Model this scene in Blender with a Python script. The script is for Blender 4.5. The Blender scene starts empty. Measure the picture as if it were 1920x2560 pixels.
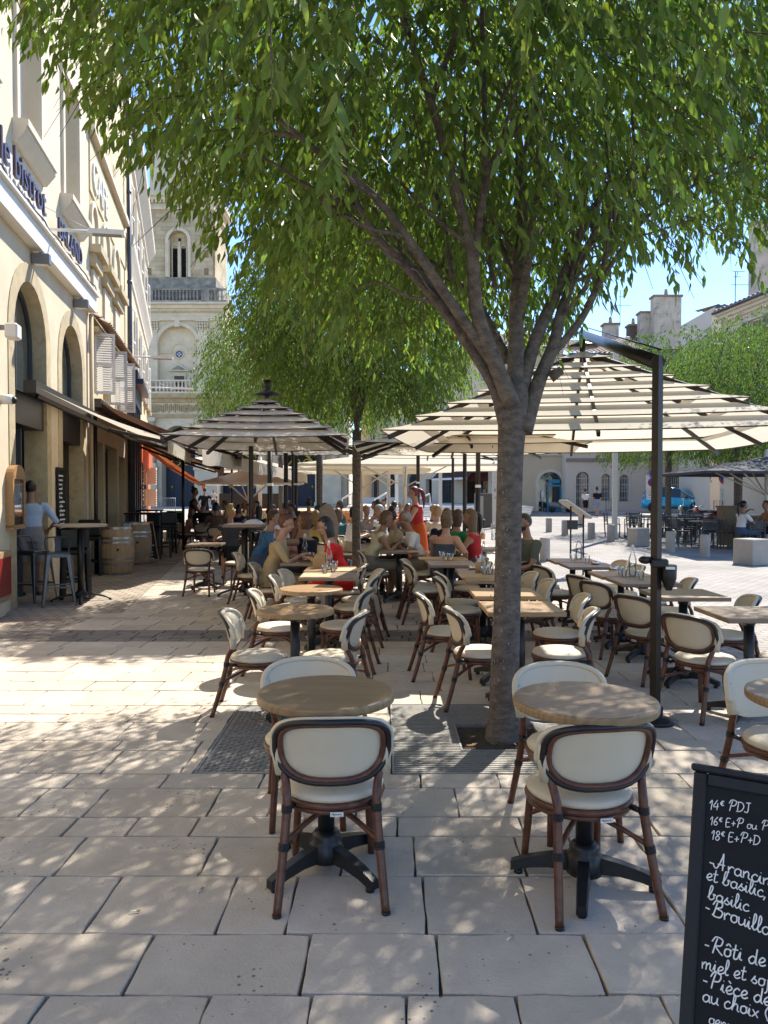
import bpy, bmesh, math, random
import numpy as np
from mathutils import Vector, Matrix
from math import sin, cos, pi, radians, sqrt, atan2, hypot, tan, exp
SC = bpy.context.scene
COL = SC.collection
random.seed(7)
RNG = np.random.default_rng(11)

# ------------------------------------------------------------ camera, world, sun, exposure
F, PITCH, CAMZ = 1920.0, math.atan(45/1920), 1.6
cam_d = bpy.data.cameras.new('camera'); cam = bpy.data.objects.new('camera', cam_d); COL.objects.link(cam)
cam_d.sensor_fit = 'VERTICAL'; cam_d.sensor_height = 36; cam_d.lens = 27.0
cam_d.clip_start = .05; cam_d.clip_end = 2000
cam.location = (0, 0, CAMZ); cam.rotation_euler = (pi/2-PITCH, 0, 0)
SC.camera = cam
SUN = Vector((.40, .75, 1.0)).normalized()
world = bpy.data.worlds.new('World'); SC.world = world; world.use_nodes = True
wn = world.node_tree; bg = wn.nodes['Background']
sky = wn.nodes.new('ShaderNodeTexSky'); sky.sky_type = 'NISHITA'; sky.sun_disc = False
sky.sun_elevation = math.asin(SUN.z); sky.sun_rotation = atan2(SUN.x, SUN.y)
sky.air_density = .8; sky.dust_density = 0; sky.ozone_density = 5.0
tint = wn.nodes.new('ShaderNodeMixRGB'); tint.blend_type = 'MULTIPLY'; tint.inputs[0].default_value = 1; tint.inputs[2].default_value = (.92, .93, .95, 1)
wn.links.new(sky.outputs[0], tint.inputs[1]); wn.links.new(tint.outputs[0], bg.inputs[0]); bg.inputs[1].default_value = .15
sl = bpy.data.lights.new('sun', 'SUN'); sl.energy = 4.0; sl.angle = radians(.53); sl.color = (1, .94, .84)
so = bpy.data.objects.new('sun', sl); COL.objects.link(so); so.location = (20, 40, 60)
so.rotation_euler = SUN.to_track_quat('Z', 'Y').to_euler()
SC.view_settings.view_transform = 'Standard'; SC.view_settings.look = 'None'
SC.view_settings.exposure = 1.3; SC.view_settings.gamma = 1
SC.render.engine = 'CYCLES'; SC.cycles.use_denoising = True
SC.cycles.max_bounces = 8; SC.cycles.transparent_max_bounces = 12; SC.cycles.caustics_refractive = False; SC.cycles.caustics_reflective = False
SC.cycles.sample_clamp_indirect = 6

# ------------------------------------------------------------ pixel (of the 1920x2560 photo) -> world point, used for planning only
def ray(u, v):
    a, b = (u-960)/F, (1280-v)/F
    return a, cos(PITCH)+b*sin(PITCH), -sin(PITCH)+b*cos(PITCH)
def W(u, v, Y):
    x, y, z = ray(u, v); t = Y/y
    return Vector((x*t, Y, CAMZ+z*t))
def ZP(u, v, z):
    x, y, dz = ray(u, v); t = (z-CAMZ)/dz
    return Vector((x*t, y*t, z))
def gz(y):
    return 0.0 if y < 12 else .006*(min(y, 130)-12)

# ------------------------------------------------------------ materials
MATS = {}
def M(name, col, rough=.6, var=.12, scale=6., bump=0., bscale=None, metal=0., trans=0., stretch=None, ior=1.45, spec=.5, detail=6, stain=None, hue=None, wave=None, randcol=False, speck=None):
    if name in MATS: return MATS[name]
    m = bpy.data.materials.new(name); m.use_nodes = True
    nt = m.node_tree; p = nt.nodes['Principled BSDF']; out = nt.nodes['Material Output']
    N = nt.nodes.new; L = nt.links.new
    tc = N('ShaderNodeTexCoord'); src = tc.outputs['Object']
    if stretch:
        mp = N('ShaderNodeMapping'); L(src, mp.inputs[0]); mp.inputs['Scale'].default_value = stretch; src = mp.outputs[0]
    ns = N('ShaderNodeTexNoise'); L(src, ns.inputs['Vector']); ns.inputs['Scale'].default_value = scale; ns.inputs['Detail'].default_value = detail
    ns.inputs['Roughness'].default_value = .62
    cr = N('ShaderNodeValToRGB'); L(ns.outputs[0], cr.inputs[0])
    c2 = hue or col
    cr.color_ramp.elements[0].position = .25; cr.color_ramp.elements[1].position = .75
    cr.color_ramp.elements[0].color = tuple(max(0, c*(1-var)) for c in col)+(1,)
    cr.color_ramp.elements[1].color = tuple(min(1, c*(1+var)) for c in c2)+(1,)
    colsock = cr.outputs[0]
    if wave:
        wv = N('ShaderNodeTexWave'); L(src, wv.inputs[0]); wv.inputs['Scale'].default_value = wave[0]; wv.inputs['Distortion'].default_value = wave[1]
        wv.inputs['Detail'].default_value = 3; wv.inputs['Detail Scale'].default_value = 1.5; wv.bands_direction = wave[3] if len(wave) > 3 else 'X'
        mx = N('ShaderNodeMixRGB'); mx.blend_type = 'MULTIPLY'; mx.inputs[0].default_value = wave[2]
        L(colsock, mx.inputs[1]); L(wv.outputs[0], mx.inputs[2]); colsock = mx.outputs[0]
    if stain:
        n2 = N('ShaderNodeTexNoise'); L(tc.outputs['Object'], n2.inputs['Vector']); n2.inputs['Scale'].default_value = stain[1]; n2.inputs['Detail'].default_value = 8
        n2.inputs['Roughness'].default_value = .7
        r2 = N('ShaderNodeValToRGB'); L(n2.outputs[0], r2.inputs[0]); r2.color_ramp.elements[0].position = stain[2]; r2.color_ramp.elements[1].position = min(1, stain[2]+.16)
        mx = N('ShaderNodeMixRGB'); L(r2.outputs[0], mx.inputs[0]); L(colsock, mx.inputs[1]); mx.inputs[2].default_value = tuple(stain[0])+(1,); colsock = mx.outputs[0]
    if speck:
        n3 = N('ShaderNodeTexVoronoi'); L(tc.outputs['Object'], n3.inputs['Vector']); n3.inputs['Scale'].default_value = speck[1]
        n4 = N('ShaderNodeTexNoise'); L(tc.outputs['Object'], n4.inputs['Vector']); n4.inputs['Scale'].default_value = speck[1]*.11; n4.inputs['Detail'].default_value = 3
        ma = N('ShaderNodeMath'); ma.operation = 'MULTIPLY_ADD'; L(n4.outputs[0], ma.inputs[0]); ma.inputs[1].default_value = -speck[2]; L(n3.outputs[0], ma.inputs[2])
        ad = N('ShaderNodeMath'); ad.operation = 'ADD'; L(ma.outputs[0], ad.inputs[0]); ad.inputs[1].default_value = .5*speck[2]
        r3 = N('ShaderNodeValToRGB'); L(ad.outputs[0], r3.inputs[0]); r3.color_ramp.elements[0].position = .0; r3.color_ramp.elements[0].color = (1, 1, 1, 1); r3.color_ramp.elements[1].position = .05; r3.color_ramp.elements[1].color = (0, 0, 0, 1)
        mx = N('ShaderNodeMixRGB'); L(r3.outputs[0], mx.inputs[0]); L(colsock, mx.inputs[1]); mx.inputs[2].default_value = tuple(speck[0])+(1,); colsock = mx.outputs[0]
    if randcol:
        at = N('ShaderNodeVertexColor'); at.layer_name = 'tint'
        mx = N('ShaderNodeMixRGB'); mx.blend_type = 'MULTIPLY'; mx.inputs[0].default_value = 1; L(colsock, mx.inputs[1]); L(at.outputs[0], mx.inputs[2]); colsock = mx.outputs[0]
    L(colsock, p.inputs['Base Color'])
    p.inputs['Roughness'].default_value = rough; p.inputs['Metallic'].default_value = metal; p.inputs['IOR'].default_value = ior
    p.inputs['Specular IOR Level'].default_value = spec
    if bump:
        b = N('ShaderNodeBump'); nb = N('ShaderNodeTexNoise'); L(src, nb.inputs['Vector']); nb.inputs['Scale'].default_value = bscale or scale*4; nb.inputs['Detail'].default_value = 5
        L(nb.outputs[0], b.inputs['Height']); b.inputs['Strength'].default_value = bump; b.inputs['Distance'].default_value = .02; L(b.outputs[0], p.inputs['Normal'])
    if trans:
        tr = N('ShaderNodeBsdfTranslucent'); L(colsock, tr.inputs[0])
        mxs = N('ShaderNodeMixShader'); mxs.inputs[0].default_value = trans; L(p.outputs[0], mxs.inputs[1]); L(tr.outputs[0], mxs.inputs[2]); L(mxs.outputs[0], out.inputs[0])
    MATS[name] = m
    return m
def glass_mat(name, col, rough=.03, mix=.25):
    """thin pane: mostly mirror-like dark pane with some see-through"""
    if name in MATS: return MATS[name]
    m = bpy.data.materials.new(name); m.use_nodes = True; nt = m.node_tree; p = nt.nodes['Principled BSDF']; out = nt.nodes['Material Output']
    p.inputs['Base Color'].default_value = tuple(col)+(1,); p.inputs['Roughness'].default_value = rough; p.inputs['Specular IOR Level'].default_value = 1.
    t = nt.nodes.new('ShaderNodeBsdfTransparent'); t.inputs[0].default_value = (.9, .93, .93, 1)
    mx = nt.nodes.new('ShaderNodeMixShader'); mx.inputs[0].default_value = mix
    nt.links.new(p.outputs[0], mx.inputs[1]); nt.links.new(t.outputs[0], mx.inputs[2]); nt.links.new(mx.outputs[0], out.inputs[0])
    MATS[name] = m; return m
def clear_glass(name='clear glass', tint=(.985, .99, .985)):
    if name in MATS: return MATS[name]
    m = bpy.data.materials.new(name); m.use_nodes = True; nt = m.node_tree; out = nt.nodes['Material Output']
    nt.nodes.remove(nt.nodes['Principled BSDF'])
    g = nt.nodes.new('ShaderNodeBsdfGlossy'); g.inputs['Roughness'].default_value = .03
    t = nt.nodes.new('ShaderNodeBsdfTransparent'); t.inputs[0].default_value = tint+(1,)
    fr = nt.nodes.new('ShaderNodeFresnel'); fr.inputs[0].default_value = 1.5
    mt = nt.nodes.new('ShaderNodeMath'); mt.operation = 'MULTIPLY_ADD'; mt.inputs[1].default_value = .8; mt.inputs[2].default_value = .02
    nt.links.new(fr.outputs[0], mt.inputs[0])
    mx = nt.nodes.new('ShaderNodeMixShader'); nt.links.new(mt.outputs[0], mx.inputs[0])
    nt.links.new(t.outputs[0], mx.inputs[1]); nt.links.new(g.outputs[0], mx.inputs[2]); nt.links.new(mx.outputs[0], out.inputs[0])
    MATS[name] = m; return m

# ------------------------------------------------------------ mesh builder
class MB:
    def __init__(s): s.v = []; s.f = []; s.m = []; s.sm = []
    def add(s, vs, fs, mi=0, smooth=False):
        o = len(s.v); s.v += [tuple(v) for v in vs]
        for f in fs: s.f.append(tuple(i+o for i in f)); s.m.append(mi); s.sm.append(smooth)
        return s
    def quad(s, a, b, c, d, mi=0): return s.add([a, b, c, d], [(0, 1, 2, 3)], mi)
    def box(s, c, size, rz=0, mi=0, R=None, bev=0):
        hx, hy, hz = size[0]/2, size[1]/2, size[2]/2
        R = R or Matrix.Rotation(rz, 3, 'Z'); c = Vector(c)
        if bev:
            b = min(bev, hx*.9, hy*.9, hz*.9); vs = []
            for z, i in ((-hz, b), (-hz+b, 0), (hz-b, 0), (hz, b)):
                x, y = hx-i, hy-i; k = b*.7 if i == 0 else 0.0
                bb = b if i == 0 else b*.6
                for (px, py) in ((-x, -y+bb), (-x+bb, -y), (x-bb, -y), (x, -y+bb), (x, y-bb), (x-bb, y), (-x+bb, y), (-x, y-bb)): vs.append(c+R@Vector((px, py, z)))
            fs = [tuple(range(7, -1, -1)), tuple(range(24, 32))]
            for r in range(3):
                for i in range(8): fs.append((r*8+i, r*8+(i+1) % 8, r*8+8+(i+1) % 8, r*8+8+i))
            return s.add(vs, fs, mi)
        vs = [c+R@Vector((x*hx, y*hy, z*hz)) for z in (-1, 1) for (x, y) in ((-1, -1), (1, -1), (1, 1), (-1, 1))]
        return s.add(vs, [(3, 2, 1, 0), (4, 5, 6, 7), (0, 1, 5, 4), (1, 2, 6, 5), (2, 3, 7, 6), (3, 0, 4, 7)], mi)
    def rings(s, rs, mi=0, caps=True, closed=False, smooth=True):
        n = len(rs[0]); vs = [v for r in rs for v in r]; fs = []
        k = len(rs)
        for i in range(k if closed else k-1):
            a, b = i*n, ((i+1) % k)*n
            for j in range(n): fs.append((a+j, a+(j+1) % n, b+(j+1) % n, b+j))
        o = len(s.v); s.add(vs, fs, mi, smooth)
        if caps and not closed:
            s.f.append(tuple(o+j for j in range(n-1, -1, -1))); s.m.append(mi); s.sm.append(False)
            s.f.append(tuple(o+(k-1)*n+j for j in range(n))); s.m.append(mi); s.sm.append(False)
        return s
    def tube(s, pts, r, n=8, mi=0, closed=False, caps=True, flat=None, smooth=True):
        pts = [Vector(p) for p in pts]; k = len(pts)
        rr = r if isinstance(r, (list, tuple)) else [r]*k
        rs = []; up = None
        for i in range(k):
            if closed: t = pts[(i+1) % k]-pts[i-1]
            else: t = pts[min(i+1, k-1)]-pts[max(i-1, 0)]
            if t.length < 1e-9: t = Vector((0, 0, 1))
            t.normalize()
            if up is None:
                up = Vector((0, 0, 1)) if abs(t.z) < .9 else Vector((1, 0, 0))
            a = up-t*up.dot(t)
            if a.length < 1e-5: a = t.orthogonal()
            a.normalize(); b = t.cross(a); up = a
            fa, fb = flat if flat else (1, 1)
            rs.append([pts[i]+(a*cos(2*pi*j/n)*fa+b*sin(2*pi*j/n)*fb)*rr[i] for j in range(n)])
        return s.rings(rs, mi, caps, closed, smooth)
    def cyl(s, p, h, r, r2=None, n=16, mi=0, caps=True):
        p = Vector(p); r2 = r if r2 is None else r2
        return s.rings([[p+Vector((cos(2*pi*j/n)*q, sin(2*pi*j/n)*q, z)) for j in range(n)] for z, q in ((0, r), (h, r2))], mi, caps)
    def lathe(s, prof, c=(0, 0, 0), n=20, mi=0, caps=True, smooth=True, sx=1, sy=1):
        c = Vector(c)
        return s.rings([[c+Vector((cos(2*pi*j/n)*r*sx, sin(2*pi*j/n)*r*sy, z)) for j in range(n)] for r, z in prof], mi, caps, False, smooth)
    def ball(s, c, r, n=10, k=7, mi=0, R=None):
        c = Vector(c); rx, ry, rz = r if isinstance(r, (tuple, list)) else (r, r, r)
        rs = []
        for i in range(k):
            t = pi*(i+.12)/(k-1+.24) if k > 1 else 0
            row = [Vector((rx*sin(t)*cos(2*pi*j/n), ry*sin(t)*sin(2*pi*j/n), -rz*cos(t))) for j in range(n)]
            rs.append([c+(R@p if R else p) for p in row])
        return s.rings(rs, mi)
    def bar(s, a, b, w, h, mi=0, up=(0, 0, 1)):
        a, b = Vector(a), Vector(b); t = (b-a).normalized(); u = Vector(up)
        sd = t.cross(u)
        if sd.length < 1e-4: sd = t.orthogonal()
        sd.normalize(); u = sd.cross(t)
        vs = [q+sd*x*w/2+u*z*h/2 for q in (a, b) for (x, z) in ((-1, -1), (1, -1), (1, 1), (-1, 1))]
        return s.add(vs, [(0, 1, 2, 3), (7, 6, 5, 4), (0, 4, 5, 1), (1, 5, 6, 2), (2, 6, 7, 3), (3, 7, 4, 0)], mi)
    def prism(s, poly, axis, thick, mi=0, org=(0, 0, 0), ex=(1, 0, 0), ey=(0, 0, 1)):
        org, ex, ey, ax = Vector(org), Vector(ex), Vector(ey), Vector(axis)
        n = len(poly); vs = [org+ex*p[0]+ey*p[1] for p in poly]; vs += [v+ax*thick for v in vs]
        fs = [tuple(range(n)), tuple(range(2*n-1, n-1, -1))]+[(i, n+i, n+(i+1) % n, (i+1) % n) for i in range(n)]
        return s.add(vs, fs, mi)
    def mesh(s, name, mats):
        me = bpy.data.meshes.new(name)
        me.from_pydata(s.v, [], s.f)
        for m in (mats if isinstance(mats, (list, tuple)) else [mats]): me.materials.append(m)
        me.polygons.foreach_set('material_index', s.m); me.polygons.foreach_set('use_smooth', s.sm)
        me.validate(); me.update(); return me
    def build(s, name, mats, parent=None, loc=None, bev=0, **tg):
        o = bpy.data.objects.new(name, s.mesh(name, mats)); COL.objects.link(o)
        if parent: o.parent = parent
        if loc is not None: o.location = loc
        if bev:
            b = o.modifiers.new('bevel', 'BEVEL'); b.width = bev; b.segments = 2; b.limit_method = 'ANGLE'; b.angle_limit = radians(40)
        if tg: tag(o, **tg)
        return o
def tag(o, label=None, cat=None, group=None, kind=None):
    if label: o['label'] = label
    if cat: o['category'] = cat
    if group: o['group'] = group
    if kind: o['kind'] = kind
    return o
def thing(name, label, cat, loc=(0, 0, 0), rz=0, group=None):
    o = bpy.data.objects.new(name, None); COL.objects.link(o); o.empty_display_size = .1
    o.location = loc; o.rotation_euler = (0, 0, rz)
    return tag(o, label, cat, group)
def dup(root, loc, rz, label, group=None, scale=None):
    r = root.copy(); COL.objects.link(r); r.location = loc; r.rotation_euler = (0, 0, rz); r['label'] = label
    if group: r['group'] = group
    if scale: r.scale = scale
    for ch in root.children:
        c = ch.copy(); COL.objects.link(c); c.parent = r
        for g in ch.children:
            d = g.copy(); COL.objects.link(d); d.parent = c
    return r
def smoothpath(pts, sub=6):
    """Catmull-Rom through 3-D points"""
    P = [Vector(p) for p in pts]; P = [P[0]*2-P[1]]+P+[P[-1]*2-P[-2]]; out = []
    for i in range(1, len(P)-2):
        a, b, c, d = P[i-1:i+3]
        for k in range(sub):
            t = k/sub; out.append(.5*((2*b)+(c-a)*t+(2*a-5*b+4*c-d)*t*t+(3*b-a-3*c+d)*t**3))
    out.append(P[-2]); return out
def lerp_list(r, n):
    """resample a radius list to n values"""
    return [float(np.interp(i/(n-1), np.linspace(0, 1, len(r)), r)) for i in range(n)]
def font_mesh(txt, size, extrude):
    cu = bpy.data.curves.new('txt', 'FONT'); cu.body = txt; cu.size = size; cu.extrude = extrude; cu.resolution_u = 3
    o = bpy.data.objects.new('txt', cu); COL.objects.link(o)
    dg = bpy.context.evaluated_depsgraph_get(); me = bpy.data.meshes.new_from_object(o.evaluated_get(dg))
    bpy.data.objects.remove(o); bpy.data.curves.remove(cu); return me
def text_obj(name, txt, size, extrude, mat, M4, parent=None):
    me = font_mesh(txt, size, extrude); me.materials.clear(); me.materials.append(mat)
    o = bpy.data.objects.new(name, me); COL.objects.link(o)
    if parent: o.parent = parent
    o.matrix_local = M4
    return o
def frameM(o, ex, ey, ez):
    m = Matrix.Identity(4)
    for i, e in enumerate((ex, ey, ez)):
        for r in range(3): m[r][i] = e[r]
    for r in range(3): m[r][3] = o[r]
    return m
# ------------------------------------------------------------ ground and paving
def strip_sheet(name, x0, x1, ys, mat, dz, kind='structure', nx=1):
    mb = MB(); vs = []; fs = []
    for y in ys:
        for i in range(nx+1): vs.append((x0+(x1-x0)*i/nx, y, gz(y)+dz))
    for j in range(len(ys)-1):
        for i in range(nx):
            a = j*(nx+1)+i; fs.append((a, a+1, a+nx+2, a+nx+1))
    mb.add(vs, fs); o = mb.build(name, mat); tag(o, kind=kind); return o
m_mortar = M('mortar', (.21, .19, .165), .95, .25, 30, bump=.5, bscale=120)
m_pave = M('limestone paving', (.53, .455, .37), .85, .13, 5, bump=.3, bscale=80, stain=((.36, .305, .25), 2.3, .62), randcol=True, speck=((.19, .165, .14), 30, 1.1), spec=.25)
m_dark = M('dark paving', (.20, .175, .155), .85, .2, 9, bump=.25, bscale=60, randcol=True, spec=.25)
strip_sheet('ground', -400, 400, [-20, 12, 130, 900], m_mortar, -.03)
# plaza: small pale setts, brick-patterned
def sett_mat(name, c1, c2, cm, bw, bh, off=.5, sc=1., vert=False):
    m = bpy.data.materials.new(name); m.use_nodes = True; nt = m.node_tree; p = nt.nodes['Principled BSDF']; N = nt.nodes.new; L = nt.links.new
    tc = N('ShaderNodeTexCoord'); nz = N('ShaderNodeTexNoise'); nz.inputs['Scale'].default_value = 6; L(tc.outputs['Object'], nz.inputs[0])
    md = N('ShaderNodeMixRGB'); md.inputs[0].default_value = .025; sx = N('ShaderNodeSeparateXYZ'); cb = N('ShaderNodeCombineXYZ'); L(tc.outputs['Object'], sx.inputs[0]); L(sx.outputs[0], cb.inputs[0]); L(sx.outputs[2 if vert else 1], cb.inputs[1]); L(cb.outputs[0], md.inputs[1]); L(nz.outputs[1], md.inputs[2])
    b = N('ShaderNodeTexBrick'); L(md.outputs[0], b.inputs[0]); b.inputs['Color1'].default_value = c1+(1,); b.inputs['Color2'].default_value = c2+(1,); b.inputs['Mortar'].default_value = cm+(1,)
    b.inputs['Scale'].default_value = sc; b.inputs['Mortar Size'].default_value = .012; b.inputs['Brick Width'].default_value = bw; b.inputs['Row Height'].default_value = bh; b.offset = off
    b.inputs['Mortar Smooth'].default_value = .4
    n2 = N('ShaderNodeTexNoise'); n2.inputs['Scale'].default_value = .7; n2.inputs['Detail'].default_value = 7; L(tc.outputs['Object'], n2.inputs[0])
    r = N('ShaderNodeValToRGB'); L(n2.outputs[0], r.inputs[0]); r.color_ramp.elements[0].position = .3; r.color_ramp.elements[0].color = (.72, .7, .68, 1); r.color_ramp.elements[1].position = .7; r.color_ramp.elements[1].color = (1.1, 1.08, 1.05, 1)
    mx = N('ShaderNodeMixRGB'); mx.blend_type = 'MULTIPLY'; mx.inputs[0].default_value = 1; L(b.outputs[0], mx.inputs[1]); L(r.outputs[0], mx.inputs[2]); L(mx.outputs[0], p.inputs['Base Color'])
    p.inputs['Roughness'].default_value = .8; p.inputs['Specular IOR Level'].default_value = .3
    bp = N('ShaderNodeBump'); bp.inputs['Strength'].default_value = .6; bp.inputs['Distance'].default_value = .02; inv = N('ShaderNodeInvert'); L(b.outputs[1], inv.inputs[1]); L(inv.outputs[0], bp.inputs['Height']); L(bp.outputs[0], p.inputs['Normal'])
    return m
m_plaza = sett_mat('pale setts', (.36, .335, .305), (.29, .27, .25), (.19, .175, .16), .2, .12)
m_slab = sett_mat('pale plaza slabs', (.50, .46, .40), (.46, .42, .365), (.3, .27, .24), .9, .5)
m_cob = sett_mat('wall side cobbles', (.43, .37, .30), (.34, .29, .235), (.18, .155, .13), .2, .15)
strip_sheet('plaza', 3.05, 60, [-4, 12, 30, 75], m_plaza, -.004)
strip_sheet('street', -24, 3.05, [20.02, 30, 75], m_slab, -.004)
o = MB().quad((-9.6, 9.0, -.006), (-3.3, 9.0, -.007), (-5.1, 20, .047), (-9.6, 20, .048)).build('cobble_strip', m_cob); tag(o, kind='structure')
def facade_x(Y): return -3.324-.172*Y
def paving(name, rows, mat, tint_lo, tint_hi, rot, gap, skip, lens, ymin):
    """every stone a chamfered block with slightly wandering edges"""
    mb = MB(); tints = []
    y = ymin; rnd = random.Random(5); ca, sa = cos(rot), sin(rot)
    for h in rows:
        x = -7.2-rnd.random()*.5
        while x < 3.0:
            l = rnd.uniform(*lens)*(1 if h > .2 else .6)
            x1 = min(x+l, 3.06)
            if x1 > 3.0: x1 = 3.05
            if 4.36 < y+h/2 < 5.78:
                for c_ in CUTS:
                    if x < c_-.001 < x1: x1 = c_; break
            if x1-x > .03 and not skip((x+x1)/2, y+h/2, x, x1):
                g = gap*rnd.uniform(.7, 1.5)
                pts = []
                for (px, py, qx, qy) in ((x+g, y+g, x1-g, y+g), (x1-g, y+g, x1-g, y+h-g), (x1-g, y+h-g, x+g, y+h-g), (x+g, y+h-g, x+g, y+g)):
                    L_ = hypot(qx-px, qy-py); k = max(2, int(L_/.09))
                    for i in range(k):
                        t = i/k; ux, uy = (qx-px)/L_, (qy-py)/L_; j = rnd.gauss(0, .0022)
                        if i == 0: j = .006
                        pts.append((px+ux*L_*t-uy*j, py+uy*L_*t+ux*j))
                cx, cy = (x+x1)/2, y+h/2; dz = rnd.gauss(0, .0014)
                def tr(p, s, z):
                    X, Y = cx+(p[0]-cx)*s[0], cy+(p[1]-cy)*s[1]
                    X, Y = X*ca-Y*sa, X*sa+Y*ca
                    return (X, Y, gz(Y)+z)
                n = len(pts); s1 = (1-.006/(x1-x), 1-.006/h)
                vs = [tr(p, (1, 1), -.03) for p in pts]+[tr(p, (1, 1), -.004+dz) for p in pts]+[tr(p, s1, dz) for p in pts]
                fs = [tuple(range(2*n, 3*n))]+[(r*n+i, r*n+(i+1) % n, r*n+n+(i+1) % n, r*n+n+i) for r in (0, 1) for i in range(n)]
                mb.add(vs, fs); t = rnd.uniform(tint_lo, tint_hi); w = rnd.uniform(-.03, .03)
                tints += [(t*(1+w*.4), t, t*(1-w*.9), 1)]*(3*n)
            x = x1
        y += h
    o = mb.build(name, mat); tag(o, kind='structure')
    ca_ = o.data.color_attributes.new('tint', 'FLOAT_COLOR', 'POINT'); ca_.data.foreach_set('color', np.array(tints, dtype=np.float32).ravel())
    return o
GR = (.06, 1.46, 4.36, 5.78); MHC = (-1.09, -.42, 4.36, 5.78)
rr = random.Random(3); rows = []
for a, b in ((.5, 4.36), (4.36, 5.78), (5.78, 8.3)):
    r_ = [rr.choice((.21, .24, .30, .33, .36, .41)) for _ in range(30)]; k = 1
    while sum(r_[:k]) < b-a-.15: k += 1
    f_ = (b-a)/sum(r_[:k]); rows += [h*f_ for h in r_[:k]]
tot = 8.3
CUTS = (MHC[0]-.005, MHC[1]+.005, GR[0]-.015, GR[1]+.015)
def skip1(x, y, a, b):
    return (x < facade_x(y)+1.15 and y > 9) or x < facade_x(y)-.3 or (x > GR[0] and x < GR[1] and GR[2] < y < GR[3]) or (x > MHC[0] and x < MHC[1] and MHC[2] < y < MHC[3])
paving('terrace_paving', rows, m_pave, .88, 1.06, 0, .003, skip1, (.24, .62), .5)
paving('dark_paving_band', [.175]*4, m_dark, .75, 1.15, 0, .004, skip1, (.3, .6), tot)
rows = []; t2 = tot+.7
while t2 < 20.2: h = rr.choice((.27, .33, .36, .42)); rows.append(h); t2 += h
paving('far_terrace_paving', rows, m_pave, .8, 1.02, 0, .004, skip1, (.26, .66), tot+.7)

# tree grate, manhole cover, soil
m_iron = M('grey cast iron', (.27, .255, .23), .55, .2, 20, metal=.5, bump=.15)
m_dirt = M('planting soil', (.06, .045, .03), .95, .4, 25, bump=.8, bscale=90)
def grate():
    t = thing('tree_grate', 'square slatted grey metal grate set in the paving round the near trunk', 'tree grate', (.76, 5.07, 0))
    mb = MB(); x0, x1, y0, y1 = GR[0]-.76, GR[1]-.76, GR[2]-5.07, GR[3]-5.07; n = 46
    for i in range(n):
        y = y0+(y1-y0)*(i+.5)/n
        segs = [(x0, x1)] if abs(y+.05) > .27 else [(x0, -.27), (.27, x1)]
        for a, b in segs: mb.box(((a+b)/2, y, -.008), (b-a, .019, .022))
    mb.build('slat_panel', m_iron, t)
    fr = MB()
    for a, b, c, d in ((x0-.012, x1+.012, y0-.012, y0), (x0-.012, x1+.012, y1, y1+.012), (x0-.012, x0, y0, y1), (x1, x1+.012, y0, y1),
                       (-.28, .28, -.33, -.318), (-.28, .28, .218, .23), (-.28, -.268, -.318, .218), (.268, .28, -.318, .218)):
        fr.box(((a+b)/2, (c+d)/2, -.006), (b-a, d-c, .026))
    fr.build('frame', m_iron, t)
    s = MB(); rnd = random.Random(2); N_ = 14
    vs = [(-.27+.54*i/N_, -.31+.52*j/N_, -.028+rnd.uniform(0, .022)) for j in range(N_+1) for i in range(N_+1)]
    s.add(vs, [(j*(N_+1)+i, j*(N_+1)+i+1, (j+1)*(N_+1)+i+1, (j+1)*(N_+1)+i) for j in range(N_) for i in range(N_)], 0, True)
    s.build('soil', m_dirt, t)
    lf = MB()
    for i in range(34):
        x, y = rnd.uniform(-.25, .25), rnd.uniform(-.29, .2); a = rnd.random()*6.3
        if hypot(x, y) < .14: continue
        d = Vector((cos(a), sin(a), .15)); s_ = Vector((-sin(a), cos(a), .3)); c = Vector((x, y, .012)); l = rnd.uniform(.03, .06)
        lf.add([c-d*l*.5, c+s_*l*.2, c+d*l*.5, c-s_*l*.2], [(0, 1, 2, 3)])
    lf.build('dead_leaves', M('dead leaves', (.28, .15, .06), .8, .5, 12), t)
grate()
def manhole():
    t = thing('manhole_cover', 'rectangular patterned grey metal cover left of the tree grate', 'manhole cover', (0, 0, 0))
    x0, x1, y0, y1 = MHC; mb = MB(); mb.box(((x0+x1)/2, (y0+y1)/2, -.012), (x1-x0-.03, y1-y0-.03, .02)); mb.build('plate', m_iron, t)
    fr = MB()
    for a, b, c, d in ((x0, x1, y0, y0+.013), (x0, x1, y1-.013, y1), (x0, x0+.013, y0+.013, y1-.013), (x1-.013, x1, y0+.013, y1-.013), (x0+.02, x1-.02, (y0+y1)/2-.006, (y0+y1)/2+.006)):
        fr.box(((a+b)/2, (c+d)/2, -.008), (b-a, d-c, .022))
    fr.build('frame', m_iron, t)
    tr = MB(); k = 0
    for j in range(34):
        for i in range(18):
            x = x0+.05+i*.034; y = y0+.05+j*.036
            if x > x1-.04 or y > y1-.04 or abs(y-(y0+y1)/2) < .02: continue
            tr.box((x, y, .0015), (.028, .008, .005), pi/4 if (i+j) % 2 else -pi/4)
    tr.build('tread_pattern', m_iron, t)
manhole()
# cigarette ends on the paving
m_cig = M('cigarette paper', (.7, .67, .6), .8); m_cigf = M('cigarette filter', (.5, .27, .1), .8)
for (u, v, a, lb) in ((494, 2232, 1.2, 'cigarette end with an orange filter lying on the left paving'), (326, 2282, .3, 'flattened dark cigarette end on the paving slab near the bottom left'), (1268, 2352, .9, 'tiny crushed cigarette end on the paving below the right chairs')):
    p = ZP(u, v, .004); t = thing('cigarette_end', lb, 'cigarette end', p, a, 'cigarette ends on the paving')
    MB().tube([(0, 0, .004), (.022, 0, .004)], .004, 8).build('paper', m_cig, t); MB().tube([(.0225, 0, .004), (.036, 0, .004)], .0042, 8).build('filter', m_cigf, t)

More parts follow.
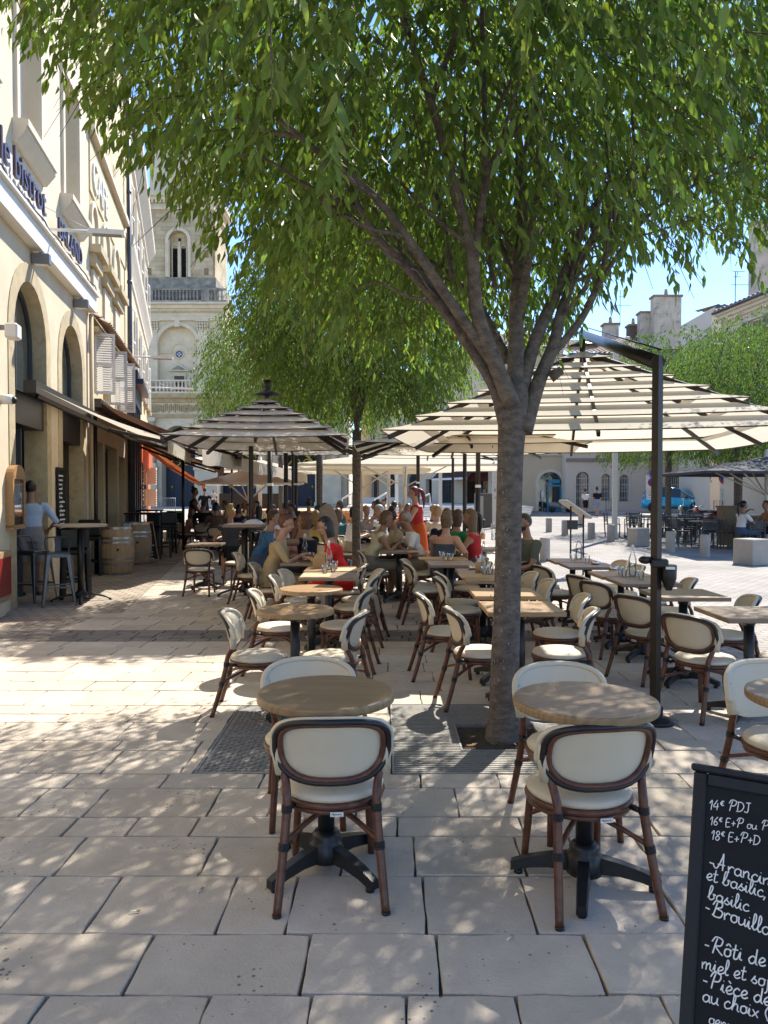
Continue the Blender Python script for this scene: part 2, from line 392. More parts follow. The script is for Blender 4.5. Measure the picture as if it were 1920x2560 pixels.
# ------------------------------------------------------------ building helpers
class Fr:
    """facade frame: u runs along the wall, w out of it, z up"""
    def __init__(s, p, d, side=1):
        s.p = Vector((p[0], p[1])); s.d = Vector(d).normalized(); s.n = Vector((s.d.y, -s.d.x))*side
    def P(s, u, w, z): q = s.p+s.d*u+s.n*w; return Vector((q.x, q.y, z))
    def uY(s, Y): return (Y-s.p.y)/s.d.y
    def u_at(s, px):
        """u where the facade plane crosses an image column"""
        k = (px-960)/F*(cos(PITCH)); return (k*s.p.y-s.p.x)/(s.d.x-k*s.d.y)
    def z_at(s, u, v):
        q = s.p+s.d*u; return W(960, v, q.y).z
    def M4(s, u, w, z): return frameM(s.P(u, w, z), (s.d.x, s.d.y, 0), (0, 0, 1), (s.n.x, s.n.y, 0))
def fbox(mb, fr, u0, u1, w0, w1, z0, z1, mi=0):
    c = fr.P((u0+u1)/2, (w0+w1)/2, (z0+z1)/2); R = Matrix(((fr.d.x, fr.n.x, 0), (fr.d.y, fr.n.y, 0), (0, 0, 1)))
    return mb.box(c, (u1-u0, w1-w0, z1-z0), mi=mi, R=R)
def arc(ul, ur, zs, rise, n=14):
    c, h = (ul+ur)/2, (ur-ul)/2
    if rise <= 0: return [(ul, zs), (ur, zs)]
    return [(c-h*cos(pi*i/n), zs+rise*sin(pi*i/n)) for i in range(n+1)]
def wall(mb, fr, u0, u1, z0, z1, ops, depth=.4, mi=0, mr=0, w=0):
    u = u0; Q = lambda a, b, c, d, m: mb.quad(fr.P(*a), fr.P(*b), fr.P(*c), fr.P(*d), m)
    for (uc, wd, zb, zs, rise) in sorted(ops):
        ul, ur = uc-wd/2, uc+wd/2
        if ul > u: Q((u, w, z0), (ul, w, z0), (ul, w, z1), (u, w, z1), mi)
        if zb > z0: Q((ul, w, z0), (ur, w, z0), (ur, w, zb), (ul, w, zb), mi); Q((ul, w, zb), (ur, w, zb), (ur, w-depth, zb), (ul, w-depth, zb), mr)
        a = arc(ul, ur, zs, rise)
        for (p, q) in zip(a, a[1:]):
            Q((p[0], w, p[1]), (q[0], w, q[1]), (q[0], w, z1), (p[0], w, z1), mi)
            Q((p[0], w, p[1]), (p[0], w-depth, p[1]), (q[0], w-depth, q[1]), (q[0], w, q[1]), mr)
        for x in (ul, ur): Q((x, w, zb), (x, w-depth, zb), (x, w-depth, zs), (x, w, zs), mr)
        u = ur
    if u < u1: Q((u, w, z0), (u1, w, z0), (u1, w, z1), (u, w, z1), mi)
def surround(mb, fr, uc, wd, zb, zs, rise, band, w0, w1, mi=0):
    """stone band round an opening"""
    ul, ur = uc-wd/2, uc+wd/2; inn = [(ul, zb)]+arc(ul, ur, zs, rise)+[(ur, zb)]
    out = [(ul-band, zb)]+arc(ul-band, ur+band, zs, rise+band if rise > 0 else 0)+[(ur+band, zb)]
    if rise <= 0: out = [(ul-band, zb), (ul-band, zs+band), (ur+band, zs+band), (ur+band, zb)]
    P = fr.P
    for i in range(len(inn)-1):
        a, b, c, d = inn[i], inn[i+1], out[i+1], out[i]
        mb.quad(P(a[0], w1, a[1]), P(b[0], w1, b[1]), P(c[0], w1, c[1]), P(d[0], w1, d[1]), mi)
        mb.quad(P(d[0], w0, d[1]), P(d[0], w1, d[1]), P(c[0], w1, c[1]), P(c[0], w0, c[1]), mi)
        mb.quad(P(a[0], w0, a[1]), P(b[0], w0, b[1]), P(b[0], w1, b[1]), P(a[0], w1, a[1]), mi)
def window(fr, parent, uc, wd, zb, zs, rise, w, fm, gm, nx=2, nz=3, t=.06, name='window', bars=.03):
    """frame with mullions, its pane as a child"""
    mb = MB(); ul, ur = uc-wd/2+.003, uc+wd/2-.003; zb += .003
    surround(mb, fr, uc, wd-2*t, zb+t, zs-(0 if rise > 0 else t), max(0, rise-t) if rise > 0 else 0, t-.004, w-.04, w+.02)
    fbox(mb, fr, ul, ur, w-.04, w+.018, zb, zb+t)
    c, h = (ul+ur)/2, (ur-ul)/2-t
    top = lambda u: (zs-t if rise <= 0 else zs+(rise-t)*sqrt(max(0, 1-((u-c)/h)**2)))
    for i in range(1, nx):
        u = ul+t+(ur-ul-2*t)*i/nx; fbox(mb, fr, u-bars/2, u+bars/2, w-.03, w+.012, zb+t, top(u)-.002)
    H = top(c)-zb-t
    for j in range(1, nz):
        z = zb+t+H*j/nz; hh = h if z < zs else h*sqrt(max(0, 1-((z-zs)/max(.01, rise-t))**2)); fbox(mb, fr, c-hh, c+hh, w-.028, w+.010, z-bars/2, z+bars/2)
    o = mb.build(name, fm, parent)
    g = MB(); pts = [(ul+t/2, zb+t/2)]+[(ur-t/2, zb+t/2)]+arc(ul+t/2, ur-t/2, zs, max(0, rise-t/2))[::-1]
    g.add([fr.P(p[0], w-.012, p[1]) for p in pts], [tuple(range(len(pts)))]); g.build('pane', gm, o)
    return o
def shutter(fr, parent, u0, u1, w, z0, z1, mat, ang=0, name='shutter'):
    """louvred leaf hinged at u0, opened by ang away from the wall"""
    mb = MB(); L_ = abs(u1-u0); sg = 1 if u1 > u0 else -1
    d = fr.d*sg*cos(ang)+fr.n*sin(ang); n = fr.n*cos(ang)-fr.d*sg*sin(ang); b = fr.P(u0, w, 0)
    f2 = Fr((b.x, b.y), (d.x, d.y)); f2.n = Vector((n.x, n.y))
    for a, c in ((0, .05), (L_-.05, L_)): fbox(mb, f2, a, c, -.02, .02, z0, z1)
    for a, c in ((z0, z0+.06), (z1-.06, z1), ((z0+z1)/2-.03, (z0+z1)/2+.03)): fbox(mb, f2, .05, L_-.05, -.018, .018, a, c)
    n_ = max(6, int((z1-z0)/.055))
    for i in range(n_):
        z = z0+.07+(z1-z0-.14)*i/n_
        mb.quad(f2.P(.05, .018, z), f2.P(L_-.05, .018, z), f2.P(L_-.05, -.018, z+.04), f2.P(.05, -.018, z+.04))
    return mb.build(name, mat, parent)
def tile_roof(mb, a, b, c, d, pitch=.22, amp=.04, mi=0, rows=10):
    """corrugated clay tile slope: a-b eave, d-c ridge"""
    a, b, c, d = map(Vector, (a, b, c, d)); n = max(4, int((b-a).length/pitch)*4); nrm = (b-a).cross(d-a).normalized(); vs = []; fs = []
    if nrm.z < 0: nrm = -nrm
    for j in range(rows*2):
        t = ((j//2)+(j % 2))/rows
        for i in range(n+1):
            s = i/n; p = (a*(1-s)+b*s)*(1-t)+(d*(1-s)+c*s)*t
            vs.append(p+nrm*(amp*abs(sin(pi*i/4))*1.2+(.04 if j % 2 == 0 else 0)))
    for j in range(rows*2-1):
        for i in range(n): k = j*(n+1)+i; fs.append((k, k+1, k+n+2, k+n+1))
    mb.add(vs, fs, mi, False)
m_tile = M('clay roof tiles', (.30, .20, .145), .85, .35, 3, bump=.3, hue=(.36, .27, .2), stain=((.14, .11, .09), 2.5, .55))
m_lime1 = M('cream limewash', (.62, .52, .375), .9, .09, 1.6, bump=.12, bscale=40, stain=((.56, .465, .33), .9, .58), hue=(.65, .55, .405))
m_lime2 = M('ochre limewash', (.60, .485, .31), .9, .1, 1.3, bump=.12, bscale=40, stain=((.38, .30, .18), .8, .58))
m_lime3 = M('yellow limewash', (.62, .51, .33), .9, .1, 1.5, bump=.1, bscale=40)
m_stone = M('dressed sandstone', (.47, .385, .245), .9, .2, 7, bump=.35, bscale=55, stain=((.29, .235, .15), 3, .56))
m_white = M('white paint', (.72, .69, .63), .6, .05, 4)
m_cream = M('cream stone trim', (.62, .54, .42), .8, .08, 3, bump=.1, bscale=50)
m_frame = M('dark window frame', (.045, .05, .055), .4, .1)
m_black = M('black paint', (.012, .012, .013), .45, .2)
m_glass = glass_mat('dark window glass', (.02, .028, .033), .03, .15)
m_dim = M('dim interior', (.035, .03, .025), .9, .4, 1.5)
m_zinc = M('dark zinc pipe', (.09, .095, .105), .45, .15, 5, metal=.6)
m_grey = M('grey metal', (.22, .22, .22), .45, .1, 6, metal=.5)

# ------------------------------------------------------------ left street side, first building (the bistro)
F1 = Fr((facade_x(3), 3), (-.172, 1))
def bistro_building():
    B = thing('bistro_building', 'cream limewashed bistro facade with two tall stone arches and wall letters', 'building', F1.P(0, 0, 0)*1)
    B.location = (0, 0, 0)
    uA, uB = F1.uY(11.63), F1.uY(14.31); wd = 1.70; uE = F1.uY(15.85)
    A = [(uA, wd, 0, 3.92, .85), (uB, 1.66, 0, 3.88, .83)]
    up = [(uA-2.75, 1.15, 6.85, 9.1, 0), (uA, 1.15, 6.85, 9.1, 0), (uB, 1.15, 6.85, 9.1, 0)]
    mb = MB(); wall(mb, F1, -6, uE, 0, 5.3, A, .34, 0, 1); wall(mb, F1, -6, uE, 5.3, 12.2, up, .3, 0, 0)
    fbox(mb, F1, -6, uE, -7, -.9, 11.8, 12.2); mb.quad(F1.P(uE, 0, 0), F1.P(uE, -7, 0), F1.P(uE, -7, 12.2), F1.P(uE, 0, 12.2))
    mb.build('wall', [m_lime1, m_stone], B)
    for (uc, w_, zb, zs, ri) in A:
        s = MB(); surround(s, F1, uc, w_, 0, zs, ri, .27, -.001, .012); s.build('stone_surround', m_stone, B)
        window(F1, B, uc, w_, 3.12, zs, ri, -.22, m_frame, m_glass, 2, 1, .07, bars=.07)
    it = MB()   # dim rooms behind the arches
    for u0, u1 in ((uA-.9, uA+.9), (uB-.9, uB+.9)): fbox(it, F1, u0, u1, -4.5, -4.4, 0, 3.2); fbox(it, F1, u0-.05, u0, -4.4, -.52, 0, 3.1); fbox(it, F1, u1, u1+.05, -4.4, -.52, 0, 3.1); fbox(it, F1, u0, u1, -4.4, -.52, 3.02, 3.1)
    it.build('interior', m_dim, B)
    d = MB(); fbox(d, F1, uA-.84, uA+.84, -.33, -.04, 2.62, 3.10); d.build('awning_housing', m_black, B)
    d = MB(); fbox(d, F1, uB-.82, uB+.82, -.33, -.04, 2.55, 3.08); d.build('awning_housing', m_black, B)
    d = MB(); fbox(d, F1, uA-.85, uA-.78, -.32, -.24, 0, 2.62); fbox(d, F1, uA+.30, uA+.36, -.32, -.24, 0, 2.62); d.build('door_frame', m_frame, B)
    d = MB()
    for i in range(5): fbox(d, F1, uB-.83+i*.33, uB-.83+i*.33+.30, -.30, -.25, .03, 2.55)
    d.build('folding_door', m_black, B)
    b = MB(); fbox(b, F1, -6, uE-.06, 0, .16, 5.3, 5.62); fbox(b, F1, -6, uE-.03, 0, .22, 5.62, 5.66); b.build('fascia_band', m_white, B)
    for (uc, w_, zb, zs, ri) in up:
        s = MB(); P = F1.P; a, c = uc-.82, uc+.82      # bracket-shaped sill: deep top, chamfered underside
        prof = [(0, 6.52), (.05, 6.52), (.19, 6.70), (.19, 6.75), (.22, 6.75), (.22, 6.85), (0, 6.85)]
        n = len(prof); vs = [P(a, p[0], p[1]) for p in prof]+[P(c, p[0], p[1]) for p in prof]
        s.add(vs, [tuple(range(n)), tuple(range(2*n-1, n-1, -1))]+[(i, (i+1) % n, n+(i+1) % n, n+i) for i in range(n)]); s.build('window_sill', m_cream, B)
        window(F1, B, uc, w_, zb, zs, 0, -.25, m_white, m_glass, 2, 3, .09)
        s = MB(); surround(s, F1, uc, w_, zb, zs, 0, .13, -.001, .05); s.build('window_surround', m_cream, B)
    b = MB()
    for k, (z0, z1, w_) in enumerate(((11.2, 11.5, .12), (11.5, 11.75, .25), (11.75, 11.95, .42))): fbox(b, F1, -6, uE-.02*k, 0, w_, z0, z1)
    b.build('cornice', m_cream, B)
    b = MB(); fbox(b, F1, -6, uA-wd/2-.75, 0, .10, 0, .34); b.build('plinth', m_lime1, B, bev=.03)
    ds = MB(); ds.tube([F1.P(uE-.17, .07, 0), F1.P(uE-.17, .07, 5.25)], .045, 10); ds.build('downpipe', m_lime2, B)
    # letters stand off a white panel on the wall
    ml = M('plum sign letters', (.045, .02, .03), .35, .1)
    pn = MB(); fbox(pn, F1, uA-1.85, uA+.62, 0, .02, 5.66, 6.28); pn.build('sign_panel', m_white, B)
    text_obj('sign_lettering', 'le bistrot', .60, .02, ml, F1.M4(F1.u_at(1)-.32, .13, 5.90), B)
    text_obj('sign_lettering', 'BALAND', .46, .02, ml, F1.M4(F1.u_at(131), .13, 5.88), B)
    rl = MB(); rnd = random.Random(4); pts = [F1.P(-6+i*.25, .20+rnd.uniform(-.015, .02), 5.69+rnd.uniform(-.012, .05)) for i in range(int((uE+6)/.25))]; rl.tube(pts, .013, 5); rl.build('rope_light', m_black, B)
    return B
bistro = bistro_building()
def lamp_box(u, lb):
    t = thing('wall_lamp', lb, 'wall lamp', F1.P(u, 0, 5.16), atan2(F1.d.y, F1.d.x), 'box lamps under the fascia')
    MB().box((0, -.14, 0), (.13, .26, .16), bev=.01).build('housing', m_grey, t); MB().box((0, -.14, -.083), (.10, .2, .005)).build('lens', m_white, t)
    MB().box((0, -.14, .08), (.03, .06, .06)).build('bracket', m_grey, t)
lamp_box(F1.u_at(85), 'grey box lamp under the white fascia above the nearer arch'); lamp_box(F1.u_at(188), 'grey box lamp under the white fascia at its far end')
def led_arm(fr, u, z, L_, lb):
    t = thing('street_lamp', lb, 'street lamp', (0, 0, 0), 0, 'lamps on arms along the left facades')
    P = fr.P; MB().tube([P(u, .02, z), P(u, L_*.6, z)], .025, 8).build('arm', m_white, t)
    m = MB(); fbox(m, fr, u-.09, u+.09, L_*.58, L_*1.02, z-.045, z+.03); m.build('lamp_head', m_white, t)
    m = MB(); fbox(m, fr, u-.07, u+.07, L_*.62, L_*.98, z-.051, z-.0455); m.build('lens', m_grey, t)
    m = MB(); fbox(m, fr, u-.10, u+.10, 0, .05, z-.22, z+.16); m.build('wall_plate', m_white, t)
    MB().tube([P(u, .05, z+.35), P(u, L_*.6, z+.02)], .004, 5).build('stay_wire', m_grey, t)
led_arm(F1, F1.u_at(112), 5.82, 1.24, 'pale lamp on a long arm beside the plum wall letters')
def wall_bits():
    u = F1.u_at(9); z = F1.z_at(u, 832); t = thing('floodlight', 'small white floodlight on the wall at the left picture edge', 'floodlight', F1.P(u-.1, 0, z), atan2(F1.d.y, F1.d.x))
    MB().box((0, -.17, 0), (.22, .16, .2), bev=.02).build('housing', m_white, t); MB().box((0, -.05, .05), (.06, .1, .06)).build('bracket', m_grey, t)
    u = F1.u_at(7); z = F1.z_at(u, 1000); t = thing('security_camera', 'white dome camera on the bistro wall at head height above the menu case', 'security camera', F1.P(u-.08, 0, z), atan2(F1.d.y, F1.d.x))
    MB().tube([(0, 0, 0), (0, -.16, 0)], .065, 14).build('housing', m_white, t); MB().ball((0, -.17, -.01), .05).build('lens', m_black, t)
    u0, u1 = F1.u_at(4), F1.u_at(53); zc = F1.z_at((u0+u1)/2, 1245); t = thing('menu_case', 'arched wooden menu case with a white menu on the wall by the doorway', 'menu case', F1.P((u0+u1)/2, 0, zc), atan2(F1.d.y, F1.d.x))
    w = .52; h = .72; mw = M('honey wood', (.36, .2, .085), .5, .2, 6, stretch=(1, 1, 8))
    b = MB()
    for x in (-w/2, w/2): b.box((x, -.05, -.04), (.06, .1, h))
    b.box((0, -.05, -h/2-.04), (w+.06, .1, .06))
    top = [(-w/2-.03, .32), (w/2+.03, .32)]+[(w/2*1.06*cos(pi*i/10), .36+.16*sin(pi*i/10)) for i in range(11)]
    b.prism(top, (0, .1, 0), 1, 0, (0, -.1, -.06)); b.build('frame', mw, t)
    MB().box((0, -.035, -.04), (w-.05, .02, h-.05)).build('menu_sheet', M('menu paper', (.66, .66, .62), .7, .12, 9), t)
    ink = MB(); rnd = random.Random(9)
    for r in range(14): l = rnd.uniform(.1, .3); ink.box((rnd.uniform(-.04, .04), -.047, .2-r*.038), (l, .002, .008))
    ink.box((-.02, -.047, -.10), (.09, .002, .03)); ink.build('printed_lines', M('grey ink', (.25, .25, .25), .8), t)
    MB().box((0, -.085, -.04), (w-.06, .004, h-.06)).build('pane', clear_glass(), t)
    u0 = F1.u_at(8); t = thing('display_window', 'wooden framed red display panel low on the wall at the left edge', 'display panel', F1.P(u0-.5, 0, .52), atan2(F1.d.y, F1.d.x))
    MB().box((0, -.05, 0), (1.0, .1, .66)).build('frame', M('tan wood frame', (.40, .27, .14), .5, .2, 5), t); MB().box((.02, -.102, 0), (.86, .006, .50)).build('panel', M('dark red panel', (.25, .02, .02), .35, .2), t)
wall_bits()

# ------------------------------------------------------------ second building, ochre with three small arched windows
pB = F1.P(F1.uY(15.85), 0, 0); F2 = Fr((pB.x, pB.y), (-.207, 1))
def inn_building():
    B = thing('cafe_building', 'ochre house with three small arched windows and white relief letters', 'building', (0, 0, 0)); uE = F2.u_at(318)
    ws = []
    for (a, c) in ((230, 246), (258, 276), (285, 301)):
        u0, u1 = F2.u_at(a), F2.u_at(c); ws.append(((u0+u1)/2, (u1-u0)*.86, 6.75, 7.3, (u1-u0)*.43))
    mid = [(w[0], .95, 3.75, 4.95, 0) for w in ws[:2]]
    gr = [(.95, 1.5, 0, 2.75, 0), (3.0, 2.0, 0, 2.75, 0), (5.0, 1.3, 0, 2.6, 0)]
    mb = MB(); wall(mb, F2, .0, uE, 0, 3.3, gr, .35); wall(mb, F2, .0, uE, 3.3, 5.3, mid, .25); wall(mb, F2, .0, uE, 5.3, 13, ws+[(w[0], .9, 9.9, 11.6, 0) for w in ws], .25)
    fbox(mb, F2, 0, uE, -7, -.6, 12.5, 13)
    mb.build('wall', [m_lime2], B)
    for (uc, wd, zb, zs, ri) in ws:
        window(F2, B, uc, wd, zb, zs, ri, -.2, m_white, m_glass, 2, 2, .05); s = MB(); surround(s, F2, uc, wd, zb, zs, ri, .12, -.001, .06); s.build('window_surround', m_cream, B)
        s = MB(); fbox(s, F2, uc-wd*.72, uc+wd*.72, 0, .24, zb-.16, zb); fbox(s, F2, uc-wd*.62, uc+wd*.62, 0, .13, zb-.42, zb-.16); s.build('window_sill', m_stone, B)
        s = MB(); fbox(s, F2, uc-wd*.4, uc+wd*.4, 0, .05, 5.5, 6.3); s.build('wall_panel', m_cream, B)
        window(F2, B, uc, .9, 9.9, 11.6, 0, -.2, m_white, m_glass, 2, 3, .07)
    for (uc, wd, zb, zs, ri) in mid:
        window(F2, B, uc, wd, zb, zs, 0, -.2, m_white, m_glass, 2, 2, .06)
    for u in (F2.u_at(236), F2.u_at(272), F2.u_at(296)): shutter(F2, B, u, u+.42, .02, 3.72, 5.0, m_white, radians(82))
    dk = M('dark bronze joinery', (.03, .022, .017), .4, .2)
    for (uc, wd, zb, zs, ri) in gr:
        window(F2, B, uc, wd, .02, zs, 0, -.25, dk, m_glass, 3, 2, .08, 'glazed_door')
    s = MB(); fbox(s, F2, .02, uE, 0, .14, 9.05, 9.2); s.build('string_course', m_cream, B)
    s = MB()
    tile_roof(s, F2.P(.15, .34, 5.12), F2.P(uE, .34, 5.12), F2.P(uE, .0, 5.36), F2.P(.15, .0, 5.36), .2, .04, 0, 2); fbox(s, F2, .15, uE, 0, .16, 4.98, 5.08, 1); s.build('tiled_ledge', [m_tile, m_stone], B)
    text_obj('relief_lettering', 'CAFE', .92, .03, m_white, F2.M4(.25, .04, 8.0), B)
    s = MB(); fbox(s, F2, .1, uE-.1, 0, .03, 7.86, 8.9); s.build('letter_panel', m_lime3, B)
    s = MB(); s.tube([F2.P(uE-.1, .12, .02), F2.P(uE-.1, .12, 13)], .06, 10)
    for z in (2.5, 5, 7.5, 10): s.tube([F2.P(uE-.1, .12, z), F2.P(uE-.1, .12, z+.08)], .075, 10)
    s.build('downpipe', m_zinc, B)
    return F2.P(uE, 0, 0)
pC = inn_building(); F3 = Fr((pC.x, pC.y), (-.262, 1))
led_arm(F2, F2.u_at(309), 5.35, 1.3, 'pale lamp arm beside the dark downpipe above the navy shopfront')
def third_building():
    B = thing('corner_house', 'yellow house with white shutters and a curved cornice at the street bend', 'building', (0, 0, 0)); uE = F3.u_at(371)
    us = [1.7, 4.7, 7.7, 10.7, 13.4]; ops = []
    mb = MB(); wall(mb, F3, 0, uE, 0, 4.2, [], .25); wall(mb, F3, 0, uE, 4.2, 8.6, [(u, 1.0, 5.3, 7.4, 0) for u in us], .25); wall(mb, F3, 0, uE, 8.6, 12.6, [(u, 1.0, 9.2, 11.2, 0) for u in us], .25)
    e = F3.P(uE, 0, 0); mb.quad(F3.P(uE, 0, 0), F3.P(uE, -6, 0), F3.P(uE, -6, 12.6), F3.P(uE, 0, 12.6)); fbox(mb, F3, 0, uE, -6, -.5, 12.2, 12.6); mb.build('wall', m_lime3, B)
    for u in us:
        for zb, zt in ((5.3, 7.4), (9.2, 11.2)):
            window(F3, B, u, 1.0, zb, zt, 0, -.2, m_white, m_glass, 2, 3, .07); s = MB(); fbox(s, F3, u-.62, u+.62, 0, .16, zb-.13, zb); s.build('window_sill', m_stone, B)
            shutter(F3, B, u-.5, u-1.02, .03, zb, zt, m_white, radians(8)); shutter(F3, B, u+.5, u+1.02, .03, zb, zt, m_white, radians(8))
    c = MB(); prof = [(0, 11.9), (.08, 11.95), (.10, 12.1), (.22, 12.3), (.36, 12.5), (.38, 12.6), (.38, 12.7), (0, 12.75)]; n = len(prof)
    rs = [[F3.P(u, p[0], p[1]) for p in prof] for u in (-.0, uE*.5, uE-.3, uE+.05)]; c.rings(rs, smooth=False); c.build('cornice', m_cream, B)
    c = MB(); rs = [[F3.P(u, p[0]*.6, p[1]-3.8) for p in prof] for u in (.02, uE*.5, uE-.3, uE)]; c.rings(rs, smooth=False); c.build('string_course', m_cream, B)
    # navy shopfront
    nv = M('navy painted timber', (.018, .03, .055), .45, .15); n_ = MB(); fbox(n_, F3, .3, 3.6, 0, .14, 0, .6); 
    for u in (.3, 1.3, 2.4, 3.35): fbox(n_, F3, u, u+.25, 0, .2, .6, 4.2)
    fbox(n_, F3, .3, 3.6, 0, .24, 4.2, 4.75); fbox(n_, F3, .22, 3.68, 0, .45, 4.75, 4.9); fbox(n_, F3, .22, 3.68, 0, .3, 4.9, 5.15); n_.build('navy_shopfront', nv, B)
    n_ = MB(); fbox(n_, F3, .5, 3.4, .02, .05, .6, 4.2); n_.build('shop_glazing', m_glass, B)
    orr = M('orange render', (.55, .22, .08), .7, .1); n_ = MB(); fbox(n_, F3, 4.4, uE-.3, 0, .1, 0, 3.4); n_.build('orange_shopfront', orr, B)
    n_ = MB(); fbox(n_, F3, 5.2, 6.6, .1, .12, .1, 2.5); fbox(n_, F3, 7.4, 9.4, .1, .12, .6, 2.5); n_.build('shop_window', m_glass, B)
    n_ = MB(); fbox(n_, F3, 4.2, uE-.3, .1, .2, 2.6, 3.3); n_.build('shop_fascia', M('red orange fascia', (.6, .12, .04), .5), B)
    ac = MB(); fbox(ac, F3, 10.4, 11.4, .1, .45, 2.0, 2.7); fbox(ac, F3, 10.4, 11.4, .1, .45, 1.1, 1.8)
    for z in (1.15, 2.05):
        for i in range(6): fbox(ac, F3, 10.42, 11.38, .451, .456, z+i*.1, z+i*.1+.04, 1)
    ac.build('air_conditioner', [m_white, m_grey], B)
third_building()
led_arm(F3, F3.u_at(352), 5.6, 1.9, 'small far lamp arm in front of the cathedral balustrade')
# ------------------------------------------------------------ cathedral
m_cat = M('pale cathedral stone', (.62, .51, .35), .9, .13, 1.2, bump=.25, bscale=14, stain=((.38, .29, .17), .6, .6), hue=(.65, .55, .40))
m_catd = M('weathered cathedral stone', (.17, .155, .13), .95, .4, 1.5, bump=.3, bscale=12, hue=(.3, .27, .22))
m_blk = sett_mat('ashlar blocks', (.58, .47, .31), (.49, .385, .24), (.3, .25, .18), 1.1, .42, vert=True)
m_navy = M('navy church door', (.012, .018, .04), .5, .2); m_gold = M('gilding', (.62, .42, .08), .35, .2, metal=.6)
FC = Fr((0, 75), (1, 0)); CX = -20.3
def cz(v): return 1.6+(1235-v)/25.6
def balustrade(fr, parent, u0, u1, w, z0, h, mat, step=.36, posts=()):
    mb = MB(); fbox(mb, fr, u0, u1, w-.35, w+.05, z0-.16, z0); fbox(mb, fr, u0, u1, w-.28, w, z0+h-.16, z0+h)
    for p in posts: fbox(mb, fr, p-.4, p+.4, w-.30, w+.02, z0, z0+h-.16)
    k = int((u1-u0)/step); H = h-.16
    for i in range(k):
        u = u0+(i+.5)*step
        if any(abs(u-p) < .5 for p in posts): continue
        c = fr.P(u, w-.14, z0); mb.lathe([(.10, 0), (.10, .05), (.06, .1*H), (.13, .38*H), (.06, .8*H), (.10, .9*H), (.10, H)], c, 8)
    return mb.build('balustrade', mat, parent)
def cathedral():
    B = thing('cathedral', 'pale stone cathedral with bell tower, balustrades, blind arch and navy portal doors', 'cathedral', (0, 0, 0))
    doors = [(-20.0, 3.3), (-14.1, 3.8), (-8.15, 3.3)]
    mb = MB(); wall(mb, FC, -28, -3.6, .2, 11.3, [(x, w, .2, 6.6, w/2) for x, w in doors], 1.6, 0, 0)
    wall(mb, FC, CX-5.2, CX+4.6, 11.3, 20.3, [(CX, 3.9, 11.4, 16.2, 1.95)], .55, 0, 0, -1.0); fbox(mb, FC, CX-1.95, CX+1.95, -1.8, -1.55, 11.3, 18.3)
    fbox(mb, FC, CX-5.2, CX+4.6, -9, -2.0, 11.3, 20.3); fbox(mb, FC, -28, -3.6, -9, -1.7, .2, 11.2); fbox(mb, FC, CX+4.6, -5, -9, -1.6, 11.3, 15.5)
    mb.build('wall', m_cat, B)
    mb = MB(); wall(mb, FC, CX-3.4, CX+3.4, 22.9, 29.6, [(CX, 1.9, 23.0, 26.6, .95)], .5, 0, 0, -1.4); fbox(mb, FC, CX-3.4, CX+3.4, -8.2, -2.4, 22.9, 29.6)
    fbox(mb, FC, CX-.95, CX+.95, -2.4, -1.95, 22.9, 27.6); mb.build('bell_stage', m_blk, B)
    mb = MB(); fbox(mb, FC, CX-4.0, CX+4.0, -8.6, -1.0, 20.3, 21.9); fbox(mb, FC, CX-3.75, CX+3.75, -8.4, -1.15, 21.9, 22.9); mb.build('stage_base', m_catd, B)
    mb = MB()
    for x in (CX-2.9, CX+2.75):
        for i in range(7):
            if i % 2 == 0 or i == 5: fbox(mb, FC, x-.22, x+.22, -1.4, -1.37, 23.2+i*.86, 23.2+i*.86+.7)
    mb.build('brown_quoins', M('brown quoin stone', (.25, .17, .10), .9, .25, 3), B)
    mb = MB()
    for s in (-1, 1): fbox(mb, FC, CX+s*1.0-.0, CX+s*1.0+.16*s if s > 0 else CX-1.0+.16, -1.4, -1.25, 23, 26.6)
    surround(mb, FC, CX, 1.9, 23.0, 26.6, .95, .3, -1.4, -1.2); fbox(mb, FC, CX-.08, CX+.08, -1.95, -1.7, 23, 26.6); mb.build('belfry_arch', m_cat, B)
    mb = MB()
    for s in (-1, 1):
        c = CX+s*.42; surround(mb, FC, c, .5, 23.0, 26.0, .25, .09, -1.94, -1.75, 0); fbox(mb, FC, c-.26, c+.26, -1.945, -1.93, 23, 26.0, 1)
        for i in range(14): z = 23.05+i*.215; mb.quad(FC.P(c-.25, -1.92, z+.16), FC.P(c+.25, -1.92, z+.16), FC.P(c+.25, -1.74, z), FC.P(c-.25, -1.74, z), 1)
    mb.ball(FC.P(CX, -1.93, 26.85), (.17, .05, .17), 12, 7, 1); mb.build('louvred_window', [m_cat, m_black], B)
    mb = MB()
    for z0, z1, w in ((29.6, 29.9, .2), (29.9, 30.5, .05), (30.5, 30.8, .4), (30.8, 31.2, .6)): fbox(mb, FC, CX-3.4-w, CX+3.4+w, -8.2, -1.4+w, z0, z1)
    for i in range(18): u = CX-3.3+i*.385; fbox(mb, FC, u, u+.2, -1.2, -.98, 30.2, 30.5)
    fbox(mb, FC, CX-2.9, CX+2.9, -8, -1.8, 31.2, 37); mb.build('tower_cornice', m_cat, B)
    # second storey order
    mb = MB()
    for x in (CX-2.45, CX+2.5):
        mb = MB()
        fbox(mb, FC, x-.62, x+.62, -1, -.75, 11.4, 12.3); fbox(mb, FC, x-.48, x+.48, -1, -.78, 12.3, 17.7); fbox(mb, FC, x-.55, x+.55, -1, -.72, 17.55, 17.68)
        for k in range(3):
            for j in range(5): mb.ball(FC.P(x-.5+j*.25, -.74+.06*k, 17.8+k*.26), (.13, .12, .15), 6, 5)
        fbox(mb, FC, x-.7, x+.7, -1, -.6, 18.5, 18.62); mb.build('pilaster', m_cat, B)
    mb = MB(); surround(mb, FC, CX, 3.9, 11.4, 16.2, 1.95, .36, -1, -.82); fbox(mb, FC, CX-.26, CX+.26, -1, -.66, 18.0, 18.62)
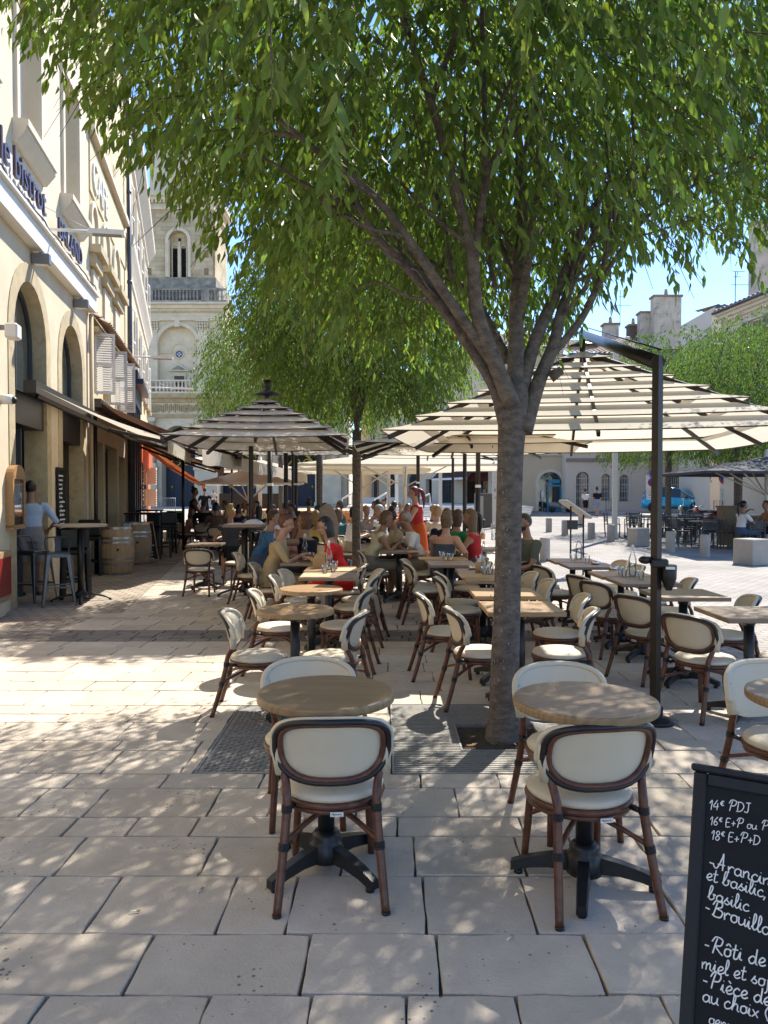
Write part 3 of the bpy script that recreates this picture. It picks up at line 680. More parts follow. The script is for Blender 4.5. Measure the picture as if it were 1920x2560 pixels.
    surround(mb, FC, CX, 1.5, 15.55, 15.7, .75, .12, -1.56, -1.42); fbox(mb, FC, CX-1.95, CX-.87, -1.56, -1.42, 15.55, 15.7); fbox(mb, FC, CX+.87, CX+1.95, -1.56, -1.42, 15.55, 15.7)
    mb.prism([(-1.1, 13.75), (1.1, 13.75), (0, 14.5)], (0, -.3, 0), 1, 0, (CX, 76.45, 0)); mb.prism([(-.72, 13.87), (.72, 13.87), (0, 14.32)], (0, -.02, 0), 1, 1, (CX, 76.14, 0))
    fbox(mb, FC, CX-.7, CX+.7, -1.56, -1.44, 13.3, 13.6); fbox(mb, FC, CX-.62, CX-.5, -1.56, -1.44, 11.4, 13.3); fbox(mb, FC, CX+.5, CX+.62, -1.56, -1.44, 11.4, 13.3)
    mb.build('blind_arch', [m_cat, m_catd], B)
    mb = MB(); fbox(mb, FC, CX-.5, CX+.46, -1.6, -1.5, 11.4, 13.3); mb.build('upper_door', M('old brown door', (.09, .065, .05), .7, .3), B)
    mb = MB(); mb.lathe([(.47, 0), (.47, .12), (.36, .12), (.36, .02)], (0, 0, 0), 20); o = mb.build('oculus', m_cat, B); o.matrix_local = frameM(FC.P(CX, -1.54, 15.45), (1, 0, 0), (0, 0, 1), (0, -1, 0))
    mb = MB(); mb.cyl((0, 0, .03), .02, .36, n=20)
    for k in range(4): mb.box((.15*cos(k*pi/2), .15*sin(k*pi/2), .055), (.14, .14, .01), k*pi/2+pi/4, 1)
    o = mb.build('oculus_glass', [M('blue glass', (.03, .06, .16), .2), m_cat], B); o.matrix_local = frameM(FC.P(CX, -1.54, 15.45), (1, 0, 0), (0, 0, 1), (0, -1, 0))
    mb = MB()
    for z0, z1, w in ((18.62, 19.0, .25), (19.0, 19.55, .15), (19.55, 19.75, .35), (19.75, 20.1, .55), (20.1, 20.3, .85)): fbox(mb, FC, CX-5.2, CX+4.6+w*.6, -1.2, -1+w, z0, z1)
    for i in range(44): u = CX-5.1+i*.22; fbox(mb, FC, u, u+.12, -.66, -.52, 19.42, 19.56)
    mb.build('entablature', m_cat, B)
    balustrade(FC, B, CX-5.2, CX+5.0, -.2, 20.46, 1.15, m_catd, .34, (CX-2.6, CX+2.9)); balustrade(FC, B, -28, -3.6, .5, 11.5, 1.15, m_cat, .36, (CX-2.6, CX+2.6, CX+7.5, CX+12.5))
    mb = MB()
    for z0, z1, w in ((9.0, 9.35, .2), (10.5, 10.9, .25), (10.9, 11.34, .55)): fbox(mb, FC, -28, -3.6, 0, w, z0, z1)
    rnd = random.Random(8)
    for i in range(120): u = -27.6+i*.2; fbox(mb, FC, u, u+.12, 0, .1+.1*rnd.random(), 9.5+.3*rnd.random(), 10.2+.2*rnd.random())
    mb.build('carved_frieze', M('ochre carved stone', (.42, .31, .17), .95, .25, 2, bump=.4, bscale=12), B)
    mb = MB()
    for x, w in doors: surround(mb, FC, x, w, .2, 6.6, w/2, .45, 0, .18)
    for x in (-23.2, -17.05, -11.1, -5.4):
        for s in (-.62, .62): mb.cyl(FC.P(x+s, .35, 4.6), 4.2, .38, .34, 14); fbox(mb, FC, x+s-.5, x+s+.5, 0, .75, 4.2, 4.6); fbox(mb, FC, x+s-.48, x+s+.48, 0, .8, 8.6, 9.0)
        fbox(mb, FC, x-1.25, x+1.25, 0, .8, .2, 4.2); fbox(mb, FC, x-1.35, x+1.35, 0, .95, .2, .8); fbox(mb, FC, x-1.35, x+1.35, 0, .92, 3.9, 4.2)
    mb.build('portal_columns', m_cat, B)
    for x, w in doors:
        d = MB(); fbox(d, FC, x-w/2, x+w/2, -1.58, -1.4, .25, 4.5)
        for i in range(5): fbox(d, FC, x-w/2+.1+i*w/5, x-w/2+.14+i*w/5, -1.4, -1.36, .3, 4.4)
        d.build('portal_door', m_navy, B)
        g = MB(); q = [FC.P(x+w*.5*sin(t), -1.3, 4.45+.85*cos(t)**2+.25*cos(3*t)) for t in np.linspace(-pi/2, pi/2, 22)]; g.tube(q, .1, 6); g.ball(FC.P(x, -1.3, 5.6), .2, 8, 6); g.bar(FC.P(x, -1.3, 5.6), FC.P(x, -1.3, 6.15), .09, .09); g.bar(FC.P(x-.2, -1.3, 5.98), FC.P(x+.2, -1.3, 5.98), .09, .09)
        for s in (-1, 1):
            g.tube([FC.P(x+s*(.5+.3*cos(t)), -1.3, 4.75+.3*sin(t)) for t in np.linspace(0, 5, 12)], .06, 6); g.ball(FC.P(x+s*w*.47, -1.3, 4.7), (.2, .08, .3), 8, 6)
            g.ball(FC.P(x+s*w*.32, -1.38, 2.3), (.17, .04, .17), 4, 3)
        g.build('gilt_crest', m_gold, B)
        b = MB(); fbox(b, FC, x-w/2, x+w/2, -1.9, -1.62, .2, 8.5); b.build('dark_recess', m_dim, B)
cathedral()

# ------------------------------------------------------------ steps up to the raised shop terrace, and the row of houses across the square
m_step = M('white stone step', (.60, .56, .50), .8, .07, 2, bump=.08, bscale=50)
mb = MB(); P0 = .24
for i in range(5): mb.box((2.9+.15*i, 62-.0+.45*i, P0+.075+.15*i-.15), (11.6, 32-.9*0, .296 if i == 0 else .15))
o = mb.build('steps', m_step); tag(o, kind='structure')
m_pale1 = M('pale grey beige render', (.58, .485, .36), .9, .08, .7, bump=.08, bscale=30, stain=((.5, .42, .31), .5, .6)); m_pale2 = M('tan render', (.54, .43, .285), .9, .1, .8, stain=((.45, .36, .24), .6, .58)); m_pale3 = M('pinkish white render', (.62, .535, .43), .9, .06, .6, stain=((.54, .465, .37), .5, .6))
m_grille = M('white painted grille', (.62, .60, .56), .5); m_shop = glass_mat('shop glass', (.03, .045, .055), .03, .3)
def far_windows(fr, B, us, w, zb, zt, mat=None, shut=None):
    for u in us:
        window(fr, B, u, w, zb, zt, 0, -.16, m_white, m_glass, 2, 3, .07)
        s = MB(); surround(s, fr, u, w, zb, zt, 0, .13, -.001, .05); fbox(s, fr, u-w*.7, u+w*.7, 0, .14, zb-.12, zb); s.build('window_surround', m_cream, B)
        if shut: shutter(fr, B, u-w/2, u-w, .03, zb, zt, shut, radians(6)); shutter(fr, B, u+w/2, u+w, .03, zb, zt, shut, radians(6))
def row_house(name, label, fr, u0, u1, zg, zc, ze, gops, ws, mat, deep=8, roof=True, gdepth=.35, rise=2.0):
    B = thing(name, label, 'building', (0, 0, 0)); mb = MB()
    wall(mb, fr, u0, u1, zg, zc, gops, gdepth)
    n = len(ws[0]) if ws else 0; fl = ws[1] if ws else []
    z = zc
    for (zb, zt) in fl:
        z1 = zt+.75 if (zb, zt) != fl[-1] else ze
        wall(mb, fr, u0, u1, z, z1, [(u, ws[2], zb, zt, 0) for u in ws[0]], .22); z = z1
    if z < ze: wall(mb, fr, u0, u1, z, ze, [])
    for u in (u0, u1): mb.quad(fr.P(u, 0, zg), fr.P(u, -deep, zg), fr.P(u, -deep, ze), fr.P(u, 0, ze))
    mb.build('wall', mat, B)
    c = MB(); fbox(c, fr, u0+.003, u1-.003, 0, .16, zc-.12, zc+.12); c.build('string_course', m_cream if mat is not m_pale3 else M('grey ledge', (.25, .22, .19), .8), B)
    c = MB()
    for k, w in enumerate((.12, .25, .42)): fbox(c, fr, u0-.0, u1+.0, 0, w, ze-.5+.16*k, ze-.34+.16*k)
    c.build('cornice', m_cream, B)
    for (zb, zt) in fl: far_windows(fr, B, ws[0], ws[2], zb, zt)
    if roof:
        r = MB(); tile_roof(r, fr.P(u0, .45, ze+.02), fr.P(u1, .45, ze+.02), fr.P(u1, -deep*.6, ze+rise), fr.P(u0, -deep*.6, ze+rise), .35, .07, 0, 12); r.build('tiled_roof', m_tile, B)
        r = MB(); r.tube([fr.P(u0, .5, ze-.02), fr.P(u1, .5, ze-.02)], .08, 8); r.build('gutter', m_zinc, B)
    return B
dR = Vector((8.46-1.5, 58-72.5)); FR1 = Fr((1.5, 72.5), dR); LR1 = dR.length
us = [LR1*t for t in (.1, .32, .52, .72, .9)]
R1 = row_house('arcade_house', 'long pale arcaded building running back towards the cathedral with arched shopfronts', FR1, -9, LR1, .6, 6.2, 12.6, [(-5.5, 1.8, .8, 2.9, .9), (-2, 1.8, .8, 2.9, .9), (2.6, 2.4, .8, 2.6, 1.2), (5.6, 1.1, .8, 2.9, 0), (8.6, 2.4, .8, 2.6, 1.2), (13.2, 3.6, .8, 3.3, 0)], ([-6, -3]+us, [(7.0, 9.3), (10.3, 11.7)], 1.05), m_pale1)
for u, w in ((-5.5, 1.8), (-2, 1.8), (2.6, 2.4), (8.6, 2.4)): window(FR1, R1, u, w, .8, 2.75, w/2, -.3, m_frame, m_shop, 2, 2, .07, 'shop_window')
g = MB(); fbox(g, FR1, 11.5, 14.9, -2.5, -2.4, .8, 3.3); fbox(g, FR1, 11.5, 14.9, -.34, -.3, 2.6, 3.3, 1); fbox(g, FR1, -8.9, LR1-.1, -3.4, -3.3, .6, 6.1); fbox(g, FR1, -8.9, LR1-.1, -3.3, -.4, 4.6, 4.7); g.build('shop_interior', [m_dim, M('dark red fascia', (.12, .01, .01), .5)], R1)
g = MB()
for i, c in enumerate(((.5, .05, .04), (.1, .15, .3), (.5, .3, .1), (.3, .3, .3), (.4, .05, .1))): fbox(g, FR1, 11.7+i*.6, 12.1+i*.6, -1.2, -.9, .8, 2.0+.1*(i % 2), i)
g.build('clothes_display', [M('display %d' % i, c, .8) for i, c in enumerate(((.4, .04, .03), (.08, .12, .25), (.4, .22, .08), (.25, .25, .25), (.3, .04, .08)))], R1)
FR2 = Fr((8.46, 57.6), (1, 0))
R2 = row_house('blue_shop_house', 'tan house with an arched doorway holding a bright blue shopfront', FR2, 0, 4.9, .3, 4.6, 12.5, [(.9, 1.0, .3, 3.5, .3), (4.0, 1.75, .3, 2.45, .8)], ([1.2, 3.5], [(5.4, 7.4), (8.4, 10.4)], 1.1), m_pale2)
s = MB(); surround(s, FR2, 4.0, 1.75, .3, 2.45, .8, .22, 0, .06); s.build('stone_surround', m_cream, R2)
s = MB(); fbox(s, FR2, 3.1, 4.89, -.34, -.3, .3, 3.4); s.build('shop_glazing', m_shop, R2)
tq = M('turquoise paint', (.02, .22, .34), .4); s = MB()
for a, b, c, d in ((3.80, 3.9, .3, 2.3), (4.76, 4.86, .3, 2.3), (3.9, 4.76, 2.15, 2.3), (3.9, 4.76, .3, .5), (3.9, 4.76, 2.42, 2.7)): fbox(s, FR2, a, b, -.29, -.12, c, d)
s.build('blue_door', tq, R2)
dm = MB(); c = FR2.P(3.45, -.2, .3); dm.lathe([(.03, 0), (.03, .75), (.13, .8), (.11, 1.05), (.17, 1.35), (.08, 1.5), (.04, 1.62)], c, 10, sy=.7); dm.build('mannequin', m_white, R2)
dk = MB(); fbox(dk, FR2, .42, 1.38, -.34, -.3, .3, 3.8); dk.build('dark_doorway', m_glass, R2)
MB().box(FR2.P(2.2, .03, 4.95), (.6, .05, .34)).build('street_sign', M('blue enamel', (.02, .06, .3), .3), R2)
FR3 = Fr((13.36, 56.5), (1, 0)); a3 = (3.0, 5.2)
R3 = row_house('white_townhouse', 'whitish town house with three arched grilled windows and a grey ledge', FR3, 0, 6.05, .3, 4.1, 11.8, [(1.24, .98, .6, 2.75, .49), (2.94, .66, 1.1, 2.75, .33), (4.29, .68, 1.05, 2.7, .34)], ([1.2, 2.9, 4.6], [(4.75, 6.6), (8.0, 9.9)], 1.0), m_pale3)
for u, w, zb, r in ((1.24, .98, .6, .49), (2.94, .66, 1.1, .33), (4.29, .68, 1.05, .34)):
    window(FR3, R3, u, w, zb, 2.75 if u < 3 else 2.7, r, -.3, m_grey, m_glass, 2, 2, .05); s = MB(); surround(s, FR3, u, w, zb, 2.75 if u < 3 else 2.7, r, .14, -.001, .04); s.build('window_surround', m_cream, R3)
    gm = MB(); n = int(w/.13)
    for i in range(n+1): x = u-w/2+.04+(w-.08)*i/n; gm.bar(FR3.P(x, -.1, zb+.02), FR3.P(x, -.1, 2.7+r*sqrt(max(0, 1-((x-u)/(w/2))**2))), .025, .025)
    for z in (1.3, 1.8, 2.3, 2.75): gm.bar(FR3.P(u-w/2+.02, -.1, z), FR3.P(u+w/2-.02, -.1, z), .03, .03)
    gm.build('window_grille', m_grille, R3)
s = MB()
for i in range(8): fbox(s, FR3, 5.75-(i % 2)*.12, 6.053, -.3, .05, .3+i*.47, .3+i*.47+.44)
s.build('corner_quoins', m_pale3, R3)
FR4 = Fr((19.4, 57.6), (1, 0))
R4 = row_house('plain_townhouse', 'plain pale town house with one wide arched barred window behind the blue car', FR4, 0, 9, .3, 4.2, 11.2, [(2.8, 1.9, .7, 2.35, .85)], ([2.8, 5, 7.6], [(5.2, 7.2), (8.2, 9.8)], 1.0), m_pale3)
window(FR4, R4, 2.8, 1.9, .7, 2.35, .85, -.3, m_grey, m_glass, 3, 2, .07); gm = MB()
for i in range(13): x = 1.9+1.8*i/12; gm.bar(FR4.P(x, -.1, .72), FR4.P(x, -.1, 2.35+.85*sqrt(max(0, 1-((x-2.8)/.95)**2))), .035, .035)
for z in (1.1, 1.7, 2.3): gm.bar(FR4.P(1.87, -.1, z), FR4.P(3.73, -.1, z), .04, .04)
gm.build('window_grille', m_grille, R4); s = MB(); surround(s, FR4, 2.8, 1.9, .7, 2.35, .85, .2, -.001, .05); s.build('window_surround', m_cream, R4)
FR5 = Fr((23.5, 50), (1, 0))
R5 = row_house('glass_front_shop', 'shop with a wide grey glazed front behind the dark parasol', FR5, 0, 9, .2, 4.0, 8.6, [(3.0, 5.2, .4, 3.3, 0)], ([2, 5], [(5.0, 6.8)], 1.0), m_pale1)
window(FR5, R5, 3.0, 5.2, .4, 3.3, 0, -.3, m_grey, m_shop, 3, 1, .1, 'shop_window')
s = MB(); fbox(s, FR5, 3.1, 4.9, -.29, -.28, 1.3, 2.9); s.build('purple_poster', M('purple poster', (.10, .08, .28), .5, .4, 3), R5)
s = MB()
for i in range(9): fbox(s, FR5, .5, 2.1, -.29, -.28, 1.0+i*.14, 1.07+i*.14)
s.build('window_blind', m_white, R5)
FR6 = Fr((17.6, 40.3), (.5, -3.6))
R6 = row_house('grey_shutter_house', 'cream house above the right hand trees with a bracketed eave and grey shutters', FR6, 0, 14, .2, 4.5, 11.0, [], ([2.9, 6.5, 10], [(8.0, 10.1)], 1.0), m_pale1, 9)
for u in (2.9,): shutter(FR6, R6, u-.5, u-1.05, .03, 8.0, 10.1, m_grey, radians(5)); shutter(FR6, R6, u+.5, u+1.05, .03, 8.0, 10.1, m_grey, radians(5))
FR7 = Fr((19.6, 47), (1, 0))
R7 = row_house('white_annex', 'small white annex with a low tiled roof beside the cream house', FR7, .35, 2.6, .2, 6, 12.9, [], ([], [], 1), m_pale3, 5, rise=.45)
def chimney(u0, u1, v0, v1, Y, lb, pots=0, mat=None):
    a, b = W(u0, v0, Y), W(u1, v1, Y); t = thing('chimney_stack', lb, 'chimney', ((a.x+b.x)/2, Y, b.z), 0, 'chimney stacks on the roofs across the square'); w, h = b.x-a.x, a.z-b.z
    MB().box((0, .45, h/2-.2), (w, .9, h+.4)).build('stack', mat or M('rendered chimney', (.50, .42, .33), .95, .25, 1.2, bump=.4, bscale=10, stain=((.16, .14, .12), 1.5, .52)), t)
    MB().box((0, .45, h+.08), (w+.2, 1.1, .16)).build('cap', M('chimney brick', (.24, .17, .13), .9, .3, 4), t)
    for i in range(pots): MB().cyl(((i-.5*(pots-1))*.5, .45, h+.16), .55, .16, .12, 10).build('chimney_pot', m_tile, t)
chimney(1636, 1703, 742, 860, 61, 'broad pale chimney stack, the tallest, against the blue sky', 1)
chimney(1602, 1635, 783, 870, 62, 'narrow grey chimney stack attached left of the broad pale one')
chimney(1574, 1600, 815, 880, 63, 'small dark brick chimney left of the grey stack', 1, M('dark brick', (.12, .085, .07), .9, .3, 5))
chimney(1512, 1547, 812, 880, 63, 'low brown chimney between the tree branches', 1)
chimney(1892, 1960, 560, 735, 42, 'tall weathered chimney at the right edge above the cream house')
for (u, v, Y, h, lb) in ((1838, 745, 50, 1.7, 'rooftop aerial with cross bars beside the right chimney'), (1550, 800, 64, 2.4, 'thin rooftop aerial behind the low brown chimney')):
    p = W(u, v, Y); t = thing('tv_aerial', lb, 'aerial', p, 0, 'rooftop aerials'); MB().tube([(0, 0, -.6), (0, 0, h)], .03, 6).build('mast', m_zinc, t)
    b = MB()
    for z, l in ((h, .6), (h*.8, .35), (h*.5, .9)): b.bar((-l*.3, 0, z), (l, 0, z), .03, .03)
    b.build('cross_bars', m_zinc, t)
FR8 = Fr((19.0, 62), (1, 0))
R8 = row_house('rear_roof_house', 'tiled rear house whose roof shows behind the right hand trees', FR8, -2, 8, .3, 5, 13.0, [], ([], [], 1), m_pale1, 7)
FR9 = Fr((-33, 58), (1, .2))
def boundary():
    b = MB(); fbox(b, Fr((-34, 78), (1, 0)), 0, 6, -8, 0, 0, 16); o = b.build('side_house', m_pale2); tag(o, 'tan house wall left of the cathedral behind the street', 'building')
# ------------------------------------------------------------ parasols and awnings
m_canvas = M('cream canvas', (.74, .67, .55), .9, .05, 3, trans=.42, spec=.1)
m_canvas2 = M('greyed cream canvas', (.70, .63, .53), .9, .06, 3, trans=.34, spec=.1)
m_bron = M('dark bronze metal', (.024, .018, .016), .38, .15, 5, metal=.35)
m_bind = M('brown edge binding', (.05, .034, .027), .8)
m_wpole = M('pale powder coated pole', (.55, .50, .43), .45, .05)
def tiered(name, label, c, hx, hy, zE, zA, n, rz, pole, cap_h=.25, mat=None, arm=True, poleh=2.62, clamp=None):
    t = thing(name, label, 'parasol', (c[0], c[1], 0), rz, 'tiered cantilever parasols'); H = zA-zE; mat = mat or m_canvas
    sgn = ((-1, -1), (1, -1), (1, 1), (-1, 1)); rnd = random.Random(int(c[0]*100))
    zf = lambda r: zA-H*r
    for k in range(n):
        ro = (k+1)/n; ri = max(.03, ro-1.3/n); zo = zf(ro); zi = zo+(ro-ri)*H*(.56 if k else .8); mb = MB(); N_ = 9
        for s in range(4):
            a, b = sgn[s], sgn[(s+1) % 4]; vs = []
            for j in range(3):
                for i in range(N_+1):
                    q = i/N_; r = ri+(ro-ri)*j/2; z = zi+(zo-zi)*j/2-.03*sin(pi*q)*(j/2)*ro-.012*sin(pi*j/2)
                    vs.append(((a[0]*(1-q)+b[0]*q)*hx*r, (a[1]*(1-q)+b[1]*q)*hy*r, z))
            mb.add(vs, [(j*(N_+1)+i, (j+1)*(N_+1)+i, (j+1)*(N_+1)+i+1, j*(N_+1)+i+1) for j in range(2) for i in range(N_)], 0, True)
            e = vs[2*(N_+1):]; m_ = len(e)
            mb.add([Vector(p)*1 for p in e]+[Vector(p)+Vector((0, 0, -.013)) for p in e], [(i, m_+i, m_+i+1, i+1) for i in range(m_-1)], 1)
        mb.build('canopy_tier', [mat, m_bind], t)
    for i in range(8):
        x, y = [(-1, -1), (0, -1), (1, -1), (1, 0), (1, 1), (0, 1), (-1, 1), (-1, 0)][i]
        MB().bar((x*hx*.05, y*hy*.05, zA-.115), (x*hx*.965, y*hy*.965, zE-.075), .035, .05).build('rib', m_bron, t)
    hub = MB(); hub.cyl((0, 0, zA-.28), .5, .035, n=12); hub.lathe([(.03, zA+.005), (.2, zA+.012), (.16, zA+.035), (.045, zA+.08), (.045, zA+cap_h), (.06, zA+cap_h)], n=16); hub.build('hub', m_bron, t)
    R = Matrix.Rotation(-rz, 3, 'Z'); pl = R@Vector((pole[0]-c[0], pole[1]-c[1], 0))
    p = MB(); p.tube([pl+Vector((0, 0, .05)), pl+Vector((0, 0, poleh))], .037, 4 if arm else 10, smooth=False); p.build('pole', m_bron, t)
    b = MB(); b.lathe([(.13, .0), (.13, .02), (.10, .035), (.055, .045), (.055, .11)], pl, 20); b.build('base', m_bron, t)
    if arm:
        a = MB(); a.tube([pl+Vector((0, 0, poleh-.05)), Vector((0, 0, zA+cap_h-.03))], .052, 10); a.build('arm', m_bron, t)
        w = MB(); w.tube([pl+Vector((.02, 0, poleh+.04)), Vector((0, 0, zA+cap_h+.07))], .006, 5); w.build('cable', m_black, t)
    k = clamp or 1.1; cr = MB(); cr.box(pl+Vector((.02, 0, k)), (.11, .11, .06), bev=.01); cr.lathe([(.02, 0), (.035, .03), (.052, .08), (.055, .17), (.045, .18)], pl+Vector((.085, 0, k-.19)), 12); cr.ball(pl+Vector((-.07, 0, k+.02)), (.05, .03, .03), 8, 6)
    cr.build('crank_box', m_black, t); MB().box(pl+Vector((.085, -.058, k-.03)), (.06, .006, .018)).build('crank_label', m_white, t)
    return t
phi = radians(-10); FA = Vector((0, 0)); C_A = W(1455, 1100, 9.72); pA = ZP(1637, 1806, 0)
tiered('cantilever_parasol', 'huge near cream tiered parasol whose square pole stands by the right tables', (C_A.x, 9.72), 2.2, 2.15, 2.27, 3.44, 7, phi, (pA.x, pA.y), .20, poleh=2.56, clamp=1.12)
bl = W(880, 1103, 10.9); br = W(1482, 1103, 10.9)
pB_ = W(1182, 1235, 12.9)
tiered('cantilever_parasol', 'low cream tiered parasol behind the near trunk with twin bronze poles', ((bl.x+br.x)/2, 12.6), (br.x-bl.x)/2, 1.7, bl.z, bl.z+.55, 4, 0, (pB_.x, 14.2), .1, arm=False, poleh=2.5)
fl = W(383, 1085, 9.3); fr_ = W(856, 1083, 9.3); cD = ((fl.x+fr_.x)/2, 10.85); pD = W(610, 1235, 12.4)
topD = W(643, 990, 10.85).z
tiered('cantilever_parasol', 'smaller six tier cream parasol with a mast knob over the left tables', cD, (fr_.x-fl.x)/2, 1.55, fl.z, topD, 6, radians(3), (pD.x+.15, 12.2), .22, m_canvas2, arm=False, poleh=2.4, clamp=1.02)
def post(u, v, Y, h, r, lb):
    p = W(u, v, Y); t = thing('parasol_post', lb, 'parasol post', (p.x, Y, gz(Y)), 0, 'bronze parasol posts among the diners')
    MB().tube([(0, 0, .05), (0, 0, h)], r, 8).build('pole', m_bron, t); MB().lathe([(.12, 0), (.12, .03), (r+.01, .05), (r+.01, .12)], n=14).build('base', m_bron, t)
    MB().box((.05, 0, 1.08), (.16, .1, .14), bev=.02).build('crank_box', m_black, t); MB().box((0, 0, h*.72), (r*2.2, r*2.2, .05)).build('collar', m_white, t)
post(1195, 1235, 13.6, 2.4, .042, 'right bronze post of the twin pair just left of the near trunk')
post(1045, 1235, 19, 2.55, .045, 'thinner bronze post behind the red haired waitress')
tiered('cantilever_parasol', 'far cream tiered parasol glimpsed behind the six tier one', (-2.3, 17.8), 1.75, 1.8, 2.62, 3.2, 4, 0, (-2.3, 19.4), .1, m_canvas2, arm=False, poleh=2.6)
tiered('cantilever_parasol', 'far cream tiered parasol behind the waitress and the twin posts', (1.2, 19.6), 1.9, 1.8, 2.62, 3.15, 4, 0, (1.9, 21.2), .1, m_canvas, arm=False, poleh=2.6)
post(675, 1235, 14.5, 2.45, .05, 'bronze post right of the tall table with papers'); post(715, 1235, 17.5, 2.5, .05, 'far bronze post left of the slim trunk'); post(740, 1235, 19, 2.5, .045, 'far bronze post beside the slim leafy trunk')
def cream_parasol(label, x, Y, hx, hy, zE, rise, nstrut=8, mat=None, rz=0, ph=None, group='plain cream parasols on the square', pr=.05, pm=None):
    t = thing('market_parasol', label, 'parasol', (x, Y, gz(Y)), rz, group); mat = mat or m_canvas; pm = pm or m_wpole
    c = MB(); N_ = 8; sg = ((-1, -1), (1, -1), (1, 1), (-1, 1))
    for s in range(4):
        a, b = sg[s], sg[(s+1) % 4]; vs = []
        for j in range(5):
            r = max(.01, j/4)
            for i in range(N_+1): q = i/N_; vs.append(((a[0]*(1-q)+b[0]*q)*hx*r, (a[1]*(1-q)+b[1]*q)*hy*r, zE+rise*(1-r)-.05*rise*sin(pi*r)-.02*sin(pi*q)*r))
        c.add(vs, [(j*(N_+1)+i, (j+1)*(N_+1)+i, (j+1)*(N_+1)+i+1, j*(N_+1)+i+1) for j in range(4) for i in range(N_)], 0, True)
        e = vs[4*(N_+1):]; c.add(list(e)+[Vector(p)-Vector((0, 0, .07)) for p in e], [(i, len(e)+i, len(e)+i+1, i+1) for i in range(len(e)-1)])
    c.build('canopy', mat, t); zt = zE+rise
    MB().tube([(0, 0, .04), (0, 0, zt+.12)], pr, 10).build('pole', pm, t); MB().lathe([(.3, 0), (.3, .05), (.07, .07), (.07, .3)], n=16).build('base', m_grey, t)
    MB().ball((0, 0, zt+.14), (.05, .05, .06), 8, 6).build('finial', pm, t)
    for i in range(nstrut):
        a = 2*pi*i/nstrut+pi/4; k = 1/max(abs(cos(a)), abs(sin(a))); x_, y_ = cos(a)*k*hx, sin(a)*k*hy
        MB().bar((cos(a)*.05, sin(a)*.05, zE-.62), (x_*.55, y_*.55, zE+rise*.42), .03, .03).build('strut', pm, t)
    return t
p = W(885+34, 1200, 27); cream_parasol('cream parasol left of the pale struts row with a slim white pole', p.x-.2, 27, 2.3, 2.2, W(0, 1178, 25).z, .5)
p = W(1012, 1200, 24); cream_parasol('broad cream parasol with a thick pale pole behind the waitress', p.x, 24, 3.2, 2.4, W(0, 1166, 22).z, .55, pr=.07)
p = W(972, 1200, 30); cream_parasol('cream parasol between the two pale poles behind the diners', p.x, 30, 2.6, 2.2, W(0, 1176, 28).z, .6, pr=.06)
p = W(620, 1200, 27); cream_parasol('bright white parasol with a thin pole in front of the black stage screen', p.x, 27, 1.75, 1.6, W(0, 1212, 25.4).z, .5, 6, M('white canvas', (.78, .74, .66), .9, .03, trans=.25), .25, pr=.025)
p = W(650, 1200, 36); cream_parasol('grey cream parasol with paired white poles in the shade by the portal', p.x, 36, 2.2, 2.0, W(0, 1180, 34).z, .5, mat=m_canvas2, pr=.09)
p = W(545, 1140, 40); cream_parasol('small far cream parasol under the brown awning near the cathedral', p.x, 40, 1.5, 1.5, W(0, 1160, 40).z, .35)
m_charc = M('charcoal canvas', (.045, .047, .055), .85, .2, 3, trans=.08)
p = W(1845, 1185, 21.5); cream_parasol('dark charcoal parasol over the black chairs on the right terrace', p.x+.8, 21.5, 2.5, 1.9, W(0, 1182, 19.8).z, .45, mat=m_charc, group='dark parasols of the right terrace', pr=.05, pm=m_wpole)

def awning(name, label, fr, u0, u1, zw, zf, proj, fabric, val, arms, armm, casm, rev=.16):
    """folding arm awning: cassette on the wall, sloping cloth, front bar, valance, jointed arms"""
    t = thing(name, label, 'awning', (0, 0, 0)); P = fr.P
    c = MB(); fbox(c, fr, u0, u1, .02, .20, zw-.10, zw+.08); c.build('cassette', casm, t)
    c = MB(); N_ = 10; vs = []
    for j in range(7):
        for i in range(N_+1): s = j/6; vs.append(P(u0+.06+(u1-u0-.12)*i/N_, .18+(proj-.18)*s, zw+(zf-zw)*s-.05*sin(pi*s)-.01*sin(i*1.7)*s))
    c.add(vs, [(j*(N_+1)+i, j*(N_+1)+i+1, (j+1)*(N_+1)+i+1, (j+1)*(N_+1)+i) for j in range(6) for i in range(N_)], 0, True); c.build('cloth', fabric, t)
    c = MB(); fbox(c, fr, u0, u1, proj-.02, proj+.08, zf-.06, zf+.04); c.build('front_bar', armm, t)
    if rev:
        c = MB(); k = 60; e = [P(u0+.06+(u1-u0-.12)*i/k, proj+.085+.008*sin(i*2.1), 0) for i in range(k+1)]; c.add([q+Vector((0, 0, zf-.03)) for q in e]+[q+Vector((0, 0, zf-rev-.02*abs(sin(i*.55)))) for i, q in enumerate(e)], [(i, k+1+i, k+2+i, i+1) for i in range(k)]); c.build('valance', val, t)
    for u in arms:
        sg = 1 if u < (u0+u1)/2 else -1; el = P(u+sg*min(1.1, (u1-u0)*.35), proj*.5, (zw*.5+zf*.5)-.16)
        a = MB(); a.bar(P(u, .14, zw-.12), el, .07, .06); a.ball(el, .05, 8, 6); a.bar(el, P(u+sg*.1, proj, zf-.06), .055, .05); a.build('folding_arm', armm, t)
    return t
m_brownc = M('brown awning cloth', (.20, .105, .065), .9, .1, 3, trans=.18); m_cas = M('dark awning metal', (.05, .042, .038), .45, .1, metal=.3)
ua = F1.uY(11.15)
awning('cream_awning', 'sloping cream awning on dark folding arms over the bistro doorway', F1, ua, F1.uY(15.6), 3.17, 2.46, 1.95, m_canvas, m_canvas, (ua+.25, F1.uY(15.3)), m_cas, m_cas, .22)
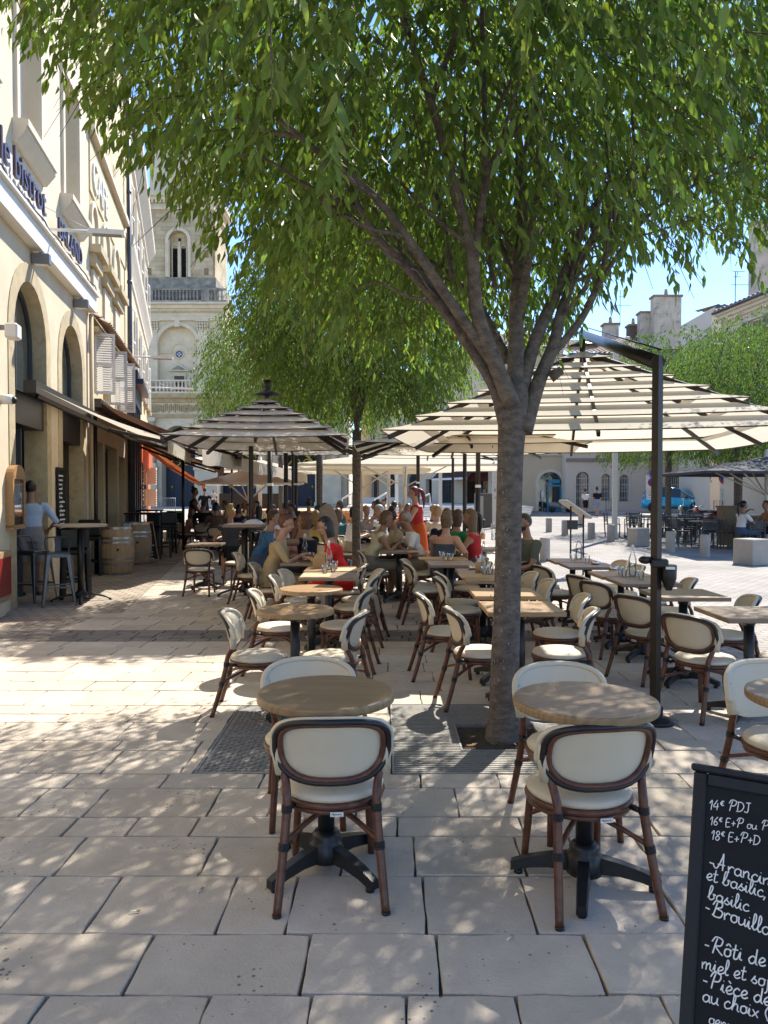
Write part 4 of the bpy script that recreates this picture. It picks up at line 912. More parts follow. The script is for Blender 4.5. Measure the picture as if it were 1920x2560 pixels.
awning('brown_awning', 'long brown awning with a beige valance along the ochre house', F2, .1, 5.9, 3.5, 2.45, 3.0, m_brownc, m_canvas2, (.4, 3.0, 5.6), m_cas, m_cas, .22)
awning('brown_awning', 'second brown awning further down the street past the dark downpipe', F3, -.2+.0, 4.3, 3.3, 2.4, 2.6, m_brownc, m_canvas2, (.3, 4.0), m_cas, m_cas, .22)
awning('orange_awning', 'short steep orange awning in front of the cathedral door', F3, 5.0, 10.0, 3.5, 2.0, 2.2, M('orange cloth', (.62, .17, .04), .85, .08, trans=.3), M('orange valance', (.62, .2, .06), .85, trans=.3), (5.3, 9.7), M('salmon metal', (.5, .25, .13), .5), m_white, .16)
aw = awning('shop_awning', 'steep dark maroon shop awning with white script across the square', FR1, 9.6, 15.2, 4.6, 2.9, 1.9, M('maroon cloth', (.06, .022, .024), .85, .1), m_white, (9.9, 14.9), m_cas, m_cas, .18)
# freestanding long brown awning edge over the far tables
def long_awning():
    t = thing('terrace_awning', 'long low brown terrace awning with a pale front bar over the far diners', 'awning', (0, 0, 0))
    a, b = W(500, 1128, 14.5), W(765, 1190, 27); a2, b2 = a+Vector((2.4, .5, .55)), b+Vector((3.2, .6, .5)); a0, b0 = a, b
    c = MB(); N_ = 8; vs = []
    a2, b2 = a0+Vector((-2.2, .2, .75)), b0+Vector((-2.6, .4, .75))
    for j in range(5):
        for i in range(N_+1): s = j/4; q = i/N_; p = (a0*(1-q)+b0*q)*(1-s)+(a2*(1-q)+b2*q)*s; vs.append(p-Vector((0, 0, .06*sin(pi*s))))
    c.add(vs, [(j*(N_+1)+i, j*(N_+1)+i+1, (j+1)*(N_+1)+i+1, (j+1)*(N_+1)+i) for j in range(4) for i in range(N_)], 0, True); c.build('cloth', m_brownc, t)
    MB().bar(a0, b0, .08, .12).build('front_bar', m_canvas2, t)
    v = MB(); k = 40; e = [a0+(b0-a0)*(i/k)+Vector((.045, 0, 0)) for i in range(k+1)]; v.add([p-Vector((0, 0, .05)) for p in e]+[p-Vector((0, 0, .24+.02*sin(i*1.3))) for i, p in enumerate(e)], [(i, k+1+i, k+2+i, i+1) for i in range(k)]); v.build('valance', m_canvas2, t)
    for q in (.03, .5, .97): p = a2*(1-q)+b2*q; MB().tube([(p.x, p.y, gz(p.y)), p], .04, 8).build('post', m_bron, t)
long_awning()

# ------------------------------------------------------------ bistro chair
m_rat = M('dark red brown rattan', (.085, .030, .017), .30, .35, 22, hue=(.12, .047, .026), bump=.1, bscale=60)
m_ratd = M('rattan binding', (.016, .013, .014), .35, .2)
m_weave = M('cream woven seat', (.62, .54, .41), .55, .05, 4, bump=.22, bscale=420, stain=((.55, .48, .37), 3, .62))
m_weaveb = M('cream woven back', (.60, .52, .39), .5, .05, 4, bump=.18, bscale=420)
def back_pt(x, z): return -.185-.20*(z-.46)-.12*max(0, z-.62)**1.2+1.35*x*x
def make_chair():
    t = thing('bistro_chair', 'x', 'chair')
    s = MB(); s.lathe([(.02, .462), (.10, .463), (.165, .460), (.200, .450), (.213, .434), (.208, .418), (.19, .412), (.02, .412)], n=36, sy=.98); s.build('seat', m_weave, t)
    f = MB()
    for r, z, q in ((.205, .402, .015), (.198, .376, .013)): f.tube([(r*cos(a), r*.98*sin(a), z) for a in np.linspace(0, 2*pi, 37)[:-1]], q, 8, closed=True)
    f.build('seat_ring', m_rat, t)
    for sx in (-1, 1):
        rl = smoothpath([(sx*.207, -.315, .0), (sx*.192, -.265, .18), (sx*.178, -.222, .36), (sx*.176, -.205, .46), (sx*.190, back_pt(.19, .56)-.012, .56), (sx*.208, back_pt(.205, .68)-.012, .70)], 5)
        l = MB(); l.tube(rl, lerp_list([.0165, .0175, .018, .018, .016, .012], len(rl)), 10); l.cyl(rl[0], .012, .0178, n=10, mi=1); lo = l.build('leg', [m_rat, m_ratd], t)
        b = MB()
        for z0, i in ((.40, 0), (.27, 1)):
            c = min(rl, key=lambda p: abs(p.z-z0)); d = (rl[rl.index(c)+1]-c).normalized()
            for k in (-.012, -.004, .004, .012): b.tube([c+d*(k-.0035), c+d*(k+.0035)], .0215, 10)
        b.build('binding', m_ratd, lo)
        fl_ = smoothpath([(sx*.168, .185, 0), (sx*.158, .165, .2), (sx*.148, .148, .40)], 4)
        l = MB(); l.tube(fl_, lerp_list([.015, .017, .0165], len(fl_)), 10); lo = l.build('leg', m_rat, t)
        b = MB()
        for k in range(4): c = fl_[-1]+Vector((0, 0, -.012-.009*k)); b.tube([c, c+Vector((0, 0, .007))], .0205, 10)
        b.build('binding', m_ratd, lo)
    st = MB()
    for sx in (-1, 1):
        q = smoothpath([(sx*.184, -.238, .27), (sx*.09, -.13, .315), (0, -.03, .335), (-sx*.08, .07, .315), (-sx*.153, .155, .255)], 5); st.tube(q, .0115, 8)
    st.build('stretcher', m_rat, t)
    sl_ = MB()      # bracket between back posts and seat ring
    for sx in (-1, 1): sl_.tube([(sx*.176, -.21, .40), (sx*.15, -.135, .395)], .014, 8)
    sl_.build('seat_bracket', m_ratd, t)
    # curved shell: rounded D outline, cream on both sides
    zc, a, bt, bb = .655, .236, .145, .155
    def out(th, k=1.0):
        c, s_ = cos(th), sin(th); e = .62; x = a*k*(abs(c)**e)*(1 if c > 0 else -1)
        if s_ > 0: z = zc+bt*k*(abs(s_)**.50)*(1-.06*(x/a)**2)
        else: z = zc-bb*k*(abs(s_)**.95)
        return x, z
    N_, K = 44, 7
    def side(sg):
        rs = []
        for j in range(K+1):
            k = .02+.98*j/K; row = []
            for i in range(N_):
                x, z = out(2*pi*i/N_, k); d = .0125*sqrt(max(0, 1-k**5)); row.append(Vector((x, back_pt(x, z)+sg*d, z)))
            rs.append(row)
        return rs
    m = MB(); r1, r2 = side(1), side(-1); m.rings(r1+r2[::-1], 0)
    for sx in (-1, 1):       # cream sleeves down the back posts
        q = [(sx*.203, back_pt(.20, .56)-.008, .535), (sx*.212, back_pt(.208, .62)-.004, .62), (sx*.220, back_pt(.217, .70), .70)]; m.tube(q, [.0225, .026, .02], 10, flat=(1, 1))
    # front roll over the top edge
    q = [Vector((out(th)[0]*.985, back_pt(out(th)[0]*.985, out(th)[1])+.004, out(th)[1]-.006)) for th in np.linspace(-.25, pi+.25, 30)]; m.tube(q, .0155, 8)
    m.build('backrest', m_weaveb, t)
    lp = MB()
    for k, o_, r in ((.945, -.021, .0135), (.86, -.020, .0115)):
        lp.tube([Vector((out(th, k)[0], back_pt(*out(th, k))+o_, out(th, k)[1])) for th in np.linspace(0, 2*pi, 49)[:-1]], r, 8, closed=True, mi=0 if k > .9 else 1)
    lp.build('back_hoop', [m_ratd, m_rat], t)
    tg = MB(); tg.box((.02, -.222, .378), (.052, .003, .019)); o = tg.build('maker_tag', m_white, t)
    sc = MB(); sc.tube(smoothpath([(.000, -.2245, .377), (.006, -.2245, .383), (.009, -.2245, .374), (.016, -.2245, .381), (.022, -.2245, .376), (.03, -.2245, .381), (.038, -.2245, .375)], 4), .0011, 4); sc.build('tag_script', m_black, o)
    return t
chair0 = make_chair(); used = [False]
def chair(x, y, rz, label, group='cream bistro chairs round the terrace tables'):
    loc = (x, y, gz(y))
    if not used[0]:
        used[0] = True; chair0.location = loc; chair0.rotation_euler = (0, 0, rz); chair0['label'] = label; chair0['group'] = group; return chair0
    return dup(chair0, loc, rz, label, group)

# ------------------------------------------------------------ tables
def wood(name, c, sc=3.): return M(name, c, .42, .22, sc, stretch=(1.2, 9, 9), bump=.05, bscale=30, wave=(1.3, 7, .22, 'Y'))
m_oak = wood('weathered oak top', (.29, .185, .09)); m_oak2 = wood('warm oak top', (.36, .215, .095)); m_oak3 = wood('grey brown oak top', (.27, .185, .12))
m_cast = M('black cast metal', (.012, .013, .015), .35, .2, 9, bump=.08, bscale=80)
def pedestal(t, h=.72, arm=.30, rz=pi/4, col=.036):
    c = MB(); c.tube([(0, 0, .10), (0, 0, h)], col, 16); c.lathe([(.075, .045), (.078, .075), (.07, .12), (.058, .135), (.062, .15), (.05, .165), (.037, .17)], n=20); c.lathe([(.04, h-.05), (.05, h-.02), (.05, h)], n=16); c.build('column', m_cast, t)
    for i in range(4):
        a = rz+i*pi/2; d = Vector((cos(a), sin(a), 0)); s = Vector((-sin(a), cos(a), 0)); rs = []
        for r, z0, z1, w in ((.05, .05, .120, .028), (.14, .052, .104, .026), (.22, .040, .084, .024), (arm-.02, .022, .062, .022), (arm, .018, .054, .021)):
            rs.append([d*r+s*w+Vector((0, 0, z0)), d*r-s*w+Vector((0, 0, z0)), d*r-s*w*.8+Vector((0, 0, z1)), d*r+s*w*.8+Vector((0, 0, z1))])
        m = MB(); m.rings(rs, smooth=False); m.cyl(d*(arm-.03), .02, .018, n=10); m.build('foot', m_cast, t)
    sp = MB()
    for a in (0, pi/2): sp.box((0, 0, h+.004), (.36, .05, .016), a+rz)
    sp.build('top_bracket', m_cast, t)
def make_round(d, m):
    t = thing('round_table', 'x', 'table'); r = d/2
    MB().lathe([(.01, .725), (r-.01, .725), (r-.002, .729), (r, .737), (r, .753), (r-.003, .760), (r-.01, .763), (.01, .763)], n=56, smooth=False).build('tabletop', m, t); pedestal(t); return t
def make_square(w, l, m):
    t = thing('square_table', 'x', 'table'); MB().box((0, 0, .743), (w, l, .034), bev=.004).build('tabletop', m, t); pedestal(t, .715, .31); return t
RT = make_round(.585, m_oak); RT2 = make_round(.565, m_oak2); ST = make_square(.56, .56, m_oak2); ST2 = make_square(.56, .58, m_oak3)
firsts = set()
def table(proto, x, y, rz, label, group='wooden terrace tables on black pedestals'):
    if proto.name in firsts: return dup(proto, (x, y, gz(y)), rz, label, group)
    firsts.add(proto.name); proto.location = (x, y, gz(y)); proto.rotation_euler = (0, 0, rz); proto['label'] = label; proto['group'] = group; return proto
N_, E_, S_, W_ = 0, -pi/2, pi, pi/2      # way a chair faces: away from the camera, right, towards it, left
p1, p2, p3, p4, p5 = ZP(815, 1727, .763), ZP(1463, 1745, .763), ZP(738, 1522, .763), ZP(778, 1470, .763), ZP(2052, 1733, .763)
table(RT, p1.x, p1.y, 0, 'round oak table at the very front beside the metal cover'); table(RT, p2.x, p2.y, .5, 'round oak table at the front right of the tree trunk')
table(RT2, p3.x, p3.y, .2, 'round table of the left pair with a sunlit left rim'); table(RT2, p4.x, p4.y, .1, 'round table just behind the sunlit rimmed one'); table(RT, p5.x, p5.y, .3, 'round oak table cut by the right edge behind the chalkboard')
sq = [(1.02, 5.72, ST, 'square table nearest the trunk on its far side'), (1.03, 6.58, ST, 'square table second behind the trunk in the middle row'),
      (1.08, 7.72, ST, 'square table with a cutlery pot and bottle behind the trunk'), (1.08, 8.36, ST2, 'square table touching the far side of the pot and bottle table'),
      (.82, 9.35, ST2, 'square table with a paper mat and three tumblers left of the trunk'), (.80, 10.0, ST, 'square table with the pale paper mats by the blonde woman'),
      (.22, 11.45, ST2, 'square table with an ashtray in front of the waitress'), (2.60, 5.45, ST2, 'grey brown square table nearest the right edge'), (2.54, 6.50, ST2, 'bare grey brown square table behind the parasol pole'),
      (2.52, 7.45, ST2, 'right row table carrying the big glass bottle'), (2.50, 8.08, ST, 'right row table joined behind the big bottle table'), (2.42, 9.1, ST2, 'right row table with a bottle and an ashtray'), (2.40, 9.75, ST, 'last table of the right row, in the sun'),
      (-.58, 7.98, ST2, 'square table with tumblers and a paper bag by the woman in red'), (-.60, 8.62, ST, 'table joined between the tumbler table and the lunch table'), (-.98, 9.55, ST2, 'lunch table between the beige and the red dresses'),
      (-1.25, 11.1, ST, 'dim lunch table behind the woman in beige'), (-3.0, 12.95, ST2, 'small square table with an ashtray beside the passage'), (1.55, 11.9, ST, 'dim table between the bronze posts and the trunk')]
tb = {}
for i, (x, y, pr, lb) in enumerate(sq): tb[i] = table(pr, x, y, 0 if x > -2 else .06, lb)

ch = [(-.215, p1.y-.055, .05, 'nearest cream chair, back to us, at the front left round table'), (-.375, 3.78, pi+.08, 'cream chair facing us across the front left round table'),
      (.80, p2.y+.0, .16, 'nearest cream chair, back to us, beside the chalkboard'), (.90, 3.66, pi+.12, 'cream chair facing us between the trunk and the front right round table'), (1.98, 3.72, pi+.15, 'cream chair cut by the right edge above the chalkboard'),
      (-.93, 5.69, E_+.05, 'cream chair with sunlit back left of the left round pair'), (-.40, 5.66, W_-.18, 'cream chair right of the sunlit rimmed round table'),
      (-.95, 6.93, E_+.1, 'cream chair left of the second round table'), (-.38, 7.02, W_-.1, 'cream chair right of the second round table'),
      (-.95, 8.15, E_, 'cream chair left of the tumbler table, nearer one'), (-.93, 8.72, E_-.1, 'cream chair left of the tumbler table, further one'), (-.33, 8.15, W_, 'cream chair right of the tumbler table, nearer one'), (-.28, 8.75, W_+.1, 'cream chair with a beige bag right of the tumbler table'),
      (.74, 5.84, E_+.12, 'cream chair left of the table nearest the trunk'), (1.34, 5.82, W_-.25, 'cream chair right of the table nearest the trunk'), (.55, 6.72, E_+.05, 'cream chair on the left of the second middle table'), (1.50, 6.62, W_-.1, 'cream chair on the right of the second middle table'),
      (.80, 7.95, E_, 'cream chair left of the pot and bottle table'), (.84, 8.5, E_+.1, 'cream chair one further left behind the pot and bottle table'), (1.45, 7.75, W_, 'cream chair half hidden by the trunk on its right'), (1.42, 8.45, W_+.1, 'cream chair second behind the trunk on its right'),
      (.52, 9.6, E_+.1, 'cream chair left of the paper mat table'), (.50, 10.1, E_-.1, 'cream chair left of the paper mat table, the further one'), (1.08, 9.75, W_+.2, 'cream chair with front in view left of the trunk behind tumblers'), (1.12, 10.35, W_, 'cream chair used by the blonde woman'),
      (2.36, 5.62, E_+.55, 'cream chair with hoop back in view by the right edge table'), (2.98, 5.6, W_, 'cream seat cut by the right edge at the nearest right table'), (2.32, 6.66, E_+.5, 'cream chair just right of the parasol pole'), (2.90, 6.55, W_-.2, 'sunlit cream chair right of the bare grey brown table'),
      (2.28, 7.7, E_+.45, 'cream chair left of the big bottle table'), (2.27, 8.25, E_+.35, 'cream chair left of the big bottle table, the further one'), (2.92, 7.9, W_-.2, 'sunlit cream chair behind the parasol pole clamp'), (2.95, 8.6, W_, 'sunlit cream chair right of the clamp'),
      (2.10, 9.35, E_+.3, 'cream chair left of the bottle and ashtray table'), (2.08, 10.0, E_+.2, 'cream chair nearest the bearded man'), (2.86, 9.3, W_, 'pale backed cream chair right of the bottle and ashtray table'), (2.88, 9.95, W_+.1, 'furthest pale backed chair of the right row'),
      (-2.92, 12.25, -.03, 'cream chair with its back to us in the open passage'), (-2.55, 13.3, W_+.6, 'cream chair behind the passage chair, turned aside'), (-1.95, 11.3, E_, 'cream chair by the tall table with papers'), (-1.42, 9.62, E_, 'cream chair of the woman in beige'), (-.48, 9.45, W_, 'cream chair of the woman in red'),
      (-.12, 11.6, E_, 'cream chair of the woman in the yellow top'), (.52, 11.6, W_, 'cream chair of the white shirted grey man'), (1.74, 10.0, .5, 'cream chair of the bearded man')]
for i, (x, y, r, lb) in enumerate(ch):
    o = chair(x, y, r, lb)
    if i < 5: o.scale = (1, 1, .92)

# ------------------------------------------------------------ tableware
m_clear = clear_glass(); m_water = clear_glass('water', (.93, .96, .97)); m_steel = M('brushed steel', (.55, .55, .54), .28, .08, metal=1.)
m_kraft = M('kraft paper', (.40, .25, .11), .85, .15, 8, bump=.1); m_paper = M('white paper', (.70, .68, .64), .8, .05); m_mat = M('tan paper mat', (.46, .33, .19), .8, .08, 10)
def bottle_proto():
    t = thing('water_bottle', 'x', 'bottle'); prof = [(.005, .004), (.038, .004), (.042, .015), (.042, .15), (.036, .19), (.018, .235), (.014, .262), (.0165, .27), (.0165, .285)]
    MB().lathe(prof, n=18, caps=False).build('glass', m_clear, t); MB().lathe([(.003, .008), (.037, .008), (.038, .13), (.003, .131)], n=14).build('water', m_water, t)
    MB().lathe([(.012, .283), (.014, .30), (.011, .318), (.004, .322)], n=12).build('stopper', m_white, t)
    w = MB(); w.tube(smoothpath([(.018, 0, .24), (.024, 0, .28), (.012, 0, .315), (-.012, 0, .315), (-.024, 0, .28), (-.018, 0, .24)], 4), .0018, 5); w.build('wire_clip', m_steel, t); return t
def tumbler_proto():
    t = thing('tumbler', 'x', 'glass'); g = MB(); n = 16; pr = [(.024, .002), (.026, .02), (.03, .05), (.035, .088)]
    g.lathe([(.004, .003)]+pr, n=9*2, caps=False); g.lathe([(.003, .010), (.022, .011), (.0335, .088)], n=18, caps=False); g.lathe([(.0335, .0885), (.0352, .0885)], n=18, caps=False); g.build('glass', m_clear, t)
    MB().lathe([(.003, .003), (.0235, .003), (.0225, .010), (.003, .0102)], n=18).build('thick_base', m_water, t); return t
def ash_proto():
    t = thing('ashtray', 'x', 'ashtray'); MB().lathe([(.005, .003), (.046, .003), (.05, .01), (.05, .038), (.046, .041), (.043, .03), (.04, .012), (.005, .01)], n=20).build('bowl', m_steel, t)
    MB().lathe([(.005, .0105), (.036, .0115), (.005, .014)], n=12).build('ash', m_grey, t); return t
def bucket_proto():
    t = thing('cutlery_pot', 'x', 'cutlery pot'); MB().lathe([(.005, .002), (.045, .002), (.055, .11), (.052, .11), (.043, .008), (.005, .006)], n=18).build('pot', m_kraft, t)
    c = MB(); rnd = random.Random(3)
    for i in range(9): a = rnd.random()*6.3; c.bar((.02*cos(a), .02*sin(a), .01), (.045*cos(a+.5), .045*sin(a+.5), .16+.03*rnd.random()), .012, .003)
    c.build('cutlery', m_steel, t)
    nk = MB(); nk.box((0, .01, .10), (.05, .02, .09), .4); nk.build('napkins', m_paper, t); return t
pro = {'bottle': bottle_proto(), 'tumbler': tumbler_proto(), 'ash': ash_proto(), 'pot': bucket_proto()}
grp = {'bottle': 'glass water bottles on the tables', 'tumbler': 'water tumblers on the tables', 'ash': 'steel ashtrays', 'pot': 'cutlery pots'}
def put(kind, x, y, lb, z=.761, rz=None):
    pr = pro[kind]; loc = (x, y, z+gz(y)); rz = random.random()*6 if rz is None else rz
    if kind in firsts: return dup(pr, loc, rz, lb, grp[kind])
    firsts.add(kind); pr.location = loc; pr.rotation_euler = (0, 0, rz); pr['label'] = lb; pr['group'] = grp[kind]
def onT(u, v, z=.761): p = ZP(u, v, z); return p.x, p.y
for k, u, v, lb in (('bottle', 822, 1424, 'clear swing top bottle beside the red dress'), ('tumbler', 812, 1434, 'tumbler left of the three by the red dress bottle'), ('tumbler', 833, 1430, 'tumbler right of the red dress bottle'), ('tumbler', 838, 1422, 'tumbler furthest back by the red dress bottle'),
                    ('bottle', 762, 1396, 'bottle in the middle of the lunch table'), ('tumbler', 780, 1398, 'white wine glass right of the lunch table bottle'), ('ash', 766, 1402, 'steel ashtray on the lunch table front edge'), ('tumbler', 722, 1380, 'tumbler at the left of the lunch table'),
                    ('bottle', 1114, 1384, 'bottle in front of the blonde woman'), ('pot', 1131, 1386, 'kraft cutlery pot beside the blonde woman'), ('tumbler', 1104, 1396, 'first tumbler left of the kraft pot'), ('tumbler', 1115, 1400, 'second tumbler left of the kraft pot'), ('tumbler', 1128, 1401, 'tumbler in front of the kraft pot'),
                    ('bottle', 1209, 1424, 'tall bottle just left of the trunk'), ('pot', 1199, 1430, 'kraft pot just left of the trunk'), ('tumbler', 1211, 1438, 'tumbler left of the trunk, nearer the pot'), ('tumbler', 1226, 1434, 'tumbler touching the trunk outline'), ('ash', 1182, 1423, 'ashtray left of the trunk bottle'),
                    ('ash', 1000, 1367, 'ashtray on the table in front of the waitress'), ('ash', 491, 1358, 'ashtray on the small passage table'),
                    ('bottle', 1581, 1440, 'big bottle right of the trunk in the sun'), ('tumbler', 1551, 1436, 'tumbler left of the big sunlit bottle'), ('tumbler', 1560, 1441, 'second tumbler left of the big sunlit bottle'), ('tumbler', 1602, 1448, 'tumbler right of the big sunlit bottle'), ('ash', 1533, 1425, 'ashtray behind the big bottle tumblers'),
                    ('bottle', 1447, 1398, 'bottle on the table behind the bearded man'), ('tumbler', 1433, 1402, 'tumbler left of the far right row bottle'), ('tumbler', 1468, 1407, 'tumbler right of the far right row bottle'), ('ash', 1488, 1411, 'ashtray right of the far right row tumblers'), ('bottle', 1250-16, 1352, 'bottle on the dim table by the ponytailed woman'), ('pot', 1206, 1350, 'pale pot on the dim table by the bronze posts'),
                    ('bottle', 983, 1346, 'bottle between the yellow top and the floral dress'), ('tumbler', 970, 1352, 'tumbler left of the floral dress bottle'), ('tumbler', 958, 1352, 'tumbler before the woman in the yellow top'), ('tumbler', 944, 1346, 'far tumbler beside the yellow top')):
    x, y = onT(u, v); put(k, x, y, lb)
def paper(u, v, w, l, lb, rz=0, m=None):
    x, y = onT(u, v, .762); mb = MB(); vs = [(-w/2+w*i/4, -l/2+l*j/4, .001+.0015*((i+j) % 2)) for j in range(5) for i in range(5)]; mb.add(vs, [(j*5+i, j*5+i+1, j*5+i+6, j*5+i+5) for j in range(4) for i in range(4)], 0, True)
    o = mb.build('paper_mat', m or m_mat, None, (x, y, .763+gz(y))); o.rotation_euler.z = rz; tag(o, lb, 'paper mat', 'paper mats on the tables')
paper(1075, 1396, .3, .4, 'tan paper mat under the tumblers left of the trunk'); paper(1045, 1379, .3, .4, 'pale paper mat near the waitress skirt'); paper(790, 1438, .3, .38, 'paper mat at the front of the tumbler table'); paper(875, 1424, .28, .38, 'paper mat beside the red dress'); paper(1185, 1440, .3, .4, 'paper mat in front of the trunk pot')
x, y = onT(800, 1420); t = thing('paper_bag', 'folded kraft paper bag on the tumbler table by the red dress', 'paper bag', (x, y, .761), .3); b = MB(); b.rings([[Vector((a*.07, c*.04, 0)) for a, c in ((-1, -1), (1, -1), (1, 1), (-1, 1))], [Vector((a*.075, c*.042, .10)) for a, c in ((-1, -1), (1, -1), (1, 1), (-1, 1))], [Vector((a*.06+.02, c*.02, .16)) for a, c in ((-1, -1), (1, -1), (1, 1), (-1, 1))]], smooth=False); b.build('bag', m_kraft, t)
MB().box((.02, 0, .165), (.11, .03, .012)).build('folded_top', m_kraft, t)
# plates of food
def plate(u, v, lb, food):
    x, y = onT(u, v); t = thing('plate', lb, 'plate', (x, y, .761+gz(y)), 0, 'plates of food in front of the diners'); MB().lathe([(.005, .003), (.07, .004), (.12, .018), (.122, .021), (.07, .010), (.005, .009)], n=22).build('dish', m_paper, t)
    f = MB(); rnd = random.Random(u)
    for i in range(9): a = rnd.random()*6.3; r = .06*rnd.random(); f.ball((r*cos(a), r*sin(a), .022), (.025, .02, .016), 7, 5, i % 2)
    f.build('food', food, t)
fd = [M('salad', (.10, .16, .03), .6, .4, 20), M('golden food', (.42, .20, .05), .5, .4, 20)]
plate(735, 1397, 'plate of salad before the woman in beige', fd); plate(808, 1394, 'plate of fried food before the woman in red', fd[::-1]); plate(938, 1350, 'plate before the woman in the yellow top', fd); plate(1008, 1348, 'plate before the white shirted man', fd[::-1])
# bag on the chair back
t = thing('handbag', 'beige handbag hanging on a chair right of the tumbler table', 'handbag', (-.17, 8.55, .35), .1); b = MB(); b.rings([[Vector((a*w, c*.045, z)) for a, c in ((-1, -1), (1, -1), (1, 1), (-1, 1))] for w, z in ((.11, -.14), (.13, -.05), (.10, .1), (.085, .13))], smooth=False); b.build('body', M('beige leather', (.42, .34, .24), .5, .1), t, bev=.01)
MB().tube(smoothpath([(-.07, 0, .12), (-.06, -.02, .28), (0, -.03, .36), (.06, -.02, .28), (.07, 0, .12)], 5), .008, 6).build('strap', M('beige leather', (.42, .34, .24), .5, .1), t)
# ------------------------------------------------------------ trees
m_bark = M('grey brown bark', (.088, .067, .054), .9, .42, 14, bump=.9, bscale=45, hue=(.145, .115, .094), stain=((.27, .25, .22), 20, .66), stretch=(1, 1, 1.6))
def leaf_mat(name, col, var, trans):
    m = bpy.data.materials.new(name); m.use_nodes = True; nt = m.node_tree; p = nt.nodes['Principled BSDF']; N = nt.nodes.new; L = nt.links.new; out = nt.nodes['Material Output']
    at = N('ShaderNodeVertexColor'); at.layer_name = 'tint'; mx = N('ShaderNodeMixRGB'); mx.blend_type = 'MULTIPLY'; mx.inputs[0].default_value = 1
    mx.inputs[1].default_value = col+(1,); L(at.outputs[0], mx.inputs[2]); L(mx.outputs[0], p.inputs['Base Color']); p.inputs['Roughness'].default_value = .42; p.inputs['Specular IOR Level'].default_value = .35
    t = N('ShaderNodeBsdfTranslucent'); m2 = N('ShaderNodeMixRGB'); m2.blend_type = 'MULTIPLY'; m2.inputs[0].default_value = 1; L(mx.outputs[0], m2.inputs[1]); m2.inputs[2].default_value = (1.45, 1.55, .6, 1); L(m2.outputs[0], t.inputs[0])
    s = N('ShaderNodeMixShader'); s.inputs[0].default_value = trans; L(p.outputs[0], s.inputs[1]); L(t.outputs[0], s.inputs[2]); L(s.outputs[0], out.inputs[0])
    MATS[name] = m; return m
m_leaf = leaf_mat('elm leaf', (.125, .185, .064), .2, .52)
def leaves_mesh(base, dirs, size, rng, width=.30, droop=.55, fold=.25):
    """lanceolate folded leaves; base (n,3), dirs (n,3) unit"""
    n = len(base); d = dirs/np.linalg.norm(dirs, axis=1, keepdims=True)
    r = rng.normal(size=(n, 3)); s = np.cross(d, r); s /= np.linalg.norm(s, axis=1, keepdims=True)+1e-9; nn = np.cross(s, d)
    L = (size*rng.uniform(.65, 1.2, n))[:, None]; w = L*width*.5
    b = base; c1 = base+d*L*.32; c2 = base+d*L*.68-nn*L*.06; tip = base+d*L-nn*L*.14
    up = nn*w*fold*2
    V = np.stack([b, c1+s*w+up, c2+s*w*.72+up*.7, tip, c2-s*w*.72+up*.7, c1-s*w+up, c1, c2], axis=1)   # 8 verts
    F_ = np.array([[0, 6, 1], [6, 7, 2, ], [0, 5, 6], [7, 6, 5]])
    quads = np.array([[0, 6, 1, 1], [6, 7, 2, 1], [7, 3, 2, 2], [0, 5, 6, 6], [5, 4, 7, 6], [4, 3, 7, 7]])
    return V
def make_leaves(name, parent, base, dirs, size, mat, seed, tint=(.7, 1.35), width=.30):
    rng = np.random.default_rng(seed); V = leaves_mesh(base, dirs, size, rng, width); n = len(base); me = bpy.data.meshes.new(name)
    tri = [(0, 6, 1), (6, 7, 2, 1), (7, 3, 2), (0, 5, 6), (5, 4, 7, 6), (4, 3, 7)]
    li = np.array([i for f in tri for i in f]); ln = np.array([len(f) for f in tri]); st = np.concatenate([[0], np.cumsum(ln)[:-1]]); per = len(li)
    me.vertices.add(n*8); me.vertices.foreach_set('co', V.reshape(-1).astype(np.float32))
    me.loops.add(n*per); me.loops.foreach_set('vertex_index', (li[None, :]+8*np.arange(n)[:, None]).reshape(-1).astype(np.int32))
    me.polygons.add(n*len(tri)); me.polygons.foreach_set('loop_start', (st[None, :]+per*np.arange(n)[:, None]).reshape(-1).astype(np.int32))
    me.update(calc_edges=True)
    t = rng.uniform(tint[0], tint[1], n); y = rng.uniform(.85, 1.18, n)
    C = np.stack([t*y, t, t*rng.uniform(.7, 1.1, n), np.ones(n)], axis=1); C = np.repeat(C[:, None, :], 8, axis=1)
    ca = me.color_attributes.new('tint', 'FLOAT_COLOR', 'POINT'); ca.data.foreach_set('color', C.reshape(-1).astype(np.float32))
    me.materials.append(mat); o = bpy.data.objects.new(name, me); COL.objects.link(o); o.parent = parent; return o
def crown_points(rng, n, c, r, zlo, power=.45, hollow=0.):
    """points in an ellipsoid, thicker towards the outside, cut off below zlo(x,y)"""
    out = []
    while len(out) < n:
        p = rng.normal(size=(n*2, 3)); p /= np.linalg.norm(p, axis=1, keepdims=True); q = rng.random(n*2)**power; q = hollow+(1-hollow)*q
        p = p*q[:, None]*np.array(r)+np.array(c); keep = p[:, 2] > zlo(p[:, 0], p[:, 1]); out += list(p[keep])
    return np.array(out[:n])
